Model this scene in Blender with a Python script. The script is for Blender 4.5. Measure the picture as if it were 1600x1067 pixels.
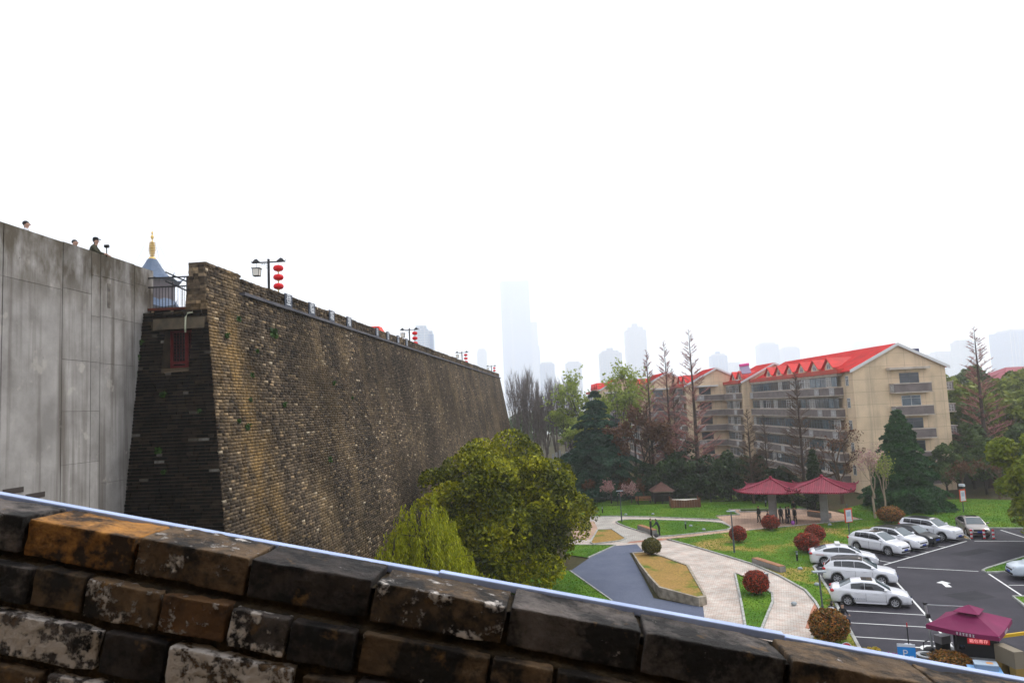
import bpy, bmesh, math, random
import numpy as np
from mathutils import Vector, Matrix, noise as mnoise

for o in list(bpy.data.objects): bpy.data.objects.remove(o)
sc = bpy.context.scene
COL = sc.collection
PI = math.pi
rad = math.radians

# ------------------------------------------------------------------ camera
cam_data = bpy.data.cameras.new('camera')
cam_data.sensor_width = 36.0
cam_data.lens = 36.0 * 1110 / 1600
cam_data.clip_start = 0.1
cam_data.clip_end = 9000
camera = bpy.data.objects.new('camera', cam_data)
COL.objects.link(camera)
camera.matrix_world = Matrix.Translation((0, 0, 13.0)) @ Matrix.Rotation(PI / 2 + rad(5.3), 4, 'X') @ Matrix.Rotation(rad(-2.65), 4, 'Z')
cam_data.dof.use_dof = True
cam_data.dof.focus_distance = 30
cam_data.dof.aperture_fstop = 9.0
sc.camera = camera

# ------------------------------------------------------------------ sky, sun, exposure
SUN_EL, SUN_AZ = rad(52), rad(62)          # azimuth measured from +Y towards +X
world = bpy.data.worlds.new('World'); sc.world = world; world.use_nodes = True
wn, wl = world.node_tree.nodes, world.node_tree.links
wn.clear()
w_out = wn.new('ShaderNodeOutputWorld')
sky = wn.new('ShaderNodeTexSky'); sky.sky_type = 'NISHITA'; sky.sun_disc = False
sky.sun_elevation = SUN_EL; sky.sun_rotation = SUN_AZ; sky.dust_density = 4.0
bg_clear = wn.new('ShaderNodeBackground'); bg_clear.inputs['Strength'].default_value = 0.1
wl.new(sky.outputs['Color'], bg_clear.inputs['Color'])
bg_cloud = wn.new('ShaderNodeBackground')
bg_cloud.inputs['Color'].default_value = (0.865, 0.912, 1.0, 1); bg_cloud.inputs['Strength'].default_value = 1.06
w_mix = wn.new('ShaderNodeMixShader'); w_mix.inputs[0].default_value = 0.92
wl.new(bg_clear.outputs[0], w_mix.inputs[1]); wl.new(bg_cloud.outputs[0], w_mix.inputs[2])
wl.new(w_mix.outputs[0], w_out.inputs['Surface'])

sun_data = bpy.data.lights.new('sun', 'SUN'); sun_data.energy = 1.5; sun_data.angle = rad(14); sun_data.color = (1, 0.96, 0.9)
sun = bpy.data.objects.new('sun', sun_data); COL.objects.link(sun)
sun_dir = Vector((math.cos(SUN_EL) * math.sin(SUN_AZ), math.cos(SUN_EL) * math.cos(SUN_AZ), math.sin(SUN_EL)))
sun.rotation_euler = sun_dir.to_track_quat('Z', 'Y').to_euler()
sun.location = sun_dir * 60 + Vector((0, 40, 20))

sc.view_settings.view_transform = 'Standard'; sc.view_settings.look = 'None'
sc.view_settings.gamma = 1; sc.view_settings.use_curve_mapping = False
sc.view_settings.exposure = 0.6
cy = sc.cycles
cy.max_bounces = 8; cy.diffuse_bounces = 3; cy.glossy_bounces = 2; cy.transmission_bounces = 3
cy.transparent_max_bounces = 6; cy.volume_bounces = 4
cy.use_denoising = True; cy.caustics_reflective = False; cy.caustics_refractive = False
try: cy.sample_clamp_indirect = 6
except Exception: pass

# ------------------------------------------------------------------ mesh kit
class MB:
    """collects polygons; build() links them as one mesh object"""
    def __init__(s): s.v = []; s.f = []; s.m = []; s.cur = 0
    def add(s, vs, fs):
        b = len(s.v); s.v += [tuple(p) for p in vs]
        for f in fs: s.f.append([b + i for i in f]); s.m.append(s.cur)
        return s
    def box(s, c, d, rz=0, M=None):
        x, y, z = d[0] / 2, d[1] / 2, d[2] / 2
        vs = [Vector((sx * x, sy * y, sz * z)) for sz in (-1, 1) for sy in (-1, 1) for sx in (-1, 1)]
        if rz: R = Matrix.Rotation(rz, 3, 'Z'); vs = [R @ v for v in vs]
        vs = [v + Vector(c) for v in vs]
        if M is not None: vs = [M @ v for v in vs]
        return s.add(vs, [(0, 2, 3, 1), (4, 5, 7, 6), (0, 1, 5, 4), (2, 6, 7, 3), (0, 4, 6, 2), (1, 3, 7, 5)])
    def b2(s, a, b, M=None):
        return s.box([(a[i] + b[i]) / 2 for i in range(3)], [abs(b[i] - a[i]) for i in range(3)], 0, M)
    def prism(s, poly, z0, z1, bottom=True):
        n = len(poly)
        ar = sum(poly[i][0] * poly[(i + 1) % n][1] - poly[(i + 1) % n][0] * poly[i][1] for i in range(n))
        if ar < 0: poly = poly[::-1]
        zz = z1 if hasattr(z1, '__len__') else [z1] * n
        vs = [(p[0], p[1], z0) for p in poly] + [(p[0], p[1], zz[i]) for i, p in enumerate(poly)]
        fs = [[i, (i + 1) % n, n + (i + 1) % n, n + i] for i in range(n)] + [list(range(n, 2 * n))]
        if bottom: fs.append(list(range(n))[::-1])
        return s.add(vs, fs)
    def sheet(s, poly, z):
        n = len(poly)
        ar = sum(poly[i][0] * poly[(i + 1) % n][1] - poly[(i + 1) % n][0] * poly[i][1] for i in range(n))
        if ar < 0: poly = poly[::-1]
        return s.add([(p[0], p[1], z) for p in poly], [list(range(n))])
    def tube(s, path, rr, n=6, cap=True):
        path = [Vector(p) for p in path]
        if not hasattr(rr, '__len__'): rr = [rr] * len(path)
        up = Vector((0, 0, 1)); vs = []
        for i, p in enumerate(path):
            t = (path[min(i + 1, len(path) - 1)] - path[max(i - 1, 0)])
            t = t.normalized() if t.length > 1e-9 else Vector((0, 0, 1))
            a = t.cross(up if abs(t.z) < 0.95 else Vector((1, 0, 0))).normalized(); b = t.cross(a)
            for k in range(n):
                g = 2 * PI * k / n; vs.append(p + (a * math.cos(g) + b * math.sin(g)) * rr[i])
        fs = [[i * n + k, (i + 1) * n + k, (i + 1) * n + (k + 1) % n, i * n + (k + 1) % n] for i in range(len(path) - 1) for k in range(n)]
        if cap: fs += [list(range(n)), [(len(path) - 1) * n + k for k in range(n)][::-1]]
        return s.add(vs, fs)
    def lathe(s, prof, n=16, c=(0, 0, 0), M=None):
        vs = []
        for r, z in prof:
            for k in range(n):
                g = 2 * PI * k / n; vs.append(Vector((r * math.cos(g), r * math.sin(g), z)) + Vector(c))
        if M is not None: vs = [M @ v for v in vs]
        m = len(prof)
        fs = [[i * n + k, i * n + (k + 1) % n, (i + 1) * n + (k + 1) % n, (i + 1) * n + k] for i in range(m - 1) for k in range(n)]
        fs += [list(range(n))[::-1], [(m - 1) * n + k for k in range(n)]]
        return s.add(vs, fs)
    def ell(s, c, r, n=10, m=6, M=None):
        prof = [(math.sin(PI * i / m) + 1e-4, -math.cos(PI * i / m)) for i in range(m + 1)]
        vs = []
        for a, z in prof:
            for k in range(n):
                g = 2 * PI * k / n; vs.append(Vector((c[0] + r[0] * a * math.cos(g), c[1] + r[1] * a * math.sin(g), c[2] + r[2] * z)))
        if M is not None: vs = [M @ v for v in vs]
        return s.add(vs, [[i * n + k, i * n + (k + 1) % n, (i + 1) * n + (k + 1) % n, (i + 1) * n + k] for i in range(m) for k in range(n)])
    def mesh(s, name, mats, smooth=False):
        me = bpy.data.meshes.new(name); me.from_pydata(s.v, [], s.f)
        for m in (mats if isinstance(mats, (list, tuple)) else [mats]): me.materials.append(m)
        if isinstance(mats, (list, tuple)) and len(mats) > 1: me.polygons.foreach_set('material_index', s.m)
        if smooth: me.polygons.foreach_set('use_smooth', [True] * len(me.polygons))
        me.update(); return me
    def build(s, name, mats, parent=None, smooth=False, loc=None, rz=0):
        o = bpy.data.objects.new(name, s.mesh(name, mats, smooth)); COL.objects.link(o)
        if parent is not None: o.parent = parent
        if loc is not None: o.location = loc
        if rz: o.rotation_euler.z = rz
        return o

def np_mesh(name, V, F, mats, mi=None, smooth=False):
    """V (n,3), F (m,k) arrays of equal-sided polygons"""
    V = np.asarray(V, np.float32); F = np.asarray(F, np.int32); k = F.shape[1]
    me = bpy.data.meshes.new(name)
    me.vertices.add(len(V)); me.vertices.foreach_set('co', V.ravel())
    me.loops.add(F.size); me.loops.foreach_set('vertex_index', F.ravel())
    me.polygons.add(len(F)); me.polygons.foreach_set('loop_start', np.arange(0, F.size, k, dtype=np.int32))
    for m in (mats if isinstance(mats, (list, tuple)) else [mats]): me.materials.append(m)
    if mi is not None: me.polygons.foreach_set('material_index', np.asarray(mi, np.int32))
    if smooth: me.polygons.foreach_set('use_smooth', np.ones(len(F), bool))
    me.update(calc_edges=True); me.validate(); return me

def link(name, me, parent=None, loc=None, rz=0, scale=None):
    o = bpy.data.objects.new(name, me); COL.objects.link(o)
    if parent is not None: o.parent = parent
    if loc is not None: o.location = loc
    if rz: o.rotation_euler.z = rz
    if scale is not None: o.scale = scale if hasattr(scale, '__len__') else (scale,) * 3
    return o

def tag(o, label=None, cat=None, group=None, kind=None):
    if label: o['label'] = label
    if cat: o['category'] = cat
    if group: o['group'] = group
    if kind: o['kind'] = kind
    return o

def thing(name, label, cat, loc=(0, 0, 0), rz=0, group=None):
    o = bpy.data.objects.new(name, None); COL.objects.link(o)
    o.location = loc; o.rotation_euler.z = rz; o.empty_display_size = 0.3
    return tag(o, label, cat, group)

def dup(root, loc, rz=0, label=None, group=None, scale=None):
    """a copy of a thing with copies of its parts and sub-parts"""
    def cp(o, par):
        c = o.copy(); COL.objects.link(c); c.parent = par
        for ch in list(o.children): cp(ch, c)
        return c
    r = cp(root, None); r.location = loc; r.rotation_euler.z = rz
    if scale is not None: r.scale = scale if hasattr(scale, '__len__') else (scale,) * 3
    if label: r['label'] = label
    if group: r['group'] = group
    return r

# ------------------------------------------------------------------ materials
def mat(name, col, rough=0.8, col2=None, scale=2.0, detail=4.0, bump=0.0, bscale=None, metal=0.0, spec=0.3, stretch=(1, 1, 1), lo=0.35, hi=0.65, coords='Object', island=0.0, emit=None, coat=0.0):
    m = bpy.data.materials.new(name); m.use_nodes = True
    nt = m.node_tree; N, L = nt.nodes, nt.links
    p = N['Principled BSDF']
    p.inputs['Base Color'].default_value = (*col, 1); p.inputs['Roughness'].default_value = rough
    p.inputs['Metallic'].default_value = metal; p.inputs['Specular IOR Level'].default_value = spec
    p.inputs['Coat Weight'].default_value = coat
    if emit: p.inputs['Emission Color'].default_value = (*emit[0], 1); p.inputs['Emission Strength'].default_value = emit[1]
    src = None
    if col2 is not None or bump:
        tc = N.new('ShaderNodeTexCoord'); mp = N.new('ShaderNodeMapping'); mp.inputs['Scale'].default_value = stretch
        L.new(tc.outputs[coords], mp.inputs['Vector'])
    if col2 is not None:
        nz = N.new('ShaderNodeTexNoise'); nz.inputs['Scale'].default_value = scale; nz.inputs['Detail'].default_value = detail
        L.new(mp.outputs[0], nz.inputs['Vector'])
        mr = N.new('ShaderNodeMapRange'); mr.inputs['From Min'].default_value = lo; mr.inputs['From Max'].default_value = hi
        L.new(nz.outputs['Fac'], mr.inputs['Value'])
        mx = N.new('ShaderNodeMix'); mx.data_type = 'RGBA'
        mx.inputs['A'].default_value = (*col, 1); mx.inputs['B'].default_value = (*col2, 1)
        L.new(mr.outputs[0], mx.inputs['Factor']); src = mx.outputs['Result']
        L.new(src, p.inputs['Base Color'])
    if island:
        g = N.new('ShaderNodeNewGeometry'); hs = N.new('ShaderNodeHueSaturation')
        mr2 = N.new('ShaderNodeMapRange'); mr2.inputs['To Min'].default_value = 1 - island; mr2.inputs['To Max'].default_value = 1 + island
        L.new(g.outputs['Random Per Island'], mr2.inputs['Value']); L.new(mr2.outputs[0], hs.inputs['Value'])
        if src is not None: L.new(src, hs.inputs['Color'])
        else: hs.inputs['Color'].default_value = (*col, 1)
        L.new(hs.outputs[0], p.inputs['Base Color'])
    if bump:
        nb = N.new('ShaderNodeTexNoise'); nb.inputs['Scale'].default_value = bscale or scale * 4; nb.inputs['Detail'].default_value = 6
        L.new(mp.outputs[0], nb.inputs['Vector'])
        bp = N.new('ShaderNodeBump'); bp.inputs['Strength'].default_value = bump; bp.inputs['Distance'].default_value = 0.02
        L.new(nb.outputs['Fac'], bp.inputs['Height']); L.new(bp.outputs[0], p.inputs['Normal'])
    return m

def ramp(N, stops):
    r = N.new('ShaderNodeValToRGB'); e = r.color_ramp.elements
    while len(e) < len(stops): e.new(0.5)
    for i, (p, c) in enumerate(stops): e[i].position = p; e[i].color = (*c, 1)
    return r

def leaf_mat(name, cols, trans=0.25, rough=0.6, patch=0.0):
    """per-leaf colour picked along a ramp, with translucency"""
    m = bpy.data.materials.new(name); m.use_nodes = True
    nt = m.node_tree; N, L = nt.nodes, nt.links
    p = N['Principled BSDF']; p.inputs['Roughness'].default_value = rough; p.inputs['Specular IOR Level'].default_value = 0.25
    g = N.new('ShaderNodeNewGeometry')
    r = ramp(N, [(i / max(1, len(cols) - 1), c) for i, c in enumerate(cols)])
    if patch:
        tc = N.new('ShaderNodeTexCoord'); nz = N.new('ShaderNodeTexNoise'); nz.inputs['Scale'].default_value = patch; nz.inputs['Detail'].default_value = 2
        L.new(tc.outputs['Object'], nz.inputs['Vector'])
        ma = N.new('ShaderNodeMath'); ma.operation = 'MULTIPLY_ADD'; ma.inputs[1].default_value = 0.45
        mb = N.new('ShaderNodeMapRange'); mb.inputs['From Min'].default_value = 0.3; mb.inputs['From Max'].default_value = 0.7; mb.inputs['To Max'].default_value = 0.55
        L.new(nz.outputs['Fac'], mb.inputs['Value']); L.new(g.outputs['Random Per Island'], ma.inputs[0]); L.new(mb.outputs[0], ma.inputs[2])
        L.new(ma.outputs[0], r.inputs['Fac'])
    else: L.new(g.outputs['Random Per Island'], r.inputs['Fac'])
    L.new(r.outputs['Color'], p.inputs['Base Color'])
    if trans:
        t = N.new('ShaderNodeBsdfTranslucent'); mx = N.new('ShaderNodeMixShader'); mx.inputs[0].default_value = trans
        L.new(r.outputs['Color'], t.inputs['Color']); L.new(p.outputs[0], mx.inputs[1]); L.new(t.outputs[0], mx.inputs[2])
        L.new(mx.outputs[0], N['Material Output'].inputs['Surface'])
    return m

def text_mesh(name, body, size, m, depth=0.004):
    cu = bpy.data.curves.new(name, 'FONT'); cu.body = body; cu.size = size; cu.extrude = depth
    cu.align_x = 'CENTER'; cu.align_y = 'CENTER'; cu.resolution_u = 3
    o = bpy.data.objects.new(name, cu); COL.objects.link(o)
    bpy.context.view_layer.update()
    me = bpy.data.meshes.new_from_object(o.evaluated_get(bpy.context.evaluated_depsgraph_get()))
    bpy.data.objects.remove(o); bpy.data.curves.remove(cu)
    me.name = name; me.materials.clear(); me.materials.append(m)
    return me
# ------------------------------------------------------------------ ground, paths, lawns, car park
def ground_mat(name, cols, scales, rough=0.95, bump=0.3):
    m = bpy.data.materials.new(name); m.use_nodes = True
    N, L = m.node_tree.nodes, m.node_tree.links; p = N['Principled BSDF']; p.inputs['Roughness'].default_value = rough; p.inputs['Specular IOR Level'].default_value = 0.15
    tc = N.new('ShaderNodeTexCoord')
    n1 = N.new('ShaderNodeTexNoise'); n1.inputs['Scale'].default_value = scales[0]; n1.inputs['Detail'].default_value = 5; n1.inputs['Roughness'].default_value = 0.65
    n2 = N.new('ShaderNodeTexNoise'); n2.inputs['Scale'].default_value = scales[1]; n2.inputs['Detail'].default_value = 5
    L.new(tc.outputs['Object'], n1.inputs['Vector']); L.new(tc.outputs['Object'], n2.inputs['Vector'])
    r = ramp(N, cols); L.new(n1.outputs['Fac'], r.inputs['Fac'])
    mr = N.new('ShaderNodeMapRange'); mr.inputs['From Min'].default_value = 0.3; mr.inputs['From Max'].default_value = 0.7
    mr.inputs['To Min'].default_value = 0.6; mr.inputs['To Max'].default_value = 1.35
    L.new(n2.outputs['Fac'], mr.inputs['Value'])
    hs = N.new('ShaderNodeHueSaturation'); L.new(mr.outputs[0], hs.inputs['Value']); L.new(r.outputs[0], hs.inputs['Color'])
    L.new(hs.outputs[0], p.inputs['Base Color'])
    bp = N.new('ShaderNodeBump'); bp.inputs['Strength'].default_value = bump; bp.inputs['Distance'].default_value = 0.05
    L.new(n2.outputs['Fac'], bp.inputs['Height']); L.new(bp.outputs[0], p.inputs['Normal'])
    return m

M_EARTH = ground_mat('earth', [(0.3, (0.035, 0.04, 0.012)), (0.6, (0.06, 0.045, 0.02))], (0.15, 4))
M_LAWN = ground_mat('lawn_green', [(0.36, (0.05, 0.125, 0.006)), (0.5, (0.085, 0.17, 0.01)), (0.56, (0.22, 0.19, 0.03)), (0.66, (0.33, 0.22, 0.07))], (0.2, 9))
M_LAWN_FRESH = ground_mat('lawn_fresh', [(0.4, (0.045, 0.125, 0.006)), (0.6, (0.1, 0.19, 0.012)), (0.75, (0.2, 0.2, 0.03))], (0.2, 9))
M_LAWN_DRY = ground_mat('lawn_dry', [(0.36, (0.09, 0.14, 0.012)), (0.46, (0.27, 0.17, 0.045)), (0.7, (0.32, 0.19, 0.06))], (0.45, 9))
M_ASPHALT = ground_mat('asphalt', [(0.3, (0.026, 0.024, 0.031)), (0.5, (0.036, 0.033, 0.042)), (0.68, (0.052, 0.047, 0.057))], (0.3, 30), 0.75, 0.15)
M_ROAD = ground_mat('blue_grey_asphalt', [(0.35, (0.085, 0.1, 0.15)), (0.65, (0.115, 0.13, 0.18))], (0.3, 30), 0.8, 0.15)
M_KERB = mat('kerb_stone', (0.42, 0.42, 0.39), 0.85, (0.25, 0.25, 0.23), 3, bump=0.3)
M_PAINT = mat('white_road_paint', (0.7, 0.7, 0.68), 0.7, (0.42, 0.42, 0.42), 3, lo=0.55, hi=0.8)

def paver_mat(name, ca, cb, mortar, size, rot=0.0, row=0.5):
    m = bpy.data.materials.new(name); m.use_nodes = True
    N, L = m.node_tree.nodes, m.node_tree.links; p = N['Principled BSDF']; p.inputs['Roughness'].default_value = 0.85; p.inputs['Specular IOR Level'].default_value = 0.2
    tc = N.new('ShaderNodeTexCoord'); mp = N.new('ShaderNodeMapping'); mp.inputs['Rotation'].default_value = (0, 0, rot)
    L.new(tc.outputs['Object'], mp.inputs['Vector'])
    b = N.new('ShaderNodeTexBrick'); b.inputs['Scale'].default_value = 1.0; b.inputs['Brick Width'].default_value = size; b.inputs['Row Height'].default_value = size * row
    b.inputs['Mortar Size'].default_value = size * 0.05; b.inputs['Color1'].default_value = (*ca, 1); b.inputs['Color2'].default_value = (*cb, 1); b.inputs['Mortar'].default_value = (*mortar, 1)
    L.new(mp.outputs[0], b.inputs['Vector'])
    nz = N.new('ShaderNodeTexNoise'); nz.inputs['Scale'].default_value = 0.7; nz.inputs['Detail'].default_value = 6; L.new(tc.outputs['Object'], nz.inputs['Vector'])
    mr = N.new('ShaderNodeMapRange'); mr.inputs['From Min'].default_value = 0.3; mr.inputs['From Max'].default_value = 0.7; mr.inputs['To Min'].default_value = 0.75; mr.inputs['To Max'].default_value = 1.15
    L.new(nz.outputs['Fac'], mr.inputs['Value'])
    hs = N.new('ShaderNodeHueSaturation'); L.new(mr.outputs[0], hs.inputs['Value']); L.new(b.outputs['Color'], hs.inputs['Color']); L.new(hs.outputs[0], p.inputs['Base Color'])
    bp = N.new('ShaderNodeBump'); bp.inputs['Strength'].default_value = 0.4; bp.inputs['Distance'].default_value = 0.01; bp.invert = True
    L.new(b.outputs['Fac'], bp.inputs['Height']); L.new(bp.outputs[0], p.inputs['Normal'])
    return m
M_PAVER = paver_mat('path_pavers', (0.57, 0.53, 0.48), (0.50, 0.38, 0.32), (0.32, 0.27, 0.22), 0.3, 0.35)
M_PAVER_GREY = paver_mat('grey_pavers', (0.46, 0.43, 0.39), (0.41, 0.37, 0.33), (0.26, 0.24, 0.2), 0.4, 0.2)
M_PLAZA = paver_mat('pink_plaza_tiles', (0.50, 0.33, 0.235), (0.43, 0.28, 0.2), (0.3, 0.21, 0.15), 0.6, 0.3)
M_BAND = paver_mat('orange_band_pavers', (0.48, 0.2, 0.115), (0.4, 0.17, 0.1), (0.24, 0.13, 0.1), 0.3, 0.2)

def structure(o): o['kind'] = 'structure'; return o
g = MB(); g.add([(-3190, -75, -0.02), (3590, -75, -0.02), (3590, 4290, -0.02), (-3190, 4290, -0.02)], [(0, 1, 2, 3)])
structure(g.build('ground', M_EARTH))
M_CITY = mat('far_city_ground', (0.34, 0.34, 0.34), 0.9, (0.2, 0.22, 0.2), 0.01)
g = MB(); g.add([(-3150, 330, 0.02), (3550, 330, 0.02), (3550, 4250, 0.02), (-3150, 4250, 0.02)], [(0, 1, 2, 3)]); structure(g.build('ground', M_CITY))
def sheet(name, poly, z, m): return structure(MB().sheet(poly, z).build(name, m))
def smooth_poly(p, k=2):
    for _ in range(k):
        q = []
        for i in range(len(p)):
            a, b = p[i], p[(i + 1) % len(p)]
            q += [(a[0] * .75 + b[0] * .25, a[1] * .75 + b[1] * .25), (a[0] * .25 + b[0] * .75, a[1] * .25 + b[1] * .75)]
        p = q
    return p
def kerb(path, closed=False, w=0.16, h=0.11, m=None):
    """a raised kerb that follows a polyline"""
    P = [Vector((x, y, 0)) for x, y in path]; n = len(P); vs = []; fs = []
    for i, p in enumerate(P):
        a = P[i - 1] if (i or closed) else P[i]; b = P[(i + 1) % n] if (i < n - 1 or closed) else P[i]
        t = (b - a).normalized(); s = Vector((-t.y, t.x, 0)) * (w / 2)
        vs += [p + s, p - s, p - s * .85 + Vector((0, 0, h)), p + s * .85 + Vector((0, 0, h))]
    for i in range(n if closed else n - 1):
        j = (i + 1) % n
        for k in range(4): fs.append((4 * i + k, 4 * i + (k + 1) % 4, 4 * j + (k + 1) % 4, 4 * j + k))
    if not closed: fs += [(0, 3, 2, 1), (4 * n - 4, 4 * n - 3, 4 * n - 2, 4 * n - 1)]
    return structure(MB().add(vs, fs).build('kerb', m or M_KERB))

# base lawn of the park, then the paths and the car park laid over it
UPPER_LAWN = [(8.1, 83.5), (10.7, 83.3), (14.3, 81.7), (21.4, 77.6), (21.6, 79.9), (24.4, 80.2), (24.3, 84.3), (28.3, 83.4), (34.1, 81.5), (34.5, 92), (28, 96), (6.5, 97), (6.5, 84)]
OVAL_LAWN = smooth_poly([(10.3, 79.2), (11.1, 80.2), (12.6, 80.3), (17.3, 78.1), (20.8, 76.2), (21.2, 73.2), (20.7, 71.8), (18.9, 71.0), (13.3, 69.4), (12.9, 70.7), (11.9, 73.3), (11.1, 75.5)], 1)
RIGHT_KERB = [(13.8, 68.0), (15.1, 64.7), (17.0, 59.3), (17.9, 56.6), (18.5, 52.7), (18.7, 48.6), (18.2, 45.8), (17.7, 43.9), (17.0, 42.2), (16.0, 40.8), (15.1, 38.9), (14.0, 36.5)]
PARK_KERB = [(16.0, 34.5), (16.8, 37.1), (18.6, 43.2), (20.0, 47.8), (21.9, 54.9), (27.7, 61.6), (36.9, 70.3), (39.9, 67.9)]
RIGHT_LAWN = RIGHT_KERB + PARK_KERB[:7] + [(34.8, 73.8), (31.2, 72.8), (22.2, 70.6), (20.4, 70.3)]
BACK_LAWN = [(34.8, 74.2), (37.0, 70.6), (40.2, 67.9), (44.0, 66.2), (52, 64), (60, 78), (52, 84), (40, 84), (35, 80)]
LEFT_ISLAND = [(6.5, 68.3), (7.9, 74.8), (9.4, 74.7), (10.0, 69.4), (9.3, 68.5), (6.7, 67.5)]
LEFT_WEDGE = [(3.8, 63.5), (4.6, 67.6), (8.6, 66.5), (5.6, 61.7)]
LOWER_LAWN = [(3.7, 57.2), (5.8, 48.1), (6.6, 44), (-6, 44), (-7, 62), (0, 60)]
TRI = [(15.7, 54.0), (16.1, 52.5), (16.35, 48.2), (15.7, 46.3), (13.1, 40.9), (12.3, 41.0), (13.7, 46.2)]
PLAZA = [(21.6, 80.0), (21.4, 73.7), (20.7, 71.4), (22.2, 70.8), (31.2, 73.0), (34.8, 74.0), (34.6, 78.5), (34.1, 81.3), (28.3, 83.2), (24.3, 84.2), (24.3, 80.1)]
ROAD = [(5.6, 61.5), (8.4, 66.3), (10.6, 66.7), (10.6, 63.5), (9.3, 63.0), (9.1, 57.6), (8.8, 51.8), (8.6, 48.5), (11.2, 45.9), (10.6, 43.3), (10.0, 38), (4.6, 40), (5.8, 48.1), (3.7, 57.2)]
PATH = [(4.8, 70.2), (6.6, 70.0), (6.7, 82.4), (8.2, 83.4), (10.7, 83.2), (14.3, 81.6), (21.4, 77.4), (22.0, 73.0), (20.4, 70.4), (13.4, 68.4)] + RIGHT_KERB[1:] + [(12, 34), (9.8, 36), (10.6, 43.3), (11.2, 45.9), (12.8, 56.5), (10.6, 63.4), (10.6, 66.8), (8.4, 66.4), (4.4, 67.8)]
sheet('path', PATH, 0.006, M_PAVER)
sheet('path', [(6.0, 70.0), (6.7, 82.5), (8.3, 83.5), (12.0, 83.0), (10.5, 80.4), (9.9, 79.2), (11.0, 75.2), (12.4, 70.8), (13.2, 69.0), (9.9, 67.6)], 0.010, M_PAVER_GREY)
sheet('path', [(5.2, 82.6), (5.2, 71), (6.6, 70.0), (8.0, 75.0), (8.2, 80.5)], 0.014, M_PLAZA)
sheet('path', [(9.7, 67.3), (10.2, 68.0), (13.4, 69.0), (13.7, 68.1)], 0.016, M_BAND)
sheet('path', [(13.3, 68.4), (20.4, 70.5), (22.2, 70.8), (20.7, 71.6), (13.3, 69.2)], 0.018, M_PLAZA)
sheet('path', [(16.0, 40.9), (17.65, 43.9), (18.15, 45.8), (17.3, 44.3), (15.6, 41)], 0.018, M_BAND)
sheet('road', ROAD, 0.018, M_ROAD)
sheet('plaza', PLAZA, 0.022, M_PLAZA)
CARPARK = PARK_KERB + [(41, 66.6), (44.2, 65.7), (50, 63.5), (75, 58), (75, 20), (14, 20)]
sheet('car_park', CARPARK, 0.006, M_ASPHALT)
sheet('path', [(8.0, 84.0), (6.6, 83.9), (5.6, 88), (6.6, 94), (5.0, 108), (6.2, 108), (7.6, 94), (6.8, 88)], 0.012, M_PAVER_GREY)

LAWNS = [(UPPER_LAWN, M_LAWN_FRESH, 0.06), (OVAL_LAWN, M_LAWN_FRESH, 0.06), (RIGHT_LAWN, M_LAWN, 0.06), (BACK_LAWN, M_LAWN_FRESH, 0.05),
         (LEFT_ISLAND, M_LAWN_DRY, 0.06), (LEFT_WEDGE, M_LAWN_FRESH, 0.06), (LOWER_LAWN, M_LAWN_FRESH, 0.06), (TRI, M_LAWN_FRESH, 0.06)]
for poly, m, z in LAWNS: sheet('lawn', poly, z, m)
kerb(UPPER_LAWN[:4], w=0.14); kerb(OVAL_LAWN, True); kerb(RIGHT_KERB); kerb(PARK_KERB, w=0.2); kerb(LEFT_ISLAND, True); kerb(TRI, True)
kerb(LOWER_LAWN[:2][::-1] + [(3.7, 57.2)], w=0.12); kerb([(4.6, 67.6), (8.6, 66.5), (5.6, 61.7)], w=0.12); kerb([(22.2, 70.7), (31.2, 72.9), (34.8, 73.9)], w=0.12)
kerb([(21.6, 80.0), (24.3, 80.2), (24.3, 84.3), (28.3, 83.3), (34.1, 81.4)], w=0.14)
# islands on the right side of the car park
ISL_A = [(32.3, 50.9), (32.4, 51.5), (33.0, 52.0), (37.7, 54.9), (46, 58), (47, 52), (36.5, 50.9)]
ISL_B = [(30.0, 45.0), (29.4, 43.2), (27.5, 38), (31, 36), (36, 44)]
for P_ in (ISL_A, ISL_B):
    sheet('lawn', P_, 0.07, M_LAWN_FRESH); kerb(P_, True, w=0.18)
kerb([(40.0, 67.9), (41.2, 66.9), (44.2, 65.9), (52, 63.7)], w=0.2)
WEDGE = [(38.1, 61.7), (37.9, 63.3), (39.2, 66.6), (39.7, 66.4), (38.7, 63.2)]
sheet('lawn', WEDGE, 0.06, M_LAWN_DRY); kerb(WEDGE, True, w=0.12)

# road paint: every line lies 4 mm above the asphalt
def paint(a, b, w=0.12, name='road_marking'):
    a, b = Vector((*a, 0)), Vector((*b, 0)); t = (b - a).normalized(); s = Vector((-t.y, t.x, 0)) * w / 2
    return structure(MB().sheet([tuple((p)[:2]) for p in (a + s, a - s, b - s, b + s)], 0.012).build(name, M_PAINT))
paint((21.2, 36.4), (23.2, 42.6)); paint((23.2, 42.6), (26.75, 54.3))
paint((27.0, 54.6), (37.6, 61.5)); paint((38.2, 61.4), (42.6, 60.3)); paint((42.6, 60.3), (43.2, 65.5)); paint((27.6, 53.8), (32.1, 51.5), 0.09)
for a, b in [((18.9, 44.0), (23.1, 42.35)), ((18.2, 41.7), (22.4, 40.1)), ((17.5, 39.3), (21.8, 37.7)), ((16.8, 37.1), (20.4, 35.8)), ((19.7, 46.6), (23.95, 45.0)), ((20.6, 49.4), (24.8, 47.75)), ((21.4, 52.2), (25.7, 50.6)), ((22.3, 54.8), (26.5, 53.3))]: paint(a, b, 0.09)
for k in range(5):
    a = Vector((27.9 + 2.26 * k, 55.25 + 1.47 * k)); paint(a, a + Vector((-0.52, 0.86)) * 5.2, 0.09)
paint((32.3, 50.7), (30.7, 45.2)); paint((31.6, 47.7), (36.5, 46.8), 0.09); paint((30.9, 45.3), (35.7, 44.4), 0.09)
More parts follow.
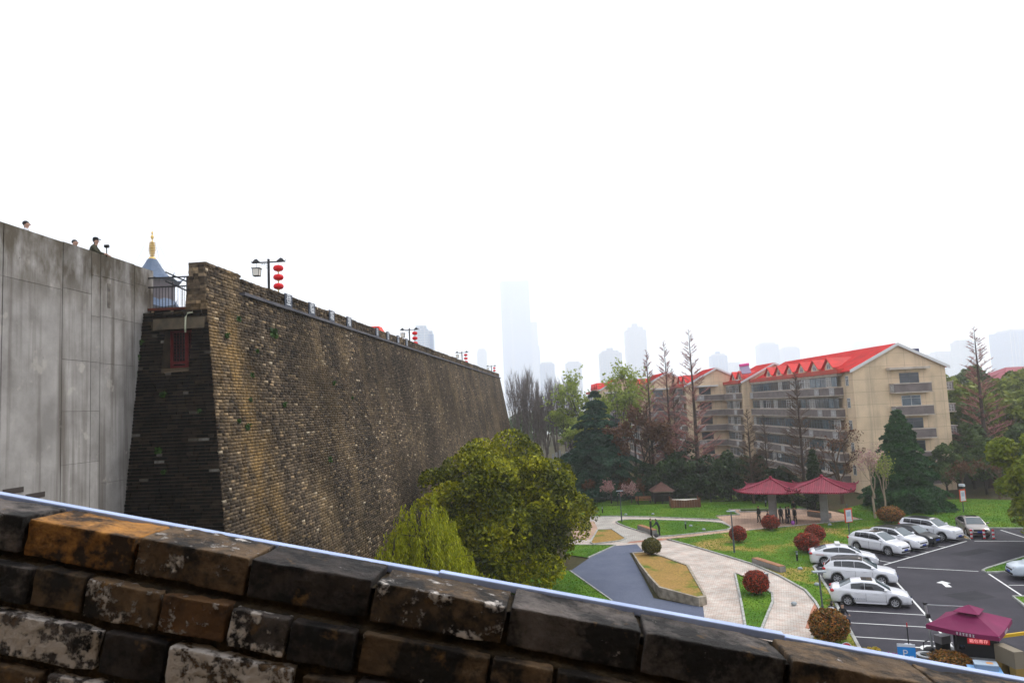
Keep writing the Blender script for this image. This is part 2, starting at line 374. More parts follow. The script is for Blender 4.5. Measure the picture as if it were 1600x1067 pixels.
structure(MB().sheet([(27.7, 49.1), (28.3, 49.45), (28.5, 48.8), (28.22, 48.75), (28.0, 47.85), (27.65, 47.95), (27.9, 48.8)], 0.012).build('road_marking', M_PAINT))
# the wheelchair symbol painted on the nearest bay
wm = MB()
for k in range(10):
    a0, a1 = 0.5 + k * 0.5, 0.5 + (k + 1) * 0.5
    c = (20.35, 37.0)
    wm.sheet([(c[0] + r_ * math.cos(a_), c[1] + r_ * math.sin(a_)) for r_, a_ in ((0.42, a0), (0.55, a0), (0.55, a1), (0.42, a1))], 0.012)
for q in ([(19.9, 37.1), (19.85, 37.22), (20.45, 37.5), (20.5, 37.38)], [(19.35, 37.35), (19.3, 37.5), (19.95, 37.3), (19.9, 37.15)], [(19.45, 37.6), (19.4, 37.78), (19.7, 37.7), (19.75, 37.55)]): wm.sheet(q, 0.0125)
structure(wm.build('road_marking', M_PAINT))

# repair patches and joints in the asphalt
M_PATCH = ground_mat('asphalt_patch', [(0.35, (0.024, 0.023, 0.028)), (0.65, (0.033, 0.031, 0.037))], (0.6, 30), 0.8, 0.15)
for q_ in ([(26.4, 46.2), (28.8, 46.8), (29.1, 45.2), (26.8, 44.6)], [(33.5, 57.2), (36.8, 58.6), (37.3, 57.5), (34.0, 56.1)], [(23.8, 40.8), (24.6, 40.7), (24.3, 36.0), (23.4, 36.2)]): structure(MB().sheet(q_, 0.009).build('asphalt_patch', M_PATCH))
M_SEAM = mat('tar_seam', (0.014, 0.013, 0.015), 0.7)
for a_, b_ in (((27.2, 53.2), (30.6, 44.6)), ((30.6, 44.6), (29.2, 38.5)), ((32.2, 51.2), (41.5, 59.6)), ((25.0, 46.5), (30.2, 45.0))):
    a_, b_ = Vector((*a_, 0)), Vector((*b_, 0)); n_ = 14; pts_ = [a_.lerp(b_, i / n_) + Vector((mnoise.noise(a_ + Vector((i * .7, 0, 0))) * .16, mnoise.noise(b_ + Vector((i * .9, 3, 0))) * .16, 0)) for i in range(n_ + 1)]
    tm = MB()
    for u_, v_ in zip(pts_[:-1], pts_[1:]):
        t_ = (v_ - u_).normalized(); s_ = Vector((-t_.y, t_.x, 0)) * .025; tm.sheet([tuple(w_[:2]) for w_ in (u_ + s_, u_ - s_, v_ - s_, v_ + s_)], 0.0105)
    structure(tm.build('asphalt_seam', M_SEAM))

# short grass over the lawns: real blades, one mass
def in_poly(P, x, y):
    ins = np.zeros(len(x), bool); n = len(P)
    for i in range(n):
        x0, y0 = P[i]; x1, y1 = P[(i + 1) % n]
        c = ((y0 > y) != (y1 > y)) & (x < (x1 - x0) * (y - y0) / (y1 - y0 + 1e-12) + x0)
        ins ^= c
    return ins
rs = np.random.RandomState(5)
M_GRASS = leaf_mat('grass_blades', [(0.045, 0.13, 0.004), (0.075, 0.18, 0.006), (0.14, 0.21, 0.012), (0.28, 0.23, 0.05)], 0.2, 0.8, patch=0.35)
def grass(polys, dens):
    PX = []
    for P in polys:
        a = np.array(P); lo, hi = a.min(0), a.max(0); n = int((hi - lo).prod() * dens)
        q = lo + rs.rand(n, 2) * (hi - lo); PX.append(q[in_poly(P, q[:, 0], q[:, 1])])
    q = np.concatenate(PX); n = len(q); h = 0.03 + rs.rand(n) * 0.06; an = rs.rand(n) * 6.28; w = 0.02 + rs.rand(n) * 0.03
    d = np.stack([np.cos(an), np.sin(an)], 1) * w[:, None]; lean = (rs.rand(n, 2) - .5) * 0.08
    V = np.zeros((n, 3, 3)); V[:, 0, :2] = q - d; V[:, 1, :2] = q + d; V[:, 2, :2] = q + lean; V[:, :2, 2] = 0.055; V[:, 2, 2] = 0.06 + h
    return np_mesh('grass', V.reshape(-1, 3), np.arange(n * 3).reshape(-1, 3), M_GRASS)
tag(link('grass', grass([RIGHT_LAWN, TRI, OVAL_LAWN, UPPER_LAWN, ISL_A, ISL_B, BACK_LAWN, LEFT_WEDGE, LOWER_LAWN], 55)), 'short green and straw grass on the park lawns', 'grass', kind='stuff')

# raised bed with a stone retaining wall beside the blue-grey road
M_STONE = mat('planter_stone', (0.38, 0.33, 0.26), 0.9, (0.2, 0.17, 0.13), 2.5, bump=0.6, bscale=9)
bed = thing('planter_bed', 'raised bed of dry grass behind a low stone wall beside the blue grey road', 'planter', (0, 0, 0))
PB = [(9.5, 62.7), (10.5, 62.8), (11.7, 60.8), (12.9, 56.5), (11.6, 46.5), (11.0, 46.1), (9.0, 48.6), (9.0, 52), (9.2, 57.6)]
PH = [0.06, 0.06, 0.1, 0.2, 0.45, 0.5, 0.62, 0.5, 0.25]
ar = sum(PB[i][0] * PB[(i + 1) % 9][1] - PB[(i + 1) % 9][0] * PB[i][1] for i in range(9))
if ar < 0: PB, PH = PB[::-1], PH[::-1]
mb = MB(); n = len(PB); cx, cy_ = 10.5, 54.5
ins = [(p[0] + (cx - p[0]) * 0.09, p[1] + (cy_ - p[1]) * 0.035) for p in PB]
vs = [(*p, 0) for p in PB] + [(*p, h + 0.06) for p, h in zip(PB, PH)] + [(*p, h + 0.06) for p, h in zip(ins, PH)] + [(*p, h - 0.02) for p, h in zip(ins, PH)]
fs = []
for i in range(n):
    j = (i + 1) % n
    for k in range(3): fs.append((k * n + i, k * n + j, (k + 1) * n + j, (k + 1) * n + i))
mb.add(vs, fs).build('retaining_wall', M_STONE, bed)
soil = MB(); soil.add([(*p, h) for p, h in zip(ins, PH)] + [(cx, cy_, 0.28)], [(i, (i + 1) % n, n) for i in range(n)]); soil.build('dry_grass', M_LAWN_DRY, bed)
# ------------------------------------------------------------------ the old city wall (local x: outwards, y: along the wall, z: up)
WA = rad(5.3); WZ = 19.19; BAT = 0.16; PITCH = 0.128
def brick_mat(name, stops, streak=True, lime=0.0, dark=1.0):
    m = bpy.data.materials.new(name); m.use_nodes = True
    N, L = m.node_tree.nodes, m.node_tree.links; p = N['Principled BSDF']; p.inputs['Roughness'].default_value = 0.92; p.inputs['Specular IOR Level'].default_value = 0.15
    g = N.new('ShaderNodeNewGeometry'); oi = N.new('ShaderNodeObjectInfo'); tc = N.new('ShaderNodeTexCoord')
    ad = N.new('ShaderNodeMath'); ad.operation = 'ADD'; L.new(g.outputs['Random Per Island'], ad.inputs[0]); L.new(oi.outputs['Random'], ad.inputs[1])
    fr = N.new('ShaderNodeMath'); fr.operation = 'FRACT'; L.new(ad.outputs[0], fr.inputs[0])
    r = ramp(N, stops); L.new(fr.outputs[0], r.inputs['Fac'])
    col = r.outputs['Color']
    geo = g.outputs['Position']
    if streak:      # run-off stains and weather bands with a shape of their own
        mp = N.new('ShaderNodeMapping'); mp.inputs['Scale'].default_value = (0.55, 0.55, 0.05); L.new(geo, mp.inputs['Vector'])
        n1 = N.new('ShaderNodeTexNoise'); n1.inputs['Scale'].default_value = 1.0; n1.inputs['Detail'].default_value = 5; L.new(mp.outputs[0], n1.inputs['Vector'])
        mr = N.new('ShaderNodeMapRange'); mr.inputs['From Min'].default_value = 0.48; mr.inputs['From Max'].default_value = 0.72; mr.inputs['To Max'].default_value = 0.6; L.new(n1.outputs['Fac'], mr.inputs['Value'])
        mx = N.new('ShaderNodeMix'); mx.data_type = 'RGBA'; mx.inputs['B'].default_value = (0.20, 0.135, 0.065, 1)
        L.new(mr.outputs[0], mx.inputs['Factor']); L.new(col, mx.inputs['A']); col = mx.outputs['Result']
        so = N.new('ShaderNodeSeparateXYZ'); L.new(tc.outputs['Object'], so.inputs[0])
        wb = N.new('ShaderNodeMath'); wb.operation = 'MULTIPLY_ADD'; wb.inputs[1].default_value = 0.17; wb.inputs[2].default_value = -3.75; L.new(so.outputs['Z'], wb.inputs[0])
        ws = N.new('ShaderNodeMath'); ws.operation = 'ADD'; L.new(so.outputs['Y'], ws.inputs[0]); L.new(wb.outputs[0], ws.inputs[1])
        wa = N.new('ShaderNodeMath'); wa.operation = 'ABSOLUTE'; L.new(ws.outputs[0], wa.inputs[0])
        wm_ = N.new('ShaderNodeMapRange'); wm_.interpolation_type = 'SMOOTHSTEP'; wm_.inputs[1].default_value = 0.0; wm_.inputs[2].default_value = 2.6; wm_.inputs[3].default_value = 0.8; wm_.inputs[4].default_value = 0.0; L.new(wa.outputs[0], wm_.inputs[0])
        wt = N.new('ShaderNodeMapRange'); wt.inputs[1].default_value = 18.3; wt.inputs[2].default_value = 16.5; L.new(so.outputs['Z'], wt.inputs[0])
        wq = N.new('ShaderNodeMath'); wq.operation = 'MULTIPLY'; L.new(wm_.outputs[0], wq.inputs[0]); L.new(wt.outputs[0], wq.inputs[1]); nq = N.new('ShaderNodeTexNoise'); nq.inputs['Scale'].default_value = 1.1; nq.inputs['Detail'].default_value = 7; L.new(geo, nq.inputs['Vector']); mq = N.new('ShaderNodeMapRange'); mq.inputs[1].default_value = 0.36; mq.inputs[2].default_value = 0.64; L.new(nq.outputs['Fac'], mq.inputs[0]); wp = N.new('ShaderNodeMath'); wp.operation = 'MULTIPLY'; L.new(wq.outputs[0], wp.inputs[0]); L.new(mq.outputs[0], wp.inputs[1])
        wx_ = N.new('ShaderNodeMix'); wx_.data_type = 'RGBA'; wx_.inputs['B'].default_value = (0.27, 0.165, 0.06, 1); L.new(wp.outputs[0], wx_.inputs['Factor']); L.new(col, wx_.inputs['A']); col = wx_.outputs['Result']
        n3 = N.new('ShaderNodeTexNoise'); n3.inputs['Scale'].default_value = 0.22; n3.inputs['Detail'].default_value = 6; L.new(geo, n3.inputs['Vector'])
        m3 = N.new('ShaderNodeMapRange'); m3.inputs['From Min'].default_value = 0.35; m3.inputs['From Max'].default_value = 0.65; m3.inputs['To Min'].default_value = 0.5; m3.inputs['To Max'].default_value = 1.4; L.new(n3.outputs['Fac'], m3.inputs['Value'])
        hs = N.new('ShaderNodeHueSaturation'); L.new(m3.outputs[0], hs.inputs['Value']); L.new(col, hs.inputs['Color']); col = hs.outputs['Color']
    n2 = N.new('ShaderNodeTexNoise'); n2.inputs['Scale'].default_value = 7; n2.inputs['Detail'].default_value = 6; L.new(geo, n2.inputs['Vector'])
    m2 = N.new('ShaderNodeMapRange'); m2.inputs['From Min'].default_value = 0.3; m2.inputs['From Max'].default_value = 0.7; m2.inputs['To Min'].default_value = 0.6 * dark; m2.inputs['To Max'].default_value = 1.3 * dark; L.new(n2.outputs['Fac'], m2.inputs['Value'])
    h2 = N.new('ShaderNodeHueSaturation'); L.new(m2.outputs[0], h2.inputs['Value']); L.new(col, h2.inputs['Color']); col = h2.outputs['Color']
    L.new(col, p.inputs['Base Color'])
    bp = N.new('ShaderNodeBump'); bp.inputs['Strength'].default_value = 0.5; bp.inputs['Distance'].default_value = 0.02; L.new(n2.outputs['Fac'], bp.inputs['Height']); L.new(bp.outputs[0], p.inputs['Normal'])
    return m
WALL_STOPS = [(0.0, (0.024, 0.017, 0.012)), (0.3, (0.056, 0.041, 0.027)), (0.65, (0.094, 0.068, 0.044)), (0.87, (0.13, 0.095, 0.062)), (0.95, (0.18, 0.128, 0.072)), (0.98, (0.28, 0.195, 0.11)), (1.0, (0.42, 0.35, 0.25))]
M_WBRICK = brick_mat('old_wall_brick', WALL_STOPS)
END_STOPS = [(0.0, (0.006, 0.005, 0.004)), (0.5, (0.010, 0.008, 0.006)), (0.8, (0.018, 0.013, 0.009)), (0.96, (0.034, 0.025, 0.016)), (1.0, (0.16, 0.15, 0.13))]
M_EBRICK = brick_mat('shaded_end_brick', END_STOPS, False)  # darker copy of the wall brick: the end face's shade is put into its colour
M_MORTAR = mat('lime_mortar', (0.20, 0.15, 0.095), 0.95, (0.10, 0.075, 0.05), 0.6)
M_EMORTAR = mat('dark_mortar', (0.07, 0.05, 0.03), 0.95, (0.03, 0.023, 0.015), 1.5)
M_LEDGE = mat('ledge_stone', (0.07, 0.07, 0.085), 0.8, (0.11, 0.105, 0.115), 1.2, bump=0.2)

wall = thing('city_wall', 'long battered old brick city wall running into the mist', 'wall', (-12.18, 28.0, 0), -WA)
WLEN = 103.0
rw = np.random.RandomState(11)
def course_bricks(s0, s1, lens=(0.40, 0.32, 0.22), prob=(0.5, 0.25, 0.25), gap=0.018):
    out = []; s = s0 - rw.rand() * 0.3
    while s < s1:
        l = rw.choice(lens, p=prob) * (0.93 + 0.14 * rw.rand()); a, b = max(s, s0), min(s + l, s1)
        if b - a > 0.05: out.append((a, b - gap))
        s += l
    return out
def five_faces(n):
    """face indices for n bricks of 8 verts whose back face is left open"""
    f = np.array([(4, 5, 6, 7), (0, 1, 5, 4), (1, 2, 6, 5), (2, 3, 7, 6), (3, 0, 4, 7)])
    return (np.arange(n)[:, None, None] * 8 + f[None]).reshape(-1, 4)
# long face
Q = []
nc = int((WZ - 0.75) / PITCH)
for k in range(nc):
    z = k * PITCH; off = BAT * (WZ - z)
    for a, b in course_bricks(-off + 0.0, WLEN + off * 0.6):
        if a > 3 and rw.rand() < 0.0025 and z > 14: continue
        Q.append((a, b, z))
Q = np.array(Q); n = len(Q)
pr = 0.004 + rw.rand(n) * 0.018; zj = (rw.rand(n) - .5) * 0.012
V = np.zeros((n, 8, 3))
def wx(z): return BAT * (WZ - z)
z0 = Q[:, 2] + 0.008 + zj; z1 = Q[:, 2] + PITCH - 0.014 + zj
for i, (s, zz) in enumerate([(Q[:, 0], z0), (Q[:, 1], z0), (Q[:, 1], z1), (Q[:, 0], z1)]):
    jit = (rw.rand(n) - .5) * 0.012
    V[:, i, 0] = BAT * (WZ - zz) - 0.04; V[:, i, 1] = s; V[:, i, 2] = zz
    V[:, i + 4, 0] = BAT * (WZ - zz) + pr + jit; V[:, i + 4, 1] = s; V[:, i + 4, 2] = zz + jit * .5
F = five_faces(n)
o = link('brickwork', np_mesh('brickwork', V.reshape(-1, 3), F, M_WBRICK), wall); o['kind'] = 'stuff'
# rubble heart of the wall, just behind the brick faces
L0 = 0.0; e0 = BAT * WZ
core = MB(); WT = 9.0
xs0, xs1 = wx(0) - 0.012, wx(18.5) - 0.012
def slab(xo0, xo1, xi, ya0, ya1, yb0, yb1, z0, z1):
    core.add([(xo0, ya0, z0), (xo0, yb0, z0), (xi, yb0, z0), (xi, ya0, z0), (xo1, ya1, z1), (xo1, yb1, z1), (xi, yb1, z1), (xi, ya1, z1)],
             [(0, 1, 5, 4), (1, 2, 6, 5), (2, 3, 7, 6), (3, 0, 4, 7), (4, 5, 6, 7)])
wo = lambda z: wx(z) - 0.012
core.add([(wo(0), -wo(0), 0), (wo(0), 0.85, 0), (wo(17.3), 0.85, 17.3), (wo(17.3), -wo(17.3), 17.3)], [(0, 1, 2, 3)])
slab(wo(0), wo(17.3), -WT, 0.8, 0.8, WLEN + wx(0) * .6, WLEN + wx(17.3) * .6, 0, 17.3)
slab(wo(17.3), wo(18.45), -0.6, -wo(17.3), -wo(18.45), WLEN + wx(17.3) * .6, WLEN + wx(18.45) * .6, 17.3, 18.45)
slab(-0.6, -0.6, -WT, 9, 9, WLEN, WLEN, 17.3, 18.3)
core.build('wall_core', M_MORTAR, wall)
# end face: the dark battered end beside the concrete wall, with a window recess; brick by brick
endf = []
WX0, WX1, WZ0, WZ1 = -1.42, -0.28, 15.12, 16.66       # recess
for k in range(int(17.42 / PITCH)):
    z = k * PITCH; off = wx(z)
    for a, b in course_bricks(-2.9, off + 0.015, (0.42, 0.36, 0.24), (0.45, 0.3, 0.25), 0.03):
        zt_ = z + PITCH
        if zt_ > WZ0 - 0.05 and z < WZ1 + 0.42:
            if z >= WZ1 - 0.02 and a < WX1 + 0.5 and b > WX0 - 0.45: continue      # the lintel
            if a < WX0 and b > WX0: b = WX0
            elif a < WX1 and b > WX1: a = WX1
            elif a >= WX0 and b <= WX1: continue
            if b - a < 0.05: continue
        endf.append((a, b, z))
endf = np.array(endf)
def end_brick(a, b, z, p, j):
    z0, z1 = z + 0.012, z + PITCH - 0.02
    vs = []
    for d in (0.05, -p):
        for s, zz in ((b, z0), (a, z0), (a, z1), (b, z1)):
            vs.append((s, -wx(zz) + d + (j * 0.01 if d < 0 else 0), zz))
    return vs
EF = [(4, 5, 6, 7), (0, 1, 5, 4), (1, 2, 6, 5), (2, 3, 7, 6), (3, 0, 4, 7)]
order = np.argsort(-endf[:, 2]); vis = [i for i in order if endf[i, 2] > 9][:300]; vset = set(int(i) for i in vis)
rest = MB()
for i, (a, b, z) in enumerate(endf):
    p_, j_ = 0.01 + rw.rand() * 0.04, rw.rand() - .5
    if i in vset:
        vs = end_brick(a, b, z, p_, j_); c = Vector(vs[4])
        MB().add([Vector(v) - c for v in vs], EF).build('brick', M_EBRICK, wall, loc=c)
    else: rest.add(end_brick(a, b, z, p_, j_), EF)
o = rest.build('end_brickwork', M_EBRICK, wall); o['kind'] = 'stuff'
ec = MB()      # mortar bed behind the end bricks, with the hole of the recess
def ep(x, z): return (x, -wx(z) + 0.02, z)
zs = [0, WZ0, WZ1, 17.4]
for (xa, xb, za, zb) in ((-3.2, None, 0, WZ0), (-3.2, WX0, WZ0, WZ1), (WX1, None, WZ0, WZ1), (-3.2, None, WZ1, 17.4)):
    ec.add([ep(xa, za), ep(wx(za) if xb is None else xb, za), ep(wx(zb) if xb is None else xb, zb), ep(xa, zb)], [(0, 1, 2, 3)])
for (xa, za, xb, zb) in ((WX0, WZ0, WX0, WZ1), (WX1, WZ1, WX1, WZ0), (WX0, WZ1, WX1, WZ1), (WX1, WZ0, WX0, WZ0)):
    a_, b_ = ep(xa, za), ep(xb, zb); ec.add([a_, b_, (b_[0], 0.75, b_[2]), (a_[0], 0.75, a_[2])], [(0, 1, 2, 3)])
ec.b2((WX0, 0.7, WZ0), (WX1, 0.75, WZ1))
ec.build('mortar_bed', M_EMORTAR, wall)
M_LINTEL = mat('stone_lintel', (0.13, 0.1, 0.065), 0.9, (0.06, 0.05, 0.035), 2, bump=0.5)
mb = MB(); mb.b2((WX0 - 0.45, -0.46, WZ1 + 0.0), (WX1 + 0.5, 0.2, WZ1 + 0.44)); mb.build('lintel', M_LINTEL, wall)
mb = MB(); mb.add([(WX0 - 0.45, -0.72, WZ0 - 0.2), (WX1 + 0.0, -0.72, WZ0 - 0.12), (WX1 + 0.0, -0.3, WZ0 + 0.02), (WX0 - 0.1, -0.3, WZ0 + 0.0), (WX0 - 0.45, -0.62, WZ0 - 0.3), (WX1, -0.6, WZ0 - 0.25)], [(0, 1, 2, 3), (4, 5, 1, 0)]); mb.build('sloping_sill', mat('sill_stone', (0.2, 0.14, 0.09), 0.9, (0.12, 0.09, 0.06), 3), wall)
# red lattice window in the recess
M_REDWOOD = mat('red_window_paint', (0.14, 0.012, 0.01), 0.6, (0.09, 0.008, 0.008), 3)
M_DARKGLASS = mat('dark_glass', (0.012, 0.013, 0.016), 0.15, spec=0.5)
lw = MB(); y_ = -0.02
for xa, xb in ((WX0, WX0 + 0.1), (WX0 + 0.62, WX0 + 0.74), (WX1 - 0.1, WX1)): lw.b2((xa, y_, WZ0), (xb, y_ + 0.08, WZ1))
for za in (WZ0, WZ0 + 0.2, WZ1 - 0.1): lw.b2((WX0, y_ + 0.005, za), (WX1, y_ + 0.075, za + 0.1 if za > WZ0 else za + 0.14))
wf = lw.build('lattice_window', M_REDWOOD, wall)
bars = MB()
for xa, xb in ((WX0 + 0.12, WX0 + 0.6), (WX0 + 0.76, WX1 - 0.1)):
    for i in range(5): x_ = xa + (xb - xa) * i / 4; bars.b2((x_ - 0.012, y_ + 0.03, WZ0 + 0.3), (x_ + 0.012, y_ + 0.055, WZ1 - 0.1))
    for i in range(9): z_ = WZ0 + 0.32 + i * 0.13; bars.b2((xa, y_ + 0.028, z_ - 0.01), (xb, y_ + 0.052, z_ + 0.01))
bars.build('lattice', mat('dark_red_lattice', (0.06, 0.008, 0.008), 0.6), wf)
mb = MB(); mb.b2((WX0 + 0.02, y_ + 0.065, WZ0 + 0.1), (WX1 - 0.02, y_ + 0.07, WZ1 - 0.05)); mb.build('pane', M_DARKGLASS, wf)
mb = MB(); mb.tube([(-0.32, -0.3, 17.3), (-0.45, -0.42, 17.27), (-0.5, -0.5, 17.1), (-0.5, -0.52, 16.75), (-0.48, -0.55, 16.5)], 0.035, 8); mb.build('drain_pipe', mat('cream_pipe', (0.42, 0.42, 0.3), 0.5), wall, smooth=True)

# parapet along the top: short brick lengths with uneven tops, recessed joints between them
ledge = MB()
s = 2.9; hgt = 0.0
while s < WLEN + 0.4:
    l = 1.3 + rw.rand() * 0.4; e_ = min(s + l - 0.006, WLEN + 0.5)
    ledge.b2((-0.1, s, 18.44 + (rw.rand() - .5) * .015), (wx(18.5) + 0.16 + rw.rand() * .02, e_, 18.57 + (rw.rand() - .5) * .015)); s += l
ledge.build('stone_ledge', M_LEDGE, wall)
pb = []; tops = []
s = 0.0
while s < WLEN:
    l = 2.5 + rw.rand() * 0.5; top = (19.12 + (rw.rand() - .5) * 0.08) if s > 2 else 19.28
    if s == 0: l = 3.0
    tops.append((s, min(s + l, WLEN), top)); s += l
parapet = MB()
P5 = []
for (sa, sb, top) in tops:
    zb_ = 18.46 if sa < 2 else 18.60
    nn_ = int(round((top - zb_) / 0.14)); 
    for k in range(nn_):
        z = zb_ + k * (top - zb_) / nn_; h = (top - zb_) / nn_
        for a, b in course_bricks(sa + 0.05, sb - 0.05): P5.append((a, b, z + 0.006, z + h - 0.008, -0.0, 0.02 + rw.rand() * 0.03, top if k == nn_ - 1 else 0))
    parapet.b2((-0.62, sa, zb_ - 0.02), (-0.0, sb, top - 0.03))
Pn = np.array([q[:6] for q in P5]); n = len(Pn); V = np.zeros((n, 8, 3))
for i, (s_, zz) in enumerate([(Pn[:, 0], Pn[:, 2]), (Pn[:, 1], Pn[:, 2]), (Pn[:, 1], Pn[:, 3]), (Pn[:, 0], Pn[:, 3])]):
    V[:, i] = np.stack([np.full(n, -0.05), s_, zz], 1); V[:, i + 4] = np.stack([Pn[:, 5] + (rw.rand(n) - .5) * .015, s_, zz + (rw.rand(n) - .5) * .012], 1)
o = link('parapet_brickwork', np_mesh('parapet_brickwork', V.reshape(-1, 3), five_faces(n), M_WBRICK), wall); o['kind'] = 'stuff'
parapet.build('parapet_core', M_MORTAR, wall)
# coping bricks across the parapet top, and the parapet's own end beside the railing
cop = []
for (sa, sb, top) in tops:
    for a, b in course_bricks(sa, sb, (0.22, 0.2, 0.24), (0.4, 0.3, 0.3)):
        cop.append((a, b, top - 0.03 + rw.rand() * 0.015, top + 0.09 + (rw.rand() - .5) * 0.03))
cb_ = MB()
for a, b, za, zb_ in cop: cb_.b2((-0.66, a, za), (0.05 + rw.rand() * .03, b, zb_))
o = cb_.build('coping_bricks', M_WBRICK, wall); o['kind'] = 'stuff'
eb = []
for k in range(15):
    z = 17.42 + k * 0.124
    for a, b in course_bricks(-0.62, wx(z) + 0.01, (0.42, 0.24, 0.2), (0.4, 0.3, 0.3)): eb.append((a, b, z))
for a, b, z in eb: MB().b2((a, -wx(z) - 0.03 - rw.rand() * .03, z), (b, 0.1, z + 0.114)).build('brick', M_WBRICK, wall)
mb = MB(); mb.b2((-0.6, 0.02, 17.4), (-0.01, 0.4, 19.24)); mb.build('parapet_end_core', M_MORTAR, wall)

# slate boards with one white character each, fixed to the parapet
M_SLATE = mat('blue_black_board', (0.022, 0.03, 0.05), 0.5, (0.035, 0.045, 0.07), 2)
M_CHAR = mat('white_character_paint', (0.75, 0.76, 0.78), 0.6)
BOARDS = [(7.6, '登', 'first'), (10.8, '临', 'second'), (13.98, '城', 'third'), (17.2, '墙', 'fourth'), (23.65, '', 'fifth'), (26.6, '', 'sixth'), (29.7, '', 'seventh'), (32.6, '', 'eighth')]
WM = Matrix.Translation((-12.18, 28.0, 0)) @ Matrix.Rotation(-WA, 4, 'Z')
STROKES = ([(0, .2, .32, .04), (0, .05, .26, .035), (0, -.1, .34, .035), (-.08, -.02, .035, .5), (.1, -.05, .03, .36)], [(0, .22, .2, .04), (-.1, 0, .035, .44), (.1, 0, .035, .44), (0, .04, .22, .03), (0, -.2, .24, .04)], [(0, .2, .36, .035), (0, 0, .03, .48), (-.12, -.1, .035, .2), (.12, -.1, .035, .2), (0, -.18, .34, .03)], [(-.1, .02, .03, .46), (.08, .2, .2, .035), (.08, .02, .2, .03), (.08, -.18, .22, .04), (.17, 0, .03, .4)])
for i, (s, ch, nth) in enumerate(BOARDS):
    bt = thing('character_board', ('%s dark board with a bold white Chinese character on the wall parapet' % nth) if ch else '%s dark board with white brush strokes along wall parapet from the railing' % nth, 'board', WM @ Vector((0.06, s, 18.62)), -WA, 'boards on the wall parapet')
    w_ = 0.92 if i < 4 else 0.78; h_ = 0.68
    mb = MB(); mb.b2((0, 0, 0), (0.04, w_, h_)); mb.build('panel', M_SLATE, bt)
    if ch:
        c = link('character', text_mesh('character', ch, 0.62, M_CHAR), bt)
        c.matrix_local = Matrix.Translation((0.048, w_ / 2, h_ / 2 + 0.0)) @ Matrix(((0, 0, 1, 0), (1, 0, 0, 0), (0, 1, 0, 0), (0, 0, 0, 1)))
    else:
        mb = MB()
        for (y0, z0_, dy, dz) in STROKES[i - 4]: mb.box((0.046, w_ / 2 + y0, h_ / 2 + z0_ * 1.1), (0.008, dy, dz))
        mb.build('character', M_CHAR, bt)

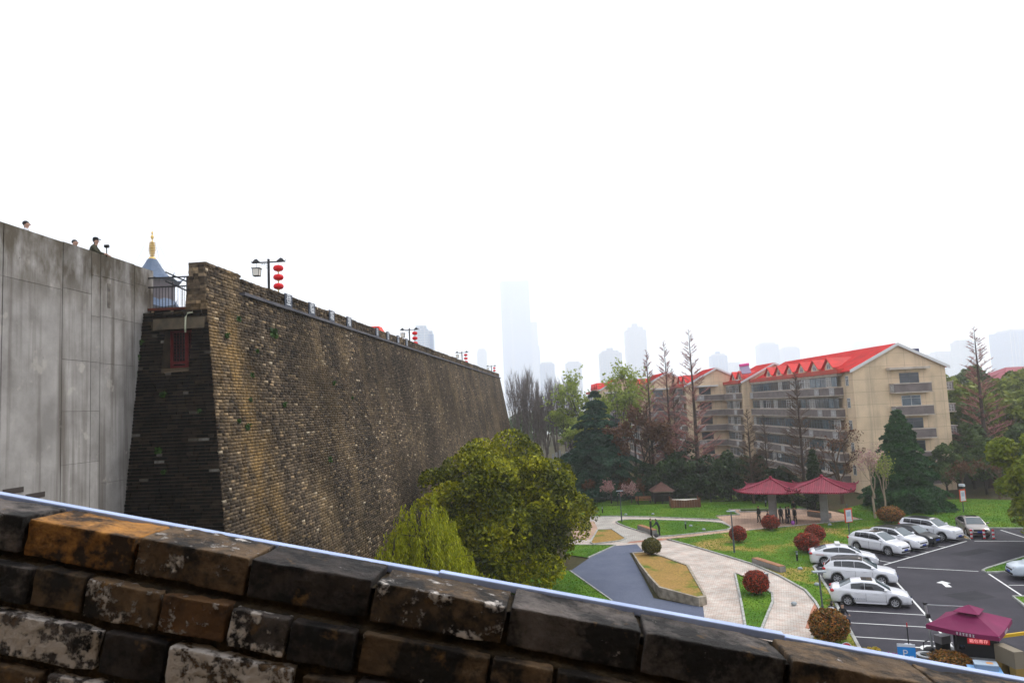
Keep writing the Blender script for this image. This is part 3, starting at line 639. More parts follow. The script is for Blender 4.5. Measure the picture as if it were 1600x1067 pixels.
# lamp posts with a square lamp and a string of three red lanterns
M_BLACK = mat('black_iron', (0.012, 0.012, 0.014), 0.5)
M_LRED = mat('red_lantern_cloth', (0.72, 0.006, 0.012), 0.55, (0.6, 0.005, 0.01), 4)
M_GOLD = mat('gold_trim', (0.55, 0.34, 0.06), 0.45)
M_LAMPG = mat('frosted_lamp_glass', (0.72, 0.68, 0.6), 0.4)
def lamp_post(s, label, ht):
    t = thing('lantern_post', label, 'lamp post', WM @ Vector((-0.85, s, 18.35)), -WA + rad(4), 'lantern posts along the wall top')
    mb = MB(); mb.tube([(0, 0, 0), (0, 0, ht)], 0.062, 10); mb.tube([(0, 0, 0), (0, 0, 0.12)], 0.12, 10); mb.build('pole', M_BLACK, t)
    za = ht - 0.16
    mb = MB(); mb.b2((-0.72, -0.03, za - 0.03), (0.72, 0.03, za + 0.03)); mb.build('crossbar', M_BLACK, t)
    for sx in (-1, 1):
        mb = MB(); mb.add([(sx * 0.45, -0.12, za + 0.03), (sx * 0.85, -0.12, za - 0.02), (sx * 0.85, 0.12, za - 0.02), (sx * 0.45, 0.12, za + 0.03), (sx * 0.62, -0.03, za + 0.2), (sx * 0.72, -0.03, za + 0.17), (sx * 0.72, 0.03, za + 0.17), (sx * 0.62, 0.03, za + 0.2)],
                [(0, 1, 5, 4), (1, 2, 6, 5), (2, 3, 7, 6), (3, 0, 4, 7), (4, 5, 6, 7), (3, 2, 1, 0)]); mb.tube([(sx * 0.8, 0, za), (sx * 0.93, 0, za + 0.1)], [0.03, 0.008], 5); mb.build('roof_cap', M_BLACK, t)
    for q in range(3):
        mb = MB(); mb.tube([(-0.08 - q * .11, 0, za - 0.05), (-0.12 - q * .11, 0, za - 0.12), (-0.19 - q * .1, 0, za - 0.1), (-0.18 - q * .1, 0, za - 0.04)], 0.012, 5)
        if q == 0: mb.tube([(-0.07, 0, za - 0.3), (-0.14, 0, za - 0.28), (-0.13, 0, za - 0.2), (-0.07, 0, za - 0.18)], 0.012, 5)
        mb.build('scroll', M_BLACK, t)
    mb = MB(); mb.tube([(-0.62, 0, za), (-0.62, 0, za - 0.28)], 0.01, 5); mb.b2((-0.83, -0.21, za - 0.31), (-0.41, 0.21, za - 0.28)); mb.b2((-0.78, -0.16, za - 0.70), (-0.46, 0.16, za - 0.67))
    for a in (-0.16, 0.16):
        for b in (-0.16, 0.16): mb.tube([(-0.62 + a * 1.1, b * 1.1, za - 0.3), (-0.62 + a * .9, b * .9, za - 0.68)], 0.014, 4)
    lb = mb.build('lamp_frame', M_BLACK, t)
    mb = MB(); mb.add([(-0.62 + a, b, z) for z, q in ((za - 0.31, .16), (za - 0.67, .135)) for a, b in ((-q, -q), (q, -q), (q, q), (-q, q))], [(0, 4, 5, 1), (1, 5, 6, 2), (2, 6, 7, 3), (3, 7, 4, 0)]); mb.build('lamp_glass', M_LAMPG, lb)
    mb = MB(); mb.tube([(0.5, 0, za), (0.5, 0, za - 1.42)], 0.008, 5); mb.build('cord', M_BLACK, t)
    for q in range(3):
        zc = za - 0.34 - q * 0.47
        prof = [(0.06, -0.155)] + [(0.05 + 0.205 * math.cos(a) ** 0.7, 0.15 * math.sin(a)) for a in np.linspace(-1.35, 1.35, 13)] + [(0.06, 0.155)]
        mb = MB(); mb.lathe(prof, 20, (0.5, 0, zc)); ln = mb.build('lantern', M_LRED, t, smooth=True)
        mb = MB(); mb.lathe([(0.06, -0.19), (0.065, -0.15)], 10, (0.5, 0, zc)); mb.lathe([(0.035, -0.3), (0.02, -0.19)], 8, (0.5, 0, zc)); mb.build('tassel', M_GOLD, ln)
    return t
for s, ht, lb in ((7.85, 2.8, 'black lamp post with three red lanterns above the first board'), (37.95, 2.45, 'lamp post with red lanterns just past the last character board'), (67.4, 2.45, 'third lantern post, halfway along the misty far wall top'), (99.0, 2.3, 'farthest small lantern post near the wall end')):
    lamp_post(s, lb, ht)

# wall weeds: small tufts rooted in the joints
def tuft_mesh(name, n, r, m, seed):
    q = np.random.RandomState(seed); an = q.rand(n) * 6.28; u = q.rand(n); R = r * (0.3 + 0.7 * q.rand(n))
    c = np.stack([np.abs(np.cos(an)) * R * .7, np.sin(an) * R, (u - 0.45) * r * 1.3], 1)
    return leaf_quads(name, c, 0.05, m, q)
def leaf_quads(name, c, size, m, q, nrm=None, mi=None, aspect=1.7):
    n = len(c); sz = size * (0.6 + 0.8 * q.rand(n))
    a = q.randn(n, 3); 
    if nrm is not None: a = a * 0.8 + nrm * 1.2
    a /= np.linalg.norm(a, axis=1)[:, None] + 1e-9
    t = np.cross(a, q.randn(n, 3)); t /= np.linalg.norm(t, axis=1)[:, None] + 1e-9
    b = np.cross(a, t); sz = sz[:, None]
    V = np.stack([c - t * sz * aspect, c - b * sz + t * sz * .1, c + t * sz * aspect, c + b * sz + t * sz * .1], 1)
    return np_mesh(name, V.reshape(-1, 3), np.arange(n * 4).reshape(-1, 4), m, mi)
M_WEED = leaf_mat('weed_leaves', [(0.012, 0.035, 0.006), (0.03, 0.075, 0.01), (0.06, 0.12, 0.025)], 0.2)
weeds = [tuft_mesh('wall_weed', 60, 0.22, M_WEED, k) for k in range(3)]
for i in range(20):
    if i < 7:   # on the dark end face and its edge with the concrete
        z = (16.2, 15.6, 14.9, 14.1, 13.4, 12.0, 11.2, 10.6, 12.8)[i]; x = (-2.35, -2.45, -2.5, -1.2, 0.3, -1.2, -0.9, -0.4, -2.4)[i]; p = Vector((x, -wx(z) - 0.02, z)); rz_ = -WA - PI / 2
        lb = 'green weeds rooted on the dark end face of the city wall'; gp = 'weeds on the dark end face'
    else:
        z = 10 + rw.rand() * 7.5; s = 1 + rw.rand() ** 1.6 * 22
        if i == 7: z, s = 17.0, 5.6
        p = Vector((wx(z) + 0.02, s - wx(z) * .3, z)); rz_ = -WA; lb = 'green weeds growing from the long brick face of the city wall'; gp = 'weeds on the long brick face'
    o = link('wall_weed', weeds[i % 3], None, WM @ p, rz_, (1.25 if i == 7 else 0.4 + rw.rand() * 0.4)); tag(o, lb, 'plant', gp)

# ------------------------------------------------------------------ concrete wall on the left, cast in panels
def concrete_mat():
    m = bpy.data.materials.new('stained_concrete'); m.use_nodes = True
    N, L = m.node_tree.nodes, m.node_tree.links; p = N['Principled BSDF']; p.inputs['Roughness'].default_value = 0.9; p.inputs['Specular IOR Level'].default_value = 0.15
    g = N.new('ShaderNodeNewGeometry'); oi = N.new('ShaderNodeObjectInfo')
    def nz(scale, st, det=6, rgh=0.6):
        mp = N.new('ShaderNodeMapping'); mp.inputs['Scale'].default_value = st; L.new(g.outputs['Position'], mp.inputs['Vector'])
        n = N.new('ShaderNodeTexNoise'); n.inputs['Scale'].default_value = scale; n.inputs['Detail'].default_value = det; n.inputs['Roughness'].default_value = rgh; L.new(mp.outputs[0], n.inputs['Vector']); return n.outputs['Fac']
    def mapr(v, a, b, c, d):
        r = N.new('ShaderNodeMapRange'); r.inputs[1].default_value = a; r.inputs[2].default_value = b; r.inputs[3].default_value = c; r.inputs[4].default_value = d; L.new(v, r.inputs[0]); return r.outputs[0]
    def mix(f, a, b):
        x = N.new('ShaderNodeMix'); x.data_type = 'RGBA'; L.new(f, x.inputs['Factor'])
        (L.new(a, x.inputs['A']) if not isinstance(a, tuple) else setattr(x.inputs['A'], 'default_value', (*a, 1))); (L.new(b, x.inputs['B']) if not isinstance(b, tuple) else setattr(x.inputs['B'], 'default_value', (*b, 1)))
        return x.outputs['Result']
    base = mix(mapr(nz(0.9, (1, 1, 1)), 0.35, 0.65, 0, 1), (0.235, 0.22, 0.205), (0.36, 0.34, 0.32))
    streak = mix(mapr(nz(1.0, (2.6, 2.6, 0.12)), 0.46, 0.68, 0, 0.8), base, (0.10, 0.085, 0.07))
    pale = mix(mapr(nz(1.3, (1, 1, 1.0), 3), 0.62, 0.68, 0, 0.6), streak, (0.40, 0.37, 0.33))
    sp = N.new('ShaderNodeSeparateXYZ'); L.new(g.outputs['Position'], sp.inputs[0])
    hi_ = mapr(sp.outputs['Z'], 16.6, 18.3, 0, 1)        # rain-washed dirty upper pour
    mu = N.new('ShaderNodeMath'); mu.operation = 'MULTIPLY'; L.new(hi_, mu.inputs[0]); L.new(mapr(nz(1.6, (1, 1, 0.5)), 0.33, 0.58, 0, 0.95), mu.inputs[1])
    top = mix(mu.outputs[0], pale, (0.085, 0.07, 0.05))
    spots = mix(mapr(nz(6, (1, 1, 1), 4), 0.70, 0.74, 0, 0.7), top, (0.05, 0.045, 0.04))
    hs = N.new('ShaderNodeHueSaturation'); L.new(mapr(oi.outputs['Random'], 0, 1, 0.9, 1.12), hs.inputs['Value']); L.new(spots, hs.inputs['Color']); L.new(hs.outputs[0], p.inputs['Base Color'])
    bp = N.new('ShaderNodeBump'); bp.inputs['Strength'].default_value = 0.3; bp.inputs['Distance'].default_value = 0.02; L.new(nz(5, (1, 1, 1)), bp.inputs['Height']); L.new(bp.outputs[0], p.inputs['Normal'])
    return m
M_CONC = concrete_mat(); M_JOINT = mat('concrete_joint', (0.07, 0.062, 0.055), 0.95)
CA = rad(3.6)
conc = thing('concrete_wall', 'tall stained grey concrete wall of cast panels at the left', 'wall', (-14.56, 28.0, 0), -CA)
cols = [(-14.5, -7.26, [0, 6, 11.4, 17.58, 19.2]), (-7.24, -4.71, [0, 6, 17.58, 19.2]), (-4.69, -3.25, [0, 11.8, 13.55, 15.27, 17.66, 19.22]), (-3.235, -2.75, [0, 11.8, 13.55, 15.27, 16.9, 18.36, 19.22]), (-2.73, -0.69, [0, 11.0, 15.25, 16.95, 18.4, 19.24]), (-0.675, 0.6, [0, 11.0, 16.95, 18.5, 19.22])]
for (sa, sb, zz) in cols:
    for za, zb_ in zip(zz[:-1], zz[1:]):
        mb = MB(); d = rw.rand() * 0.006
        mb.b2((-0.3, sa + 0.006, za + 0.006), (d, sb - 0.006, zb_ - 0.006)); mb.build('panel', M_CONC, conc)
mb = MB(); mb.b2((-0.5, -14.5, 0), (-0.035, 0.595, 19.17)); mb.build('joint_backing', M_JOINT, conc)
mb = MB(); mb.b2((0.001, -2.35, 17.3), (0.012, -2.18, 18.2)); mb.build('form_slot', mat('slot_stain', (0.16, 0.14, 0.12), 0.9, (0.08, 0.07, 0.06), 5), conc)
M_SLOT = mat('drain_slot_dark', (0.05, 0.04, 0.035), 0.95)
for s0, z0_ in ((-7.1, 11.15), (-6.2, 10.9)):
    mb = MB(); mb.b2((-0.002, s0, z0_), (0.02, s0 + 0.8, z0_ + 0.16)); mb.build('drain_slot', M_SLOT, conc)

# steel platform with a railing between concrete and brick
rail = thing('steel_platform', 'black steel railing on a red edged walkway between concrete and brick walls', 'railing', (-14.62, 28.25, 0), 0)
M_RUST = mat('red_oxide_edge', (0.13, 0.03, 0.015), 0.7, (0.07, 0.02, 0.012), 4)
zf, zt_ = 17.62, 18.86
for x in (0, 1.62): MB().b2((x, -0.03, 17.05 if x == 0 else 17.5), (x + 0.06, 0.03, zt_)).build('post', M_BLACK, rail)
for z in (zt_ - 0.03, 18.45): MB().b2((0.0, -0.025, z), (1.95, 0.025, z + 0.05)).build('handrail', M_BLACK, rail)
for i in range(12): MB().b2((0.14 + i * 0.125, -0.008, zf), (0.155 + i * 0.125, 0.008, 18.45)).build('baluster', M_BLACK, rail)
MB().b2((0, -0.06, zf - 0.1), (1.95, 1.6, zf)).build('deck', M_RUST, rail)
MB().b2((0, 0.1, zf - 0.5), (1.95, 0.2, zf - 0.103)).build('beam', M_BLACK, rail)
for x in (0.22, 1.0): MB().b2((x, -0.05, zf - 0.42), (x + 0.09, 0.05, zf - 0.12)).build('bracket', mat('bracket_paint', (0.3, 0.2, 0.12), 0.7), rail)
MB().b2((1.42, -0.06, zf - 0.4), (1.7, 0.05, zf - 0.15)).build('junction_box', mat('junction_grey', (0.16, 0.16, 0.17), 0.6), rail)
# stair rail that climbs behind the platform
st = thing('stair_railing', 'sloping black stair railing behind the steel platform', 'railing', (-14.2, 30.2, 17.6), 0)
for z in (1.35, 0.95): MB().tube([(-0.6, 0, z + 0.55), (2.0, 0, z - 0.75)], 0.035, 6).build('handrail', M_BLACK, st)
for i in range(6): x = -0.3 + i * 0.42; MB().tube([(x, 0, 0.0 - x * .3), (x, 0, 1.3 - x * 0.5)], 0.014, 5).build('baluster', M_BLACK, st)
# ------------------------------------------------------------------ the near brick parapet that slopes down to the right
PA, PBv = Vector((-1.73, 2.40, 12.73)), Vector((0.77, 2.20, 12.22))
PU = (PBv - PA).normalized(); PV = Vector((-PU.y, PU.x, 0)).normalized(); PW = PU.cross(PV)      # along, away, up
PF = Matrix((PU, PV, PW)).transposed().to_4x4(); PF.translation = PA
T = 2.56 / 1229
def near_brick_mat():
    m = bpy.data.materials.new('weathered_parapet_brick'); m.use_nodes = True
    N, L = m.node_tree.nodes, m.node_tree.links; p = N['Principled BSDF']; p.inputs['Roughness'].default_value = 0.82; p.inputs['Specular IOR Level'].default_value = 0.3
    g = N.new('ShaderNodeNewGeometry'); oi = N.new('ShaderNodeObjectInfo'); tc = N.new('ShaderNodeTexCoord')
    at = N.new('ShaderNodeVectorMath'); at.operation = 'MULTIPLY_ADD'; at.inputs[1].default_value = (1, 1, 1)
    cv = N.new('ShaderNodeCombineXYZ'); mu = N.new('ShaderNodeMath'); mu.operation = 'MULTIPLY'; mu.inputs[1].default_value = 40; L.new(oi.outputs['Random'], mu.inputs[0]); L.new(mu.outputs[0], cv.inputs[0])
    L.new(tc.outputs['Object'], at.inputs[0]); L.new(cv.outputs[0], at.inputs[2])
    def nz(sc_, det=8, rgh=0.6, st=None):
        n = N.new('ShaderNodeTexNoise'); n.inputs['Scale'].default_value = sc_; n.inputs['Detail'].default_value = det; n.inputs['Roughness'].default_value = rgh
        if st: mp = N.new('ShaderNodeMapping'); mp.inputs['Scale'].default_value = st; L.new(at.outputs[0], mp.inputs['Vector']); L.new(mp.outputs[0], n.inputs['Vector'])
        else: L.new(at.outputs[0], n.inputs['Vector'])
        return n.outputs['Fac']
    def mapr(v, a, b, c, d):
        r = N.new('ShaderNodeMapRange'); r.inputs[1].default_value = a; r.inputs[2].default_value = b; r.inputs[3].default_value = c; r.inputs[4].default_value = d; L.new(v, r.inputs[0]); return r.outputs[0]
    def mix(f, a, b):
        x = N.new('ShaderNodeMix'); x.data_type = 'RGBA'; L.new(f, x.inputs['Factor'])
        for k, q in (('A', a), ('B', b)):
            if isinstance(q, tuple): x.inputs[k].default_value = (*q, 1)
            else: L.new(q, x.inputs[k])
        return x.outputs['Result']
    hs = N.new('ShaderNodeHueSaturation'); L.new(oi.outputs['Color'], hs.inputs['Color']); L.new(mapr(nz(9, 8), 0.3, 0.7, 0.5, 1.5), hs.inputs['Value'])
    c = mix(mapr(nz(22, 6), 0.55, 0.75, 0, 0.55), hs.outputs['Color'], (0.035, 0.027, 0.02))
    c = mix(mapr(nz(5, 5, 0.7), 0.44, 0.56, 0, 0.93), c, (0.006, 0.005, 0.004))             # near-black blotches
    c = mix(mapr(nz(12, 5, 0.6), 0.63, 0.74, 0, 0.55), c, (0.26, 0.14, 0.04))              # ochre
    th = N.new('ShaderNodeMath'); th.operation = 'SUBTRACT'; th.inputs[0].default_value = 0.76; L.new(oi.outputs['Alpha'], th.inputs[1])   # lime amount rides in the object's alpha
    d = N.new('ShaderNodeMath'); d.operation = 'SUBTRACT'; L.new(nz(15, 9, 0.72), d.inputs[0]); L.new(th.outputs[0], d.inputs[1])
    lime = mapr(d.outputs[0], 0.0, 0.05, 0, 1)
    c = mix(lime, c, mix(nz(40, 3), (0.72, 0.68, 0.64), (0.45, 0.38, 0.32)))
    L.new(c, p.inputs['Base Color'])
    ad = N.new('ShaderNodeMath'); ad.operation = 'MULTIPLY_ADD'; ad.inputs[1].default_value = 0.35; L.new(lime, ad.inputs[0]); L.new(nz(30, 9, 0.65), ad.inputs[2])
    bp = N.new('ShaderNodeBump'); bp.inputs['Strength'].default_value = 1.0; bp.inputs['Distance'].default_value = 0.016; L.new(ad.outputs[0], bp.inputs['Height']); L.new(bp.outputs[0], p.inputs['Normal'])
    return m
M_NBRICK = near_brick_mat()
M_NMORTAR = mat('earthy_mortar', (0.06, 0.042, 0.02), 0.95, (0.014, 0.010, 0.006), 14, bump=0.9, bscale=60)
near = thing('brick_parapet', 'near weathered brick parapet sloping across the bottom of the view', 'parapet', (0, 0, 0))
near.matrix_world = PF
def worn_brick(l, d, h, seed, chip=1.0):
    """a hand-made brick: rounded arrises, chipped corners, uneven faces"""
    def lines(ln, n):
        e_ = [0, .0025, .006, .011]; m_ = list(np.linspace(.018, ln - .018, n)); return e_ + m_ + [ln - q for q in e_[::-1]]
    LX, LY, LZ = lines(l, max(6, int(l / 0.011))), lines(d, 10), lines(h, 9); nx, ny, nz_ = len(LX) - 1, len(LY) - 1, len(LZ) - 1
    bm = bmesh.new(); idx = {}
    def pt(i, j, k):
        key = (i, j, k)
        if key in idx: return idx[key]
        p = Vector((LX[i] - l / 2, LY[j] - d / 2, LZ[k] - h / 2))
        r = 0.0055 + 0.004 * mnoise.noise(p * 9 + Vector((seed * 3.1, 0, 0)))
        q = Vector((max(-l / 2 + r, min(l / 2 - r, p.x)), max(-d / 2 + r, min(d / 2 - r, p.y)), max(-h / 2 + r, min(h / 2 - r, p.z))))
        if (p - q).length > 1e-6: p = q + (p - q).normalized() * min(r, (p - q).length)
        s = Vector((seed * 7.7, seed * 1.3, 0))
        nn = p.normalized()
        f = mnoise.noise(p * 6 + s) * 0.0045 + mnoise.noise(p * 24 + s) * 0.003 + mnoise.noise(p * 70 + s) * 0.0022
        e = max(0, mnoise.noise(p * 5 + s * 2) - 0.25) * 0.05 * chip
        p = p + Vector((nn.x * .6, (p.y / d) * 2, (p.z / h) * 2)).normalized() * (f - e)
        idx[key] = bm.verts.new(p); return idx[key]
    for i in range(nx):
        for k in range(nz_):
            bm.faces.new((pt(i, 0, k), pt(i + 1, 0, k), pt(i + 1, 0, k + 1), pt(i, 0, k + 1)))
        for j in range(ny):
            bm.faces.new((pt(i, j, nz_), pt(i + 1, j, nz_), pt(i + 1, j + 1, nz_), pt(i, j + 1, nz_)))
    for j in range(ny):
        for k in range(nz_):
            bm.faces.new((pt(0, j + 1, k), pt(0, j, k), pt(0, j, k + 1), pt(0, j + 1, k + 1)))
            bm.faces.new((pt(nx, j, k), pt(nx, j + 1, k), pt(nx, j + 1, k + 1), pt(nx, j, k + 1)))
    for f in bm.faces: f.smooth = True
    me = bpy.data.meshes.new('brick'); bm.to_mesh(me); bm.free(); me.materials.append(M_NBRICK); return me
TAN, ORANGE, BROWN, GREY, DARK, RED = (0.15, 0.095, 0.05), (0.42, 0.19, 0.04), (0.095, 0.062, 0.034), (0.105, 0.088, 0.078), (0.042, 0.032, 0.027), (0.13, 0.065, 0.025)
rows = [  # px boundaries at the photo's scale, colour, lime
    [(-160, 44, GREY, .12), (50, 232, ORANGE, .0), (236, 420, TAN, .20), (424, 616, DARK, .1), (622, 824, BROWN, .2), (829, 1024, GREY, .1), (1030, 1232, GREY, .1), (1238, 1440, TAN, .14), (1446, 1640, TAN, .1), (1646, 1840, GREY, .1)],
    [(-100, 88, GREY, .1), (93, 176, BROWN, .05), (180, 302, TAN, .24), (306, 412, RED, .16), (417, 508, GREY, .26), (513, 612, DARK, .05), (620, 812, BROWN, .13), (816, 906, TAN, .1), (911, 1100, BROWN, .1), (1106, 1290, DARK, .1), (1295, 1480, BROWN, .1)],
    [(-80, 26, GREY, .26), (32, 226, GREY, .30), (230, 330, DARK, .05), (336, 528, TAN, .335), (545, 620, BROWN, .14), (626, 800, DARK, .1), (806, 960, BROWN, .1), (966, 1150, DARK, .1)],
    [(-60, 60, BROWN, .1), (66, 150, TAN, .14), (158, 300, GREY, .3), (306, 420, BROWN, .1), (428, 600, DARK, .1), (606, 780, BROWN, .1)],
    [(-60, 130, DARK, .1), (136, 330, BROWN, .1), (336, 520, DARK, .1)]]
rp = random.Random(4)
HB = [0.120, 0.116, 0.126, 0.118, 0.118]; w0 = 0.0
outs = [0.0, 0.045, 0.07, 0.085, 0.095]
back = MB()
for r_, row in enumerate(rows):
    h = HB[r_]
    for (a, b, c, lime) in row:
        l = (b - a) * T - 0.004; dpt = 0.21
        me = worn_brick(l, dpt, h, rp.random() * 90, 0.5 if r_ == 0 else 1.0)
        o = link('brick', me, near)
        o.location = ((a + b) / 2 * T, dpt / 2 - outs[r_] + rp.uniform(-.008, .008), w0 - h / 2 + rp.uniform(-.004, .004))
        o.rotation_euler = (rp.uniform(-.02, .02), rp.uniform(-.008, .008), rp.uniform(-.012, .012))
        k = rp.uniform(0.85, 1.15); o.color = (c[0] * k, c[1] * k, c[2] * k, lime)
    w0 -= h + 0.024
# mortar: lumpy beds between the courses, set back from the brick faces
mm = []; nx, nzz = 420, 90
xs = np.linspace(-0.5, 3.6, nx); zs = np.linspace(-0.045, -0.86, nzz)
V = np.zeros((nzz, nx, 3)); courses = np.cumsum([0] + [hh + 0.024 for hh in HB])
for i, z in enumerate(zs):
    k = min(4, int(np.searchsorted(courses, -z, side='right') - 1)); o_ = outs[k] - 0.035
    for j, x in enumerate(xs):
        V[i, j] = (x, -o_ + 0.018 * mnoise.noise(Vector((x * 9, z * 9, 1.7))) + 0.008 * mnoise.noise(Vector((x * 33, z * 33, 5.7))), z)
F = [(i * nx + j, (i + 1) * nx + j, (i + 1) * nx + j + 1, i * nx + j + 1) for i in range(nzz - 1) for j in range(nx - 1)]
link('mortar', np_mesh('mortar', V.reshape(-1, 3), F, M_NMORTAR, smooth=True), near)
top = np.zeros((12, nx, 3)); ys = np.linspace(0.02, 0.24, 12)
for i, y in enumerate(ys):
    for j, x in enumerate(xs): top[i, j] = (x, y, -0.022 + 0.006 * mnoise.noise(Vector((x * 20, y * 20, 3))))
F = [(i * nx + j, i * nx + j + 1, (i + 1) * nx + j + 1, (i + 1) * nx + j) for i in range(11) for j in range(nx - 1)]
link('mortar', np_mesh('mortar', top.reshape(-1, 3), F, M_NMORTAR, smooth=True), near)
MB().b2((-0.5, 0.06, -3.0), (3.6, 0.23, -0.06)).build('wall_body', M_NMORTAR, near)
# pale blue conduit along the back edge
M_BLUE = mat('pale_blue_conduit', (0.44, 0.54, 0.80), 0.5, (0.34, 0.42, 0.66), 5, spec=0.35)
cd = thing('cable_conduit', 'pale blue plastic conduit along the back edge of the near parapet', 'conduit', (0, 0, 0)); cd.matrix_world = PF
for a, b, dz, dw in ((-0.5, 1.455, 0.0, 0.0), (1.457, 2.62, 0.006, 0.001), (2.622, 3.6, 0.0, 0.002)):
    mb = MB(); mb.b2((a, 0.212, -0.02 + dz), (b, 0.250 + dw, 0.006 + dz)); o = mb.build('conduit_length', M_BLUE, cd)
    bv = o.modifiers.new('bevel', 'BEVEL'); bv.width = 0.004; bv.segments = 2
# unseen slab and wall added behind the camera to shade the near parapet
structure(MB().b2((-7, -1.5, 10.6), (7, 2.0, 11.3)).build('shade_slab', M_NMORTAR))
structure(MB().b2((-11, -2.6, 0), (9, -1.5, 21)).build('shade_wall', M_WBRICK))
# ------------------------------------------------------------------ apartment block of five stepped gabled units
def tiled_wall(name, ca, cb, line, sz):
    m = bpy.data.materials.new(name); m.use_nodes = True
    N, L = m.node_tree.nodes, m.node_tree.links; p = N['Principled BSDF']; p.inputs['Roughness'].default_value = 0.85; p.inputs['Specular IOR Level'].default_value = 0.2
    tc = N.new('ShaderNodeTexCoord'); sp = N.new('ShaderNodeSeparateXYZ'); L.new(tc.outputs['Object'], sp.inputs[0])
    ad = N.new('ShaderNodeMath'); ad.operation = 'ADD'; L.new(sp.outputs['X'], ad.inputs[0]); L.new(sp.outputs['Y'], ad.inputs[1])
    cb_ = N.new('ShaderNodeCombineXYZ'); L.new(ad.outputs[0], cb_.inputs[0]); L.new(sp.outputs['Z'], cb_.inputs[1])
    b = N.new('ShaderNodeTexBrick'); b.offset = 0; b.inputs['Scale'].default_value = 1; b.inputs['Brick Width'].default_value = sz; b.inputs['Row Height'].default_value = sz * 0.7; b.inputs['Mortar Size'].default_value = 0.03
    b.inputs['Color1'].default_value = (*ca, 1); b.inputs['Color2'].default_value = (*cb, 1); b.inputs['Mortar'].default_value = (*line, 1); L.new(cb_.outputs[0], b.inputs['Vector'])
    nz = N.new('ShaderNodeTexNoise'); nz.inputs['Scale'].default_value = 0.5; nz.inputs['Detail'].default_value = 6; L.new(tc.outputs['Object'], nz.inputs['Vector'])
    mr = N.new('ShaderNodeMapRange'); mr.inputs[1].default_value = 0.3; mr.inputs[2].default_value = 0.7; mr.inputs[3].default_value = 0.86; mr.inputs[4].default_value = 1.08; L.new(nz.outputs['Fac'], mr.inputs[0])
    mp = N.new('ShaderNodeMapping'); mp.inputs['Scale'].default_value = (1.3, 1.3, 0.09); L.new(tc.outputs['Object'], mp.inputs['Vector'])
    n2 = N.new('ShaderNodeTexNoise'); n2.inputs['Scale'].default_value = 1.0; n2.inputs['Detail'].default_value = 6; L.new(mp.outputs[0], n2.inputs['Vector'])
    m2 = N.new('ShaderNodeMapRange'); m2.inputs[1].default_value = 0.52; m2.inputs[2].default_value = 0.75; m2.inputs[4].default_value = 0.45; L.new(n2.outputs['Fac'], m2.inputs[0])
    x2 = N.new('ShaderNodeMix'); x2.data_type = 'RGBA'; x2.inputs['B'].default_value = (0.3, 0.235, 0.17, 1); L.new(m2.outputs[0], x2.inputs['Factor']); L.new(b.outputs['Color'], x2.inputs['A'])
    hs = N.new('ShaderNodeHueSaturation'); L.new(mr.outputs[0], hs.inputs['Value']); L.new(x2.outputs['Result'], hs.inputs['Color']); L.new(hs.outputs[0], p.inputs['Base Color'])
    return m
M_BEIGE = tiled_wall('beige_render', (0.68, 0.515, 0.345), (0.66, 0.495, 0.325), (0.48, 0.36, 0.24), 2.3)
M_REDROOF = mat('red_metal_roof', (0.62, 0.010, 0.008), 0.6, (0.46, 0.008, 0.006), 0.8, spec=0.2)
M_REDPAR = mat('red_fascia', (0.50, 0.045, 0.02), 0.7, (0.33, 0.05, 0.03), 0.7)
M_TRIM = mat('pale_trim', (0.56, 0.48, 0.41), 0.8, (0.40, 0.33, 0.27), 1.2)
M_WHITE = mat('white_frame', (0.62, 0.61, 0.6), 0.6)
M_BALC = mat('grey_balcony_panel', (0.19, 0.155, 0.145), 0.8, (0.13, 0.105, 0.10), 1.1)
M_FRAME = mat('window_frame_dark', (0.10, 0.11, 0.12), 0.5)
def glass_mat(name, c, r=0.12):
    return mat(name, c, r, tuple(q * 1.8 for q in c), 0.9, spec=0.6)
GL = [glass_mat('pane_dark', (0.014, 0.018, 0.024)), glass_mat('pane_blue', (0.03, 0.05, 0.065)), glass_mat('pane_curtain', (0.13, 0.12, 0.11), 0.4), glass_mat('pane_dusky', (0.05, 0.045, 0.045))]
apt = thing('apartment_building', 'beige five storey apartment block with red roofs and stepped gables', 'building', (0, 0, 0))
rb = random.Random(8)
ST = 2.9; Z0 = 1.1
pane_me = {}
def win_mesh(w, h, key):
    k = (round(w, 2), round(h, 2), key)
    if k not in pane_me:
        gl = GL[key]
        pm = MB().b2((0, -w / 2, -h / 2), (0.02, w / 2, h / 2)).mesh('pane', gl)
        f = MB(); t = 0.05
        for a in (-1, 1): f.b2((-0.03, a * (w / 2) - (t if a > 0 else 0), -h / 2), (0.035, a * (w / 2) + (t if a < 0 else 0), h / 2))
        for a in (-1, 1): f.b2((-0.028, -w / 2 + t, a * h / 2 - (t if a > 0 else 0)), (0.033, w / 2 - t, a * h / 2 + (t if a < 0 else 0)))
        f.b2((-0.026, -t / 2, -h / 2 + t), (0.031, t / 2, h / 2 - t))
        f.b2((-0.024, -w / 2 + t, h * 0.2), (0.029, w / 2 - t, h * 0.2 + 0.04))
        pane_me[k] = (pm, f.mesh('window', M_WHITE if key == 2 or rb.random() < 0.3 else M_FRAME))
    return pane_me[k]
def window(x, y, z, w, h, face, key=None, par=None):
    """face 'W' looks to -x, 'S' looks to -y, 'E' to +x"""
    pm, fm = win_mesh(w, h, rb.choice((0, 0, 1, 1, 2, 3)) if key is None else key)
    o = link('window', fm, par or apt, (x, y, z), {'W': PI, 'S': -PI / 2, 'E': 0}[face]); link('pane', pm, o, (-0.015, 0, 0)); return o
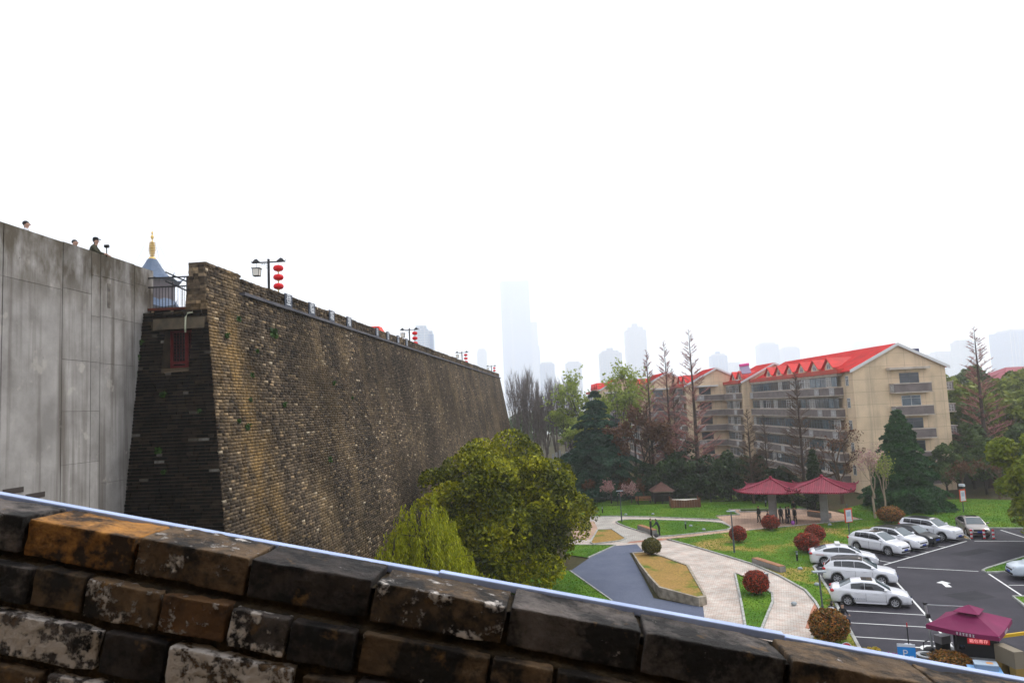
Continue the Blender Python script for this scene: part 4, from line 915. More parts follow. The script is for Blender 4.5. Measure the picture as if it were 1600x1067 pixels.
def fret(x, y, z, w, h, face, par):
    """white fretwork screen"""
    mb = MB(); t = 0.05
    for i in range(5): a = -w / 2 + i * w / 4; mb.b2((0, a - t / 2, 0), (0.03, a + t / 2, h))
    for i in range(5): b = i * h / 4; mb.b2((0.002, -w / 2, b - t / 2), (0.028, w / 2, b + t / 2))
    mb.box((0.015, 0, h / 2), (0.035, w * 0.45, h * 0.1)); mb.box((0.016, 0, h / 2), (0.037, w * 0.1, h * 0.5))
    return mb.build('fretwork', M_WHITE, par, loc=(x, y, z), rz={'W': PI, 'S': -PI / 2, 'E': 0}[face])
def balcony(x0, x1, y0, y1, z, par=None, h=1.0, slab=True):
    b = MB(); b.b2((x0, y0, z), (x1, y1, z + h)); o = b.build('balcony', M_BALC, par or apt)
    r = MB(); e = 0.06; r.b2((x0 - e, y0 - e, z + h), (x1 + e, y1 + e, z + h + 0.1)); r.build('rail', M_TRIM, o)
    r = MB(); r.b2((x0 - e, y0 - e, z - 0.12), (x1 + e, y1 + e, z)); r.build('slab', M_TRIM, o)
    return o
def unit(x0, w, y0, y1, hood=True, eave=15.78, peak=18.8, wing=0.0):
    xm = x0 + w / 2
    wl_ = MB(); wl_.add([(x0, y0, 0), (x0 + w, y0, 0), (x0 + w, y0, eave), (xm, y0, peak), (x0, y0, eave), (x0, y1, 0), (x0 + w, y1, 0), (x0 + w, y1, eave), (xm, y1, peak), (x0, y1, eave)],
        [(0, 1, 2, 3, 4), (9, 8, 7, 6, 5), (0, 4, 9, 5), (1, 6, 7, 2)]); wl_.build('wall', M_BEIGE, apt)
    sl = (peak - eave) / (w / 2); ov = 0.45; t = 0.16
    for sx in (-1, 1):
        r = MB(); xe = xm + sx * (w / 2 + ov); ze = eave - ov * sl
        a = [(xm, peak + 0.05), (xe, ze + 0.05), (xe, ze + 0.05 + t), (xm, peak + 0.05 + t)]
        vs = [(p[0], yy, p[1]) for yy in (y0 - 0.35, y1 + 0.1) for p in a]
        fs = [(0, 1, 2, 3), (7, 6, 5, 4), (0, 4, 5, 1), (2, 6, 7, 3), (1, 5, 6, 2)]
        if sx < 0: fs = [f[::-1] for f in fs]
        ro = r.add(vs, fs).build('roof', M_REDROOF, apt)
        br = MB(); vs = []       # white barge board on the gable
        for yy in (y0 - 0.4, y0 - 0.34):
            vs += [(xm, yy, peak - 0.12), (xe, yy, ze - 0.14), (xe, yy, ze + 0.26), (xm, yy, peak + 0.26)]
        fs = [(0, 1, 2, 3), (7, 6, 5, 4), (0, 4, 5, 1), (2, 6, 7, 3), (1, 5, 6, 2)]
        br.add(vs, fs if sx > 0 else [f[::-1] for f in fs]).build('barge_board', M_WHITE, ro)
        if sx < 0:          # standing seams
            ny = int((y1 - y0) / 0.6)
            sm = MB()
            for i in range(ny):
                yy = y0 + (i + 0.5) * 0.6; vs = []
                for q in (-0.025, 0.025): vs += [(xm, yy + q, peak + 0.205), (xe, yy + q, ze + 0.205), (xe, yy + q, ze + 0.26), (xm, yy + q, peak + 0.26)]
                sm.add(vs, [(3, 2, 1, 0), (4, 5, 6, 7), (2, 3, 7, 6)])
            o_ = sm.build('seams', M_REDROOF, ro); o_['kind'] = 'stuff'
    return ro
def dormer(x, y, z, w=3.3, d=4.6):
    b = MB(); hw = w / 2
    b.add([(x, y - hw * .8, z), (x, y + hw * .8, z), (x, y + hw * .8, z + .5), (x, y, z + 1.65), (x, y - hw * .8, z + .5), (x + d * .6, y - hw * .8, z), (x + d * .6, y + hw * .8, z), (x + d * .6, y + hw * .8, z + .5), (x + d, y, z + 1.65), (x + d * .6, y - hw * .8, z + .5)],
          [(4, 3, 2, 1, 0), (0, 5, 9, 4), (2, 7, 6, 1)]); o = b.build('dormer', M_BEIGE, apt)
    for s in (-1, 1):
        r = MB(); vs = []
        for t in (0, 0.1): vs += [(x - 0.3, y, z + 1.72 + t), (x + d, y, z + 1.72 + t), (x + d * .5, y + s * hw * 1.12, z + 0.32 + t), (x - 0.3, y + s * hw * 1.12, z + 0.32 + t)]
        fs = [(0, 1, 2, 3), (7, 6, 5, 4), (0, 3, 7, 4), (3, 2, 6, 7)]
        r.add(vs, fs if s > 0 else [f[::-1] for f in fs]).build('dormer_roof', M_REDROOF, o)
    wd = window(x - 0.02, y, z + 0.62, 1.1, 0.8, 'W', 0, o)

# nearest unit: long facade with window bands and balcony bands
X1 = 43.75; W1 = 12.0
unit(X1, W1, 92.0, 130.0)
for k in range(5):
    zb = Z0 + k * ST
    y = 95.2
    seg = 0
    while y < 129:
        w = rb.choice((1.5, 1.7, 1.9)); w = min(w, 129.6 - y)
        if w > 0.6: window(X1 - 0.62, y + w / 2, zb + 1.75, w - 0.06, 1.3, 'W')
        y += w; seg += 1
    y = 94.9
    while y < 129.5:
        l = min(rb.choice((3.6, 4.2, 4.8)), 129.8 - y)
        if l < 0.8: break
        b = balcony(X1 - (1.15 if y < 106 else 0.95), X1 - 0.0, y + 0.03, y + l - 0.03, zb - 0.05, h=0.95)
        if rb.random() < 0.28 or y < 95: fret(X1 - (1.19 if y < 106 else 0.99), y + 0.9, zb + 0.02, 1.3, 0.8, 'W', b)
        y += l
    MB().b2((X1 - 0.60, 95.1, zb + 2.44), (X1, 129.7, zb + 2.62)).build('window_head', M_TRIM, apt)
    MB().b2((X1 - 0.58, 95.1, zb + 0.92), (X1, 129.7, zb + 1.07)).build('window_sill', M_TRIM, apt)
    window(X1 - 0.02, 93.6, zb + 1.75, 0.8, 1.3, 'W', 0)
    # end gable
    window(51.0, 91.99, zb + 1.75, 2.5, 1.35, 'S', 0 if k != 3 else 1)
    b = balcony(48.4, 53.2, 90.9, 91.99, zb - 0.05, h=1.05)
    fret(48.37, 91.45, zb + 0.05, 0.9, 0.85, 'W', b)
    # recessed right wing
    b = balcony(55.8, 58.2, 94.6, 98, zb + 0.05, h=0.95); fret(57.2, 94.56, zb + 0.1, 1.5, 0.8, 'S', b)
MB().b2((55.74, 95.5, 0), (57.4, 126, 15.4)).build('wall', M_BEIGE, apt)
cp = MB(); cp.b2((55.7, 95.3, 15.4), (57.6, 126, 15.6)); cp.build('roof', M_TRIM, apt)
MB().b2((48.1, 91.0, 15.55), (53.3, 92, 15.85)).build('canopy', M_TRIM, apt)
MB().b2((X1 - 0.75, 94.8, 15.2), (X1 + 0.3, 129.8, 15.5)).build('cornice', M_TRIM, apt)
MB().b2((X1 - 0.9, 94.2, 15.5), (X1 - 0.0, 129.8, 16.1)).build('fascia', M_REDPAR, apt)
for i in range(6): dormer(X1 + 0.35, 99.5 + i * 4.7, 16.05)
# the four stepped units behind
for j, (x0, w, y0, y1) in enumerate(((41.75, 12.0, 130.1, 140.0), (33.8, 12.2, 140.1, 150.0), (26.5, 12.0, 150.1, 166.0), (19.4, 12.0, 166.1, 186.0))):
    unit(x0, w, y0, y1, eave=15.75, peak=18.75)
    for k in range(5):
        zb = Z0 + k * ST
        vw = (x0 + 12 - 3.9) if j == 0 else x0 + 3.4
        if j > 0:
            window(x0 + 3.6, y0 - 0.01, zb + 1.75, 2.3, 1.35, 'S'); balcony(x0 + 1.6, x0 + 7.4, y0 - 1.1, y0 - 0.0, zb - 0.05, h=0.95)
            fret(x0 + 2.4, y0 - 1.14, zb + 0.05, 1.2, 0.8, 'S', apt)
        yy = y0 + 1.2
        while yy < y1 - 1.6:
            w2 = 1.8; window(x0 - 0.5, yy + 0.9, zb + 1.75, w2, 1.3, 'W'); yy += 1.9
        balcony(x0 - 0.9, x0 - 0.0, y0 + 0.9, y1 - 0.4, zb - 0.05, h=0.95)
        fret(x0 - 0.94, y0 + 2.4, zb + 0.02, 1.3, 0.8, 'W', apt)
        MB().b2((x0 - 0.5, y0 + 1.0, zb + 2.44), (x0, y1 - .5, zb + 2.62)).build('window_head', M_TRIM, apt)
        MB().b2((x0 - 0.5, y0 + 1.0, zb + 0.92), (x0, y1 - .5, zb + 1.07)).build('window_sill', M_TRIM, apt)
    if j > 0: MB().b2((x0 + 1.5, y0 - 1.1, 15.3), (x0 + 6, y0 - 0.0, 15.55)).build('canopy', M_WHITE, apt)
    MB().b2((x0 - 0.8, y0 + 0.4, 15.45), (x0 - 0.0, y1 - 0.2, 16.0)).build('fascia', M_REDPAR, apt)
    for i in range(2 if y1 - y0 < 12 else 4): dormer(x0 + 0.35, y0 + 2.4 + i * 3.8, 16.0)
M_ACW = mat('ac_casing', (0.55, 0.54, 0.52), 0.6)
for x, y, z in ((41.2, 131.5, 15.9), (43.2, 118, 3.2), (43.1, 109, 3.1), (41.0, 134, 7.4)):
    ac = MB().box((x, y, z), (0.4, 0.9, 0.65)).build('air_conditioner', M_ACW, apt); MB().lathe([(0.24, -0.015), (0.24, 0.015)], 14, M=Matrix.Translation((x - 0.21, y, z)) @ Matrix.Rotation(PI / 2, 4, 'Y')).build('fan_grille', M_FRAME, ac)
# solar heater and roof billboard
sh = thing('solar_heater', 'pink rooftop water heater on its stand between the gables', 'heater', (42.2, 131.0, 17.0))
MB().tube([(-0.4, 0.3, 1.7), (1.3, 0.3, 1.9)], 0.32, 10).build('tank', mat('pink_tank', (0.6, 0.05, 0.25), 0.4), sh); MB().add([(-0.5, -1.2, 0.2), (1.2, -1.2, 0.3), (1.2, 0.1, 1.7), (-0.5, 0.1, 1.5), (-0.5, -1.1, 0.1), (1.2, -1.1, 0.2), (1.2, 0.2, 1.6), (-0.5, 0.2, 1.4)], [(0, 1, 2, 3), (7, 6, 5, 4), (0, 4, 5, 1), (1, 5, 6, 2), (2, 6, 7, 3), (3, 7, 4, 0)]).build('collector', mat('collector_glass', (0.25, 0.2, 0.3), 0.3), sh)
for x in (-0.4, 1.1): MB().tube([(x, 0.4, -1.2), (x, 0.3, 1.5)], 0.04, 5).build('leg', M_FRAME, sh)
bb = thing('roof_billboard', 'dark blue and red roof billboard behind the nearest gable', 'billboard', (54.9, 97.5, 15.6))
MB().b2((-1.2, 0, 1.8), (0.9, 0.1, 2.9)).build('panel', mat('billboard_navy', (0.02, 0.03, 0.10), 0.5), bb); MB().b2((0.2, -0.02, 0.3), (0.9, 0.08, 1.78)).build('side_panel', mat('billboard_red', (0.5, 0.03, 0.06), 0.5), bb)
for x in (-1.0, 0.7): MB().tube([(x, 0.2, 0), (x, 0.2, 2.0)], 0.05, 5).build('post', M_FRAME, bb)
# ------------------------------------------------------------------ trees and shrubs
M_BARK = mat('bark', (0.055, 0.042, 0.032), 0.95, (0.03, 0.024, 0.02), 3, bump=0.5)
M_BARK_RED = mat('redwood_bark', (0.065, 0.04, 0.028), 0.95, (0.035, 0.024, 0.02), 3)
M_BARK_GREY = mat('grey_bark', (0.17, 0.14, 0.125), 0.95, (0.10, 0.082, 0.075), 3)
M_TWIG_PINK = mat('pinkish_twigs', (0.32, 0.14, 0.12), 0.95)
M_TWIG_BROWN = mat('brown_twigs', (0.10, 0.06, 0.035), 0.95)
M_TWIG_PALE = mat('pale_twigs', (0.30, 0.24, 0.17), 0.95)
L_CAMPHOR = leaf_mat('camphor_leaves', [(0.012, 0.02, 0.001), (0.045, 0.06, 0.002), (0.15, 0.165, 0.003), (0.38, 0.37, 0.006), (0.45, 0.40, 0.012)], 0.2, patch=0.35)
L_WILLOW = leaf_mat('willow_leaves', [(0.16, 0.19, 0.006), (0.30, 0.33, 0.010), (0.45, 0.44, 0.015)], 0.3)
L_CEDAR = leaf_mat('cedar_needles', [(0.005, 0.024, 0.014), (0.012, 0.046, 0.026), (0.03, 0.085, 0.046), (0.075, 0.14, 0.07)], 0.1, 0.7, patch=0.5)
L_CEDAR2 = leaf_mat('cedar_needles_green', [(0.006, 0.032, 0.008), (0.02, 0.08, 0.016), (0.06, 0.15, 0.035)], 0.1, 0.7, patch=0.5)
L_EVER = leaf_mat('evergreen_leaves', [(0.004, 0.011, 0.004), (0.012, 0.03, 0.008), (0.032, 0.065, 0.016), (0.075, 0.115, 0.026)], 0.12, 0.5, patch=0.4)
L_SPRING = leaf_mat('spring_leaves', [(0.15, 0.21, 0.02), (0.26, 0.33, 0.04), (0.36, 0.41, 0.09)], 0.3)
L_WOOD = leaf_mat('wood_leaves', [(0.03, 0.055, 0.005), (0.09, 0.125, 0.008), (0.19, 0.22, 0.014), (0.21, 0.19, 0.05)], 0.2, patch=0.2)
L_WOODD = leaf_mat('dark_wood_leaves', [(0.02, 0.045, 0.010), (0.06, 0.10, 0.018), (0.12, 0.165, 0.03)], 0.2, patch=0.2)
L_LIME = leaf_mat('lime_leaves', [(0.06, 0.095, 0.003), (0.17, 0.21, 0.005), (0.32, 0.34, 0.010)], 0.25, patch=0.6)
L_BROWN = leaf_mat('russet_leaves', [(0.07, 0.025, 0.012), (0.13, 0.05, 0.02), (0.16, 0.08, 0.035)], 0.2)
L_PINK = leaf_mat('pink_blossom', [(0.34, 0.16, 0.15), (0.45, 0.25, 0.24), (0.5, 0.36, 0.32)], 0.3)
L_REDSH = leaf_mat('red_shrub_leaves', [(0.022, 0.03, 0.004), (0.14, 0.016, 0.005), (0.33, 0.028, 0.010), (0.48, 0.07, 0.022)], 0.15)
L_RUSTSH = leaf_mat('rusty_shrub_leaves', [(0.035, 0.045, 0.006), (0.14, 0.085, 0.010), (0.28, 0.085, 0.018), (0.33, 0.16, 0.02)], 0.15)
L_OLIVESH = leaf_mat('olive_shrub_leaves', [(0.03, 0.045, 0.006), (0.09, 0.095, 0.01), (0.17, 0.13, 0.02)], 0.15)
L_HEDGE = leaf_mat('hedge_leaves', [(0.02, 0.045, 0.008), (0.05, 0.09, 0.014), (0.09, 0.13, 0.02)], 0.15)

def crown_points(q, n, R, clumps=36, cr=(0.22, 0.36), flat=0.0, lowcut=-0.75):
    """leaf positions on the outsides of many clumps that fill an uneven ellipsoid"""
    C = q.randn(clumps, 3); C /= np.linalg.norm(C, axis=1)[:, None]
    C *= (0.45 + 0.45 * q.rand(clumps))[:, None]; C = C[C[:, 2] > lowcut]
    r = cr[0] + (cr[1] - cr[0]) * q.rand(len(C))
    k = q.randint(0, len(C), n); d = q.randn(n, 3); d /= np.linalg.norm(d, axis=1)[:, None]
    d[:, 2] = np.where(q.rand(n) < 0.6, np.abs(d[:, 2]), d[:, 2])
    rr = r[k] * (0.55 + 0.5 * q.rand(n) ** 0.5)
    P = C[k] + d * rr[:, None]
    return P * np.array(R), d, C * np.array(R)
def limb_mesh(name, m, base_r, h, targets, q, n=6, droop=0.0, split=0.45):
    mb = MB(); t0 = Vector((0, 0, 0)); top = Vector((q.randn() * .15, q.randn() * .15, h * split))
    mb.tube([t0, t0.lerp(top, .5) + Vector((q.randn() * .05, q.randn() * .05, 0)), top, top + Vector((q.randn() * .2, q.randn() * .2, h * .3))], [base_r * 1.25, base_r, base_r * .8, base_r * .3], 8)
    for t in targets:
        t = Vector(t); s = top * (0.55 + 0.6 * q.rand()); mid = s.lerp(t, .5) + Vector((q.randn() * .25, q.randn() * .25, 0.15 * h * q.rand() * .5))
        mb.tube([s, mid, t], [base_r * .42, base_r * .25, base_r * .06], 5)
    return mb.mesh(name, m, True)
def broadleaf(name, label, cat, loc, R, zc, nleaf, size, lm, bark, seed, clumps=36, trunk_r=0.25, group=None, **kw):
    q = np.random.RandomState(seed); t = thing(name, label, cat, loc, 0, group)
    P, d, C = crown_points(q, nleaf, R, clumps, **kw); P[:, 2] += zc; C[:, 2] += zc
    P = P[P[:, 2] > 0.15]; d = d[:len(P)]
    link('crown', leaf_quads('crown', P, size, lm, q, d), t)
    link('trunk', limb_mesh('trunk', bark, trunk_r, zc, C[q.permutation(len(C))[:14]] * np.array([.85, .85, 1]), q), t)
    return t

# the big evergreen at the foot of the wall, and the young willow in front of it
broadleaf('evergreen_tree', 'large round olive green evergreen tree at the foot of the city wall', 'tree', (-1.25, 51.5, 0), (6.7, 6.2, 5.7), 5.2, 98000, 0.074, L_CAMPHOR, M_BARK, 3, clumps=130, cr=(0.12, 0.24), trunk_r=0.35, lowcut=-0.95)
def willow(loc, h, r, n, seed, label):
    q = np.random.RandomState(seed); t = thing('willow_tree', label, 'tree', loc); pts = []; dr = []; mb = MB()
    mb.tube([(0, 0, 0), (0.1, 0, h * .45), (0, .1, h * .8)], [0.16, 0.11, 0.05], 7)
    for i in range(n):
        a = q.rand() * 6.28; rr = r * (0.2 + 0.8 * q.rand() ** .6); top = h * (1.0 - 0.42 * (rr / r) ** 2) * (1 + .10 * math.sin(a * 3 + seed) ) + q.randn() * .35; ln = min(top - 0.3, (0.9 + q.rand() * 2.4))
        x, y = rr * math.cos(a), rr * math.sin(a); m = int(ln * 20)
        if i % 9 == 0: mb.tube([(0, 0, h * .6), (x * .5, y * .5, top * .97), (x, y, top)], [0.045, 0.03, 0.012], 4)
        s = np.linspace(0, 1, m); pts.append(np.stack([x + (x / r) * .35 * s + q.randn(m) * .05, y + (y / r) * .35 * s + q.randn(m) * .05, top - ln * s ** 1.1], 1))
    P = np.concatenate(pts); nn = len(P)
    sz = 0.05 + 0.04 * q.rand(nn); a = q.rand(nn) * 6.28; t_ = np.stack([np.cos(a) * .55, np.sin(a) * .55, -np.ones(nn)], 1); t_ /= np.linalg.norm(t_, axis=1)[:, None]
    b = np.cross(t_, q.randn(nn, 3)); b /= np.linalg.norm(b, axis=1)[:, None]
    V = np.stack([P, P + t_ * sz[:, None] * 1.4 - b * sz[:, None] * .45, P + t_ * sz[:, None] * 3.0, P + t_ * sz[:, None] * 1.4 + b * sz[:, None] * .45], 1)
    link('crown', np_mesh('crown', V.reshape(-1, 3), np.arange(nn * 4).reshape(-1, 4), L_WILLOW), t); link('trunk', mb.mesh('trunk', M_BARK, True), t)
willow((-5.3, 40.5, 0), 7.6, 2.6, 460, 5, 'yellow green young willow in front of the big evergreen')
willow((-6.9, 38.5, 0), 5.6, 1.6, 150, 6, 'small yellow green willow close against the city wall')
willow((-1.6, 38.0, 0), 4.4, 1.0, 40, 7, 'willow sapling whose tips just rise above the near parapet')
broadleaf('lime_tree', 'bright yellow green tree cut off by the right edge', 'tree', (42.6, 58.5, 0), (4.6, 4.4, 4.6), 4.6, 26000, 0.11, L_LIME, M_BARK, 13, clumps=60, cr=(0.16, 0.3), trunk_r=0.25, lowcut=-0.95)

# deodar cedars: whorls of flat drooping boughs
def cedar(name, label, loc, h, r, n_tier, lm, seed, bare=0.08, jag=0.25, per=9):
    q = np.random.RandomState(seed); t = thing(name, label, 'tree', loc); mb = MB(); mb.tube([(0, 0, 0), (0, 0, h * .5), (0.1, 0, h * .98)], [h * .018, h * .011, 0.02], 7)
    PP = []; NN = []
    for i in range(n_tier):
        f = bare + (1 - bare) * (i + q.rand() * .6) / n_tier; z = h * f
        R = r * (1 - f) ** 0.82 * (1 + jag * q.randn() * .6) + 0.15
        for b in range(per):
            a = 6.28 * (b + q.rand() * .7) / per + i; L_ = max(0.25, R * (0.75 + 0.4 * q.rand())); m = int(70 + 190 * L_)
            s = q.rand(m) ** 0.7; wd = L_ * 0.30 * np.sin(np.pi * np.clip(s * .9 + .08, 0, 1)); y = (q.rand(m) * 2 - 1) * wd
            zz = z + L_ * (0.18 * s - 0.42 * s ** 2) + q.randn(m) * .05 - np.abs(y) * .18; x = s * L_
            PP.append(np.stack([x * math.cos(a) - y * math.sin(a), x * math.sin(a) + y * math.cos(a), zz], 1)); NN.append(np.tile([0.15 * math.cos(a), 0.15 * math.sin(a), 1.0], (m, 1)))
            mb.tube([(0, 0, z), (L_ * .6 * math.cos(a), L_ * .6 * math.sin(a), z - L_ * .04), (L_ * .95 * math.cos(a), L_ * .95 * math.sin(a), z - L_ * .22)], [0.05, 0.03, 0.01], 3)
    P = np.concatenate(PP); Nn = np.concatenate(NN)
    link('crown', leaf_quads('crown', P, 0.085, lm, q, Nn * .8, aspect=2.4), t); link('trunk', mb.mesh('trunk', M_BARK, True), t); return t
cedar('cedar_tree', 'broad dark blue green cedar beside the path gate', (11.3, 101, 0), 15.2, 6.8, 21, L_CEDAR, 21, jag=0.2, per=10)
cedar('cedar_tree', 'tall dense green cedar in front of the nearest gable', (42.1, 79, 0), 11.0, 4.5, 24, L_CEDAR2, 22, 0.05, 0.15, 11)
cedar('cedar_tree', 'cedar mostly outside the frame with a bough at the right edge', (44.2, 50, 0), 17.2, 5.6, 14, L_CEDAR, 23, 0.3)
cedar('cypress_tree', 'small dark cone shaped cypress behind the pavilions', (33.2, 81, 0), 6.7, 1.25, 16, L_EVER, 24, 0.1, 0.1, 7)

# dawn redwoods: straight bare trunks, short rising twigs in a narrow cone
def redwood_mesh(h, r, seed, twig):
    q = np.random.RandomState(seed); mb = MB(); mb.tube([(0, 0, 0), (0.05, 0, h * .5), (0, 0, h)], [h * .0135, h * .008, 0.015], 6); mt = MB()
    n = 92
    for i in range(n):
        f = 0.18 + 0.82 * i / n; z = h * f; L_ = (r * (1 - f) ** .75 * (0.65 + .5 * q.rand()) + 0.1); a = q.rand() * 6.28; up = 0.35 + 0.5 * f
        c, s = math.cos(a), math.sin(a); p0 = Vector((0, 0, z)); p1 = Vector((L_ * .5 * c, L_ * .5 * s, z + L_ * .3 * up)); p2 = Vector((L_ * c, L_ * s, z + L_ * up))
        mb.tube([p0, p1, p2], [0.034 * (1.2 - f), 0.02, 0.009], 3, False)
        for k in range(26):
            g = 0.2 + 0.75 * q.rand(); b = p0.lerp(p2, g); l2 = L_ * .3 * (0.5 + q.rand()); a2 = a + q.randn() * .9
            mt.tube([b, b + Vector((l2 * math.cos(a2), l2 * math.sin(a2), l2 * (0.4 + .5 * q.rand())))], [0.021, 0.011], 3, False)
    return mb.mesh('trunk', M_BARK_RED), mt.mesh('twigs', twig)
RW = [redwood_mesh(22, 3.3, 31, M_TWIG_PINK), redwood_mesh(20, 3.0, 32, M_TWIG_PINK), redwood_mesh(18, 2.9, 33, M_TWIG_BROWN)]
def redwood(loc, v, s, label, rz=0):
    t = thing('redwood_tree', label, 'tree', loc, rz, 'bare dawn redwoods'); link('trunk', RW[v][0], t); link('crown', RW[v][1], t); t.scale = (s, s, s) if not hasattr(s, '__len__') else s
redwood((24.0, 96, 0), 0, (1.15, 1.15, 1.02), 'tallest bare dawn redwood in front of the middle gables')
redwood((21.4, 100, 0), 1, (1, 1, 1.07), 'second tallest bare redwood just left of the tallest one')
redwood((19.2, 102, 0), 1, (1, 1, 1.02), 'bare redwood furthest left of the tall three', 2)
redwood((22.9, 103, 0), 2, (.8, .8, .98), 'thin bare redwood between the two tallest', 1)
redwood((28.5, 88, 0), 2, (.8, .8, .64), 'short bare redwood over the dark shrubs left of the pavilions', 3)
redwood((30.8, 89, 0), 2, (.6, .6, .6), 'shortest slim bare redwood in front of the second gable', 4)
redwood((34.0, 86, 0), 2, (.95, .95, .88), 'bare redwood rising behind the gap between the pavilion roofs', 5)
redwood((60.0, 92, 0), 0, (1.25, 1.25, .94), 'lone slender bare redwood right of the apartment block', 2.5)
redwood((18.2, 99, 0), 2, (.7, .7, .75), 'thin bare stem beside the russet tree', 0.5)
redwood((64.5, 96, 0), 2, (.5, .5, .62), 'small bare stem in the wood right of the lone redwood', 0.5)

# spreading bare trees, with or without young leaves
def bare_tree(h, seed, spread=0.5, levels=4, base=0.16, fork=0.3, upw=0.5, nb=(3, 5)):
    q = np.random.RandomState(seed); mb = MB(); tips = []
    def grow(p, d, l, r, lv):
        m = p + d * l * .5 + Vector(q.randn(3) * l * .05); e = p + d * l + Vector(q.randn(3) * l * .07)
        mb.tube([p, m, e], [r, r * .8, r * .55 if lv else r * .25], 6 if lv > 2 else (4 if lv > 1 else 3), False); tips.append((e, lv)); tips.append((m, lv))
        if lv == 0: return
        for k in range(q.randint(nb[0], nb[1] + 1)):
            dd = (d + Vector(q.randn(3)) * spread + Vector((0, 0, upw * .35))).normalized()
            grow(p.lerp(e, 0.55 + .45 * q.rand()), dd, l * (0.5 + .25 * q.rand()), r * .5, lv - 1)
    grow(Vector((0, 0, 0)), Vector((0, 0, 1)), h * fork, base, levels)
    return mb, np.array([tuple(t[0]) for t in tips if t[1] <= 1])
def bare(name, label, loc, h, seed, bark, lm=None, nl=0, size=0.08, group=None, rz=0, **kw):
    t = thing(name, label, 'tree', loc, rz, group); mb, tips = bare_tree(h, seed, **kw); k = h / max(v[2] for v in mb.v)
    mb.v = [tuple(c * k for c in v) for v in mb.v]; tips = tips * k
    link('trunk', mb.mesh('trunk', bark), t)
    if lm:
        q = np.random.RandomState(seed); P = tips[q.randint(0, len(tips), nl)] + q.randn(nl, 3) * .16; link('crown', leaf_quads('crown', P, size, lm, q), t)
    return t
bare('bare_tree', 'spreading bare tree with rusty twigs in front of the long facade', (37.9, 85, 0), 10.4, 41, M_TWIG_BROWN, L_BROWN, 900, 0.07, spread=0.62, fork=0.34, base=0.2)
bare('russet_tree', 'flat topped tree with russet leaves right of the dark cedar', (16.9, 99, 0), 12.6, 42, M_BARK, L_BROWN, 6500, 0.11, spread=0.5, fork=0.42, base=0.16, upw=0.8)
for i, (x, y, h, sd, lb) in enumerate(((12.2, 117, 19.0, 43, 'tall tree with pale spring leaves behind the dark cedar'), (15.6, 110, 16.5, 44, 'leaning spring green tree between the cedar and the gables'), (18.6, 113, 19.6, 45, 'tallest spring green tree at the left end gable'), (9.5, 120, 15.5, 46, 'spring green tree beside the grey bare wood'), (8.0, 112, 12.0, 47, 'low spring green tree over the path behind the cedar'))):
    bare('spring_tree', lb, (x, y, 0), h, sd, M_BARK, L_SPRING, 2600 if i < 3 else 4200, 0.12, spread=0.4, fork=0.36, base=0.16, upw=0.9)
GB = []
for sd in (51, 52, 53):
    mb, _ = bare_tree(15, sd, spread=0.2, levels=4, base=0.16, fork=0.42, upw=1.4, nb=(4, 5)); k = 17 / max(v[2] for v in mb.v); mb.v = [tuple(c * k for c in v) for v in mb.v]; GB.append(mb.mesh('trunk', M_BARK_GREY))
qg = random.Random(9)
spots = [(0.8, 128), (2.3, 136), (3.2, 126), (4.3, 133), (5.2, 128), (6.3, 137), (7.0, 124), (-0.2, 140), (1.4, 145), (3.6, 141), (5.6, 144), (7.8, 132), (2.0, 122), (4.2, 120), (8.8, 128), (9.8, 135)]
for i, (x, y) in enumerate(spots):
    o = thing('bare_grey_tree', 'bare grey poplar in the dense leafless stand past the wall end', 'tree', (x + qg.uniform(-.4, .4), y, 0), qg.uniform(0, 6), 'leafless stand past the wall end'); link('trunk', GB[i % 3], o); s = qg.uniform(.95, 1.2); o.scale = (s, s, s * (1.13 if x < 4 else 0.98))

# evergreen understorey in front of the apartment block
ev = [(20.5, 95, 5.2, 3.0), (24.0, 93.5, 5.8, 3.3), (27.0, 92, 6.4, 3.0), (29.5, 90, 5.6, 2.8), (17.2, 97, 4.4, 2.6), (31.6, 88, 4.4, 2.2), (14.2, 98.5, 3.6, 2.2), (22.4, 98, 7.5, 3.0), (33.4, 90, 3.4, 1.8)]
evl = ['dark evergreen shrub tree behind the small brown roofed hut', 'dark evergreen left of the wooden planter, below the tallest redwood', 'broad dark evergreen at the foot of the middle gable', 'bushy green evergreen just left of the pavilions', 'dark evergreen bush between cedar and hut', 'low dark evergreen right behind the left pavilion roof', 'lowest dark evergreen at the foot of the broad cedar', 'taller dark evergreen with brownish top below the gables', 'small evergreen at the corner of the long facade']
for i, (x, y, h, r) in enumerate(ev):
    broadleaf('evergreen_shrub', evl[i], 'tree', (x, y, 0), (r, r * .9, h * .56), h * .48, 6500, 0.12, L_EVER, M_BARK, 60 + i, clumps=30, cr=(0.2, 0.36), trunk_r=0.1, lowcut=-1)
for i, (x, y, h, lb) in enumerate(((11.9, 93.5, 2.6, 'pink blossoming cherry behind the iron fence, left of the lamp'), (14.4, 93.0, 2.4, 'pink blossoming cherry just right of the garden lamp'))):
    bare('cherry_tree', lb, (x, y, 0), h + .4, 71 + i, M_BARK, L_PINK, 700, 0.06, spread=0.6, fork=0.3, base=0.06, levels=3)
bare('magnolia_tree', 'pink flowering magnolia left of the tall green cedar', (36.3, 74.2, 0), 7.6, 73, M_TWIG_PALE, L_PINK, 420, 0.06, spread=0.33, fork=0.3, base=0.09, upw=0.9)
bare('thin_tree', 'pale leafing sapling beside the pink magnolia', (38.0, 75.5, 0), 6.6, 74, M_TWIG_PALE, L_SPRING, 500, 0.06, spread=0.3, fork=0.3, base=0.07, upw=1)
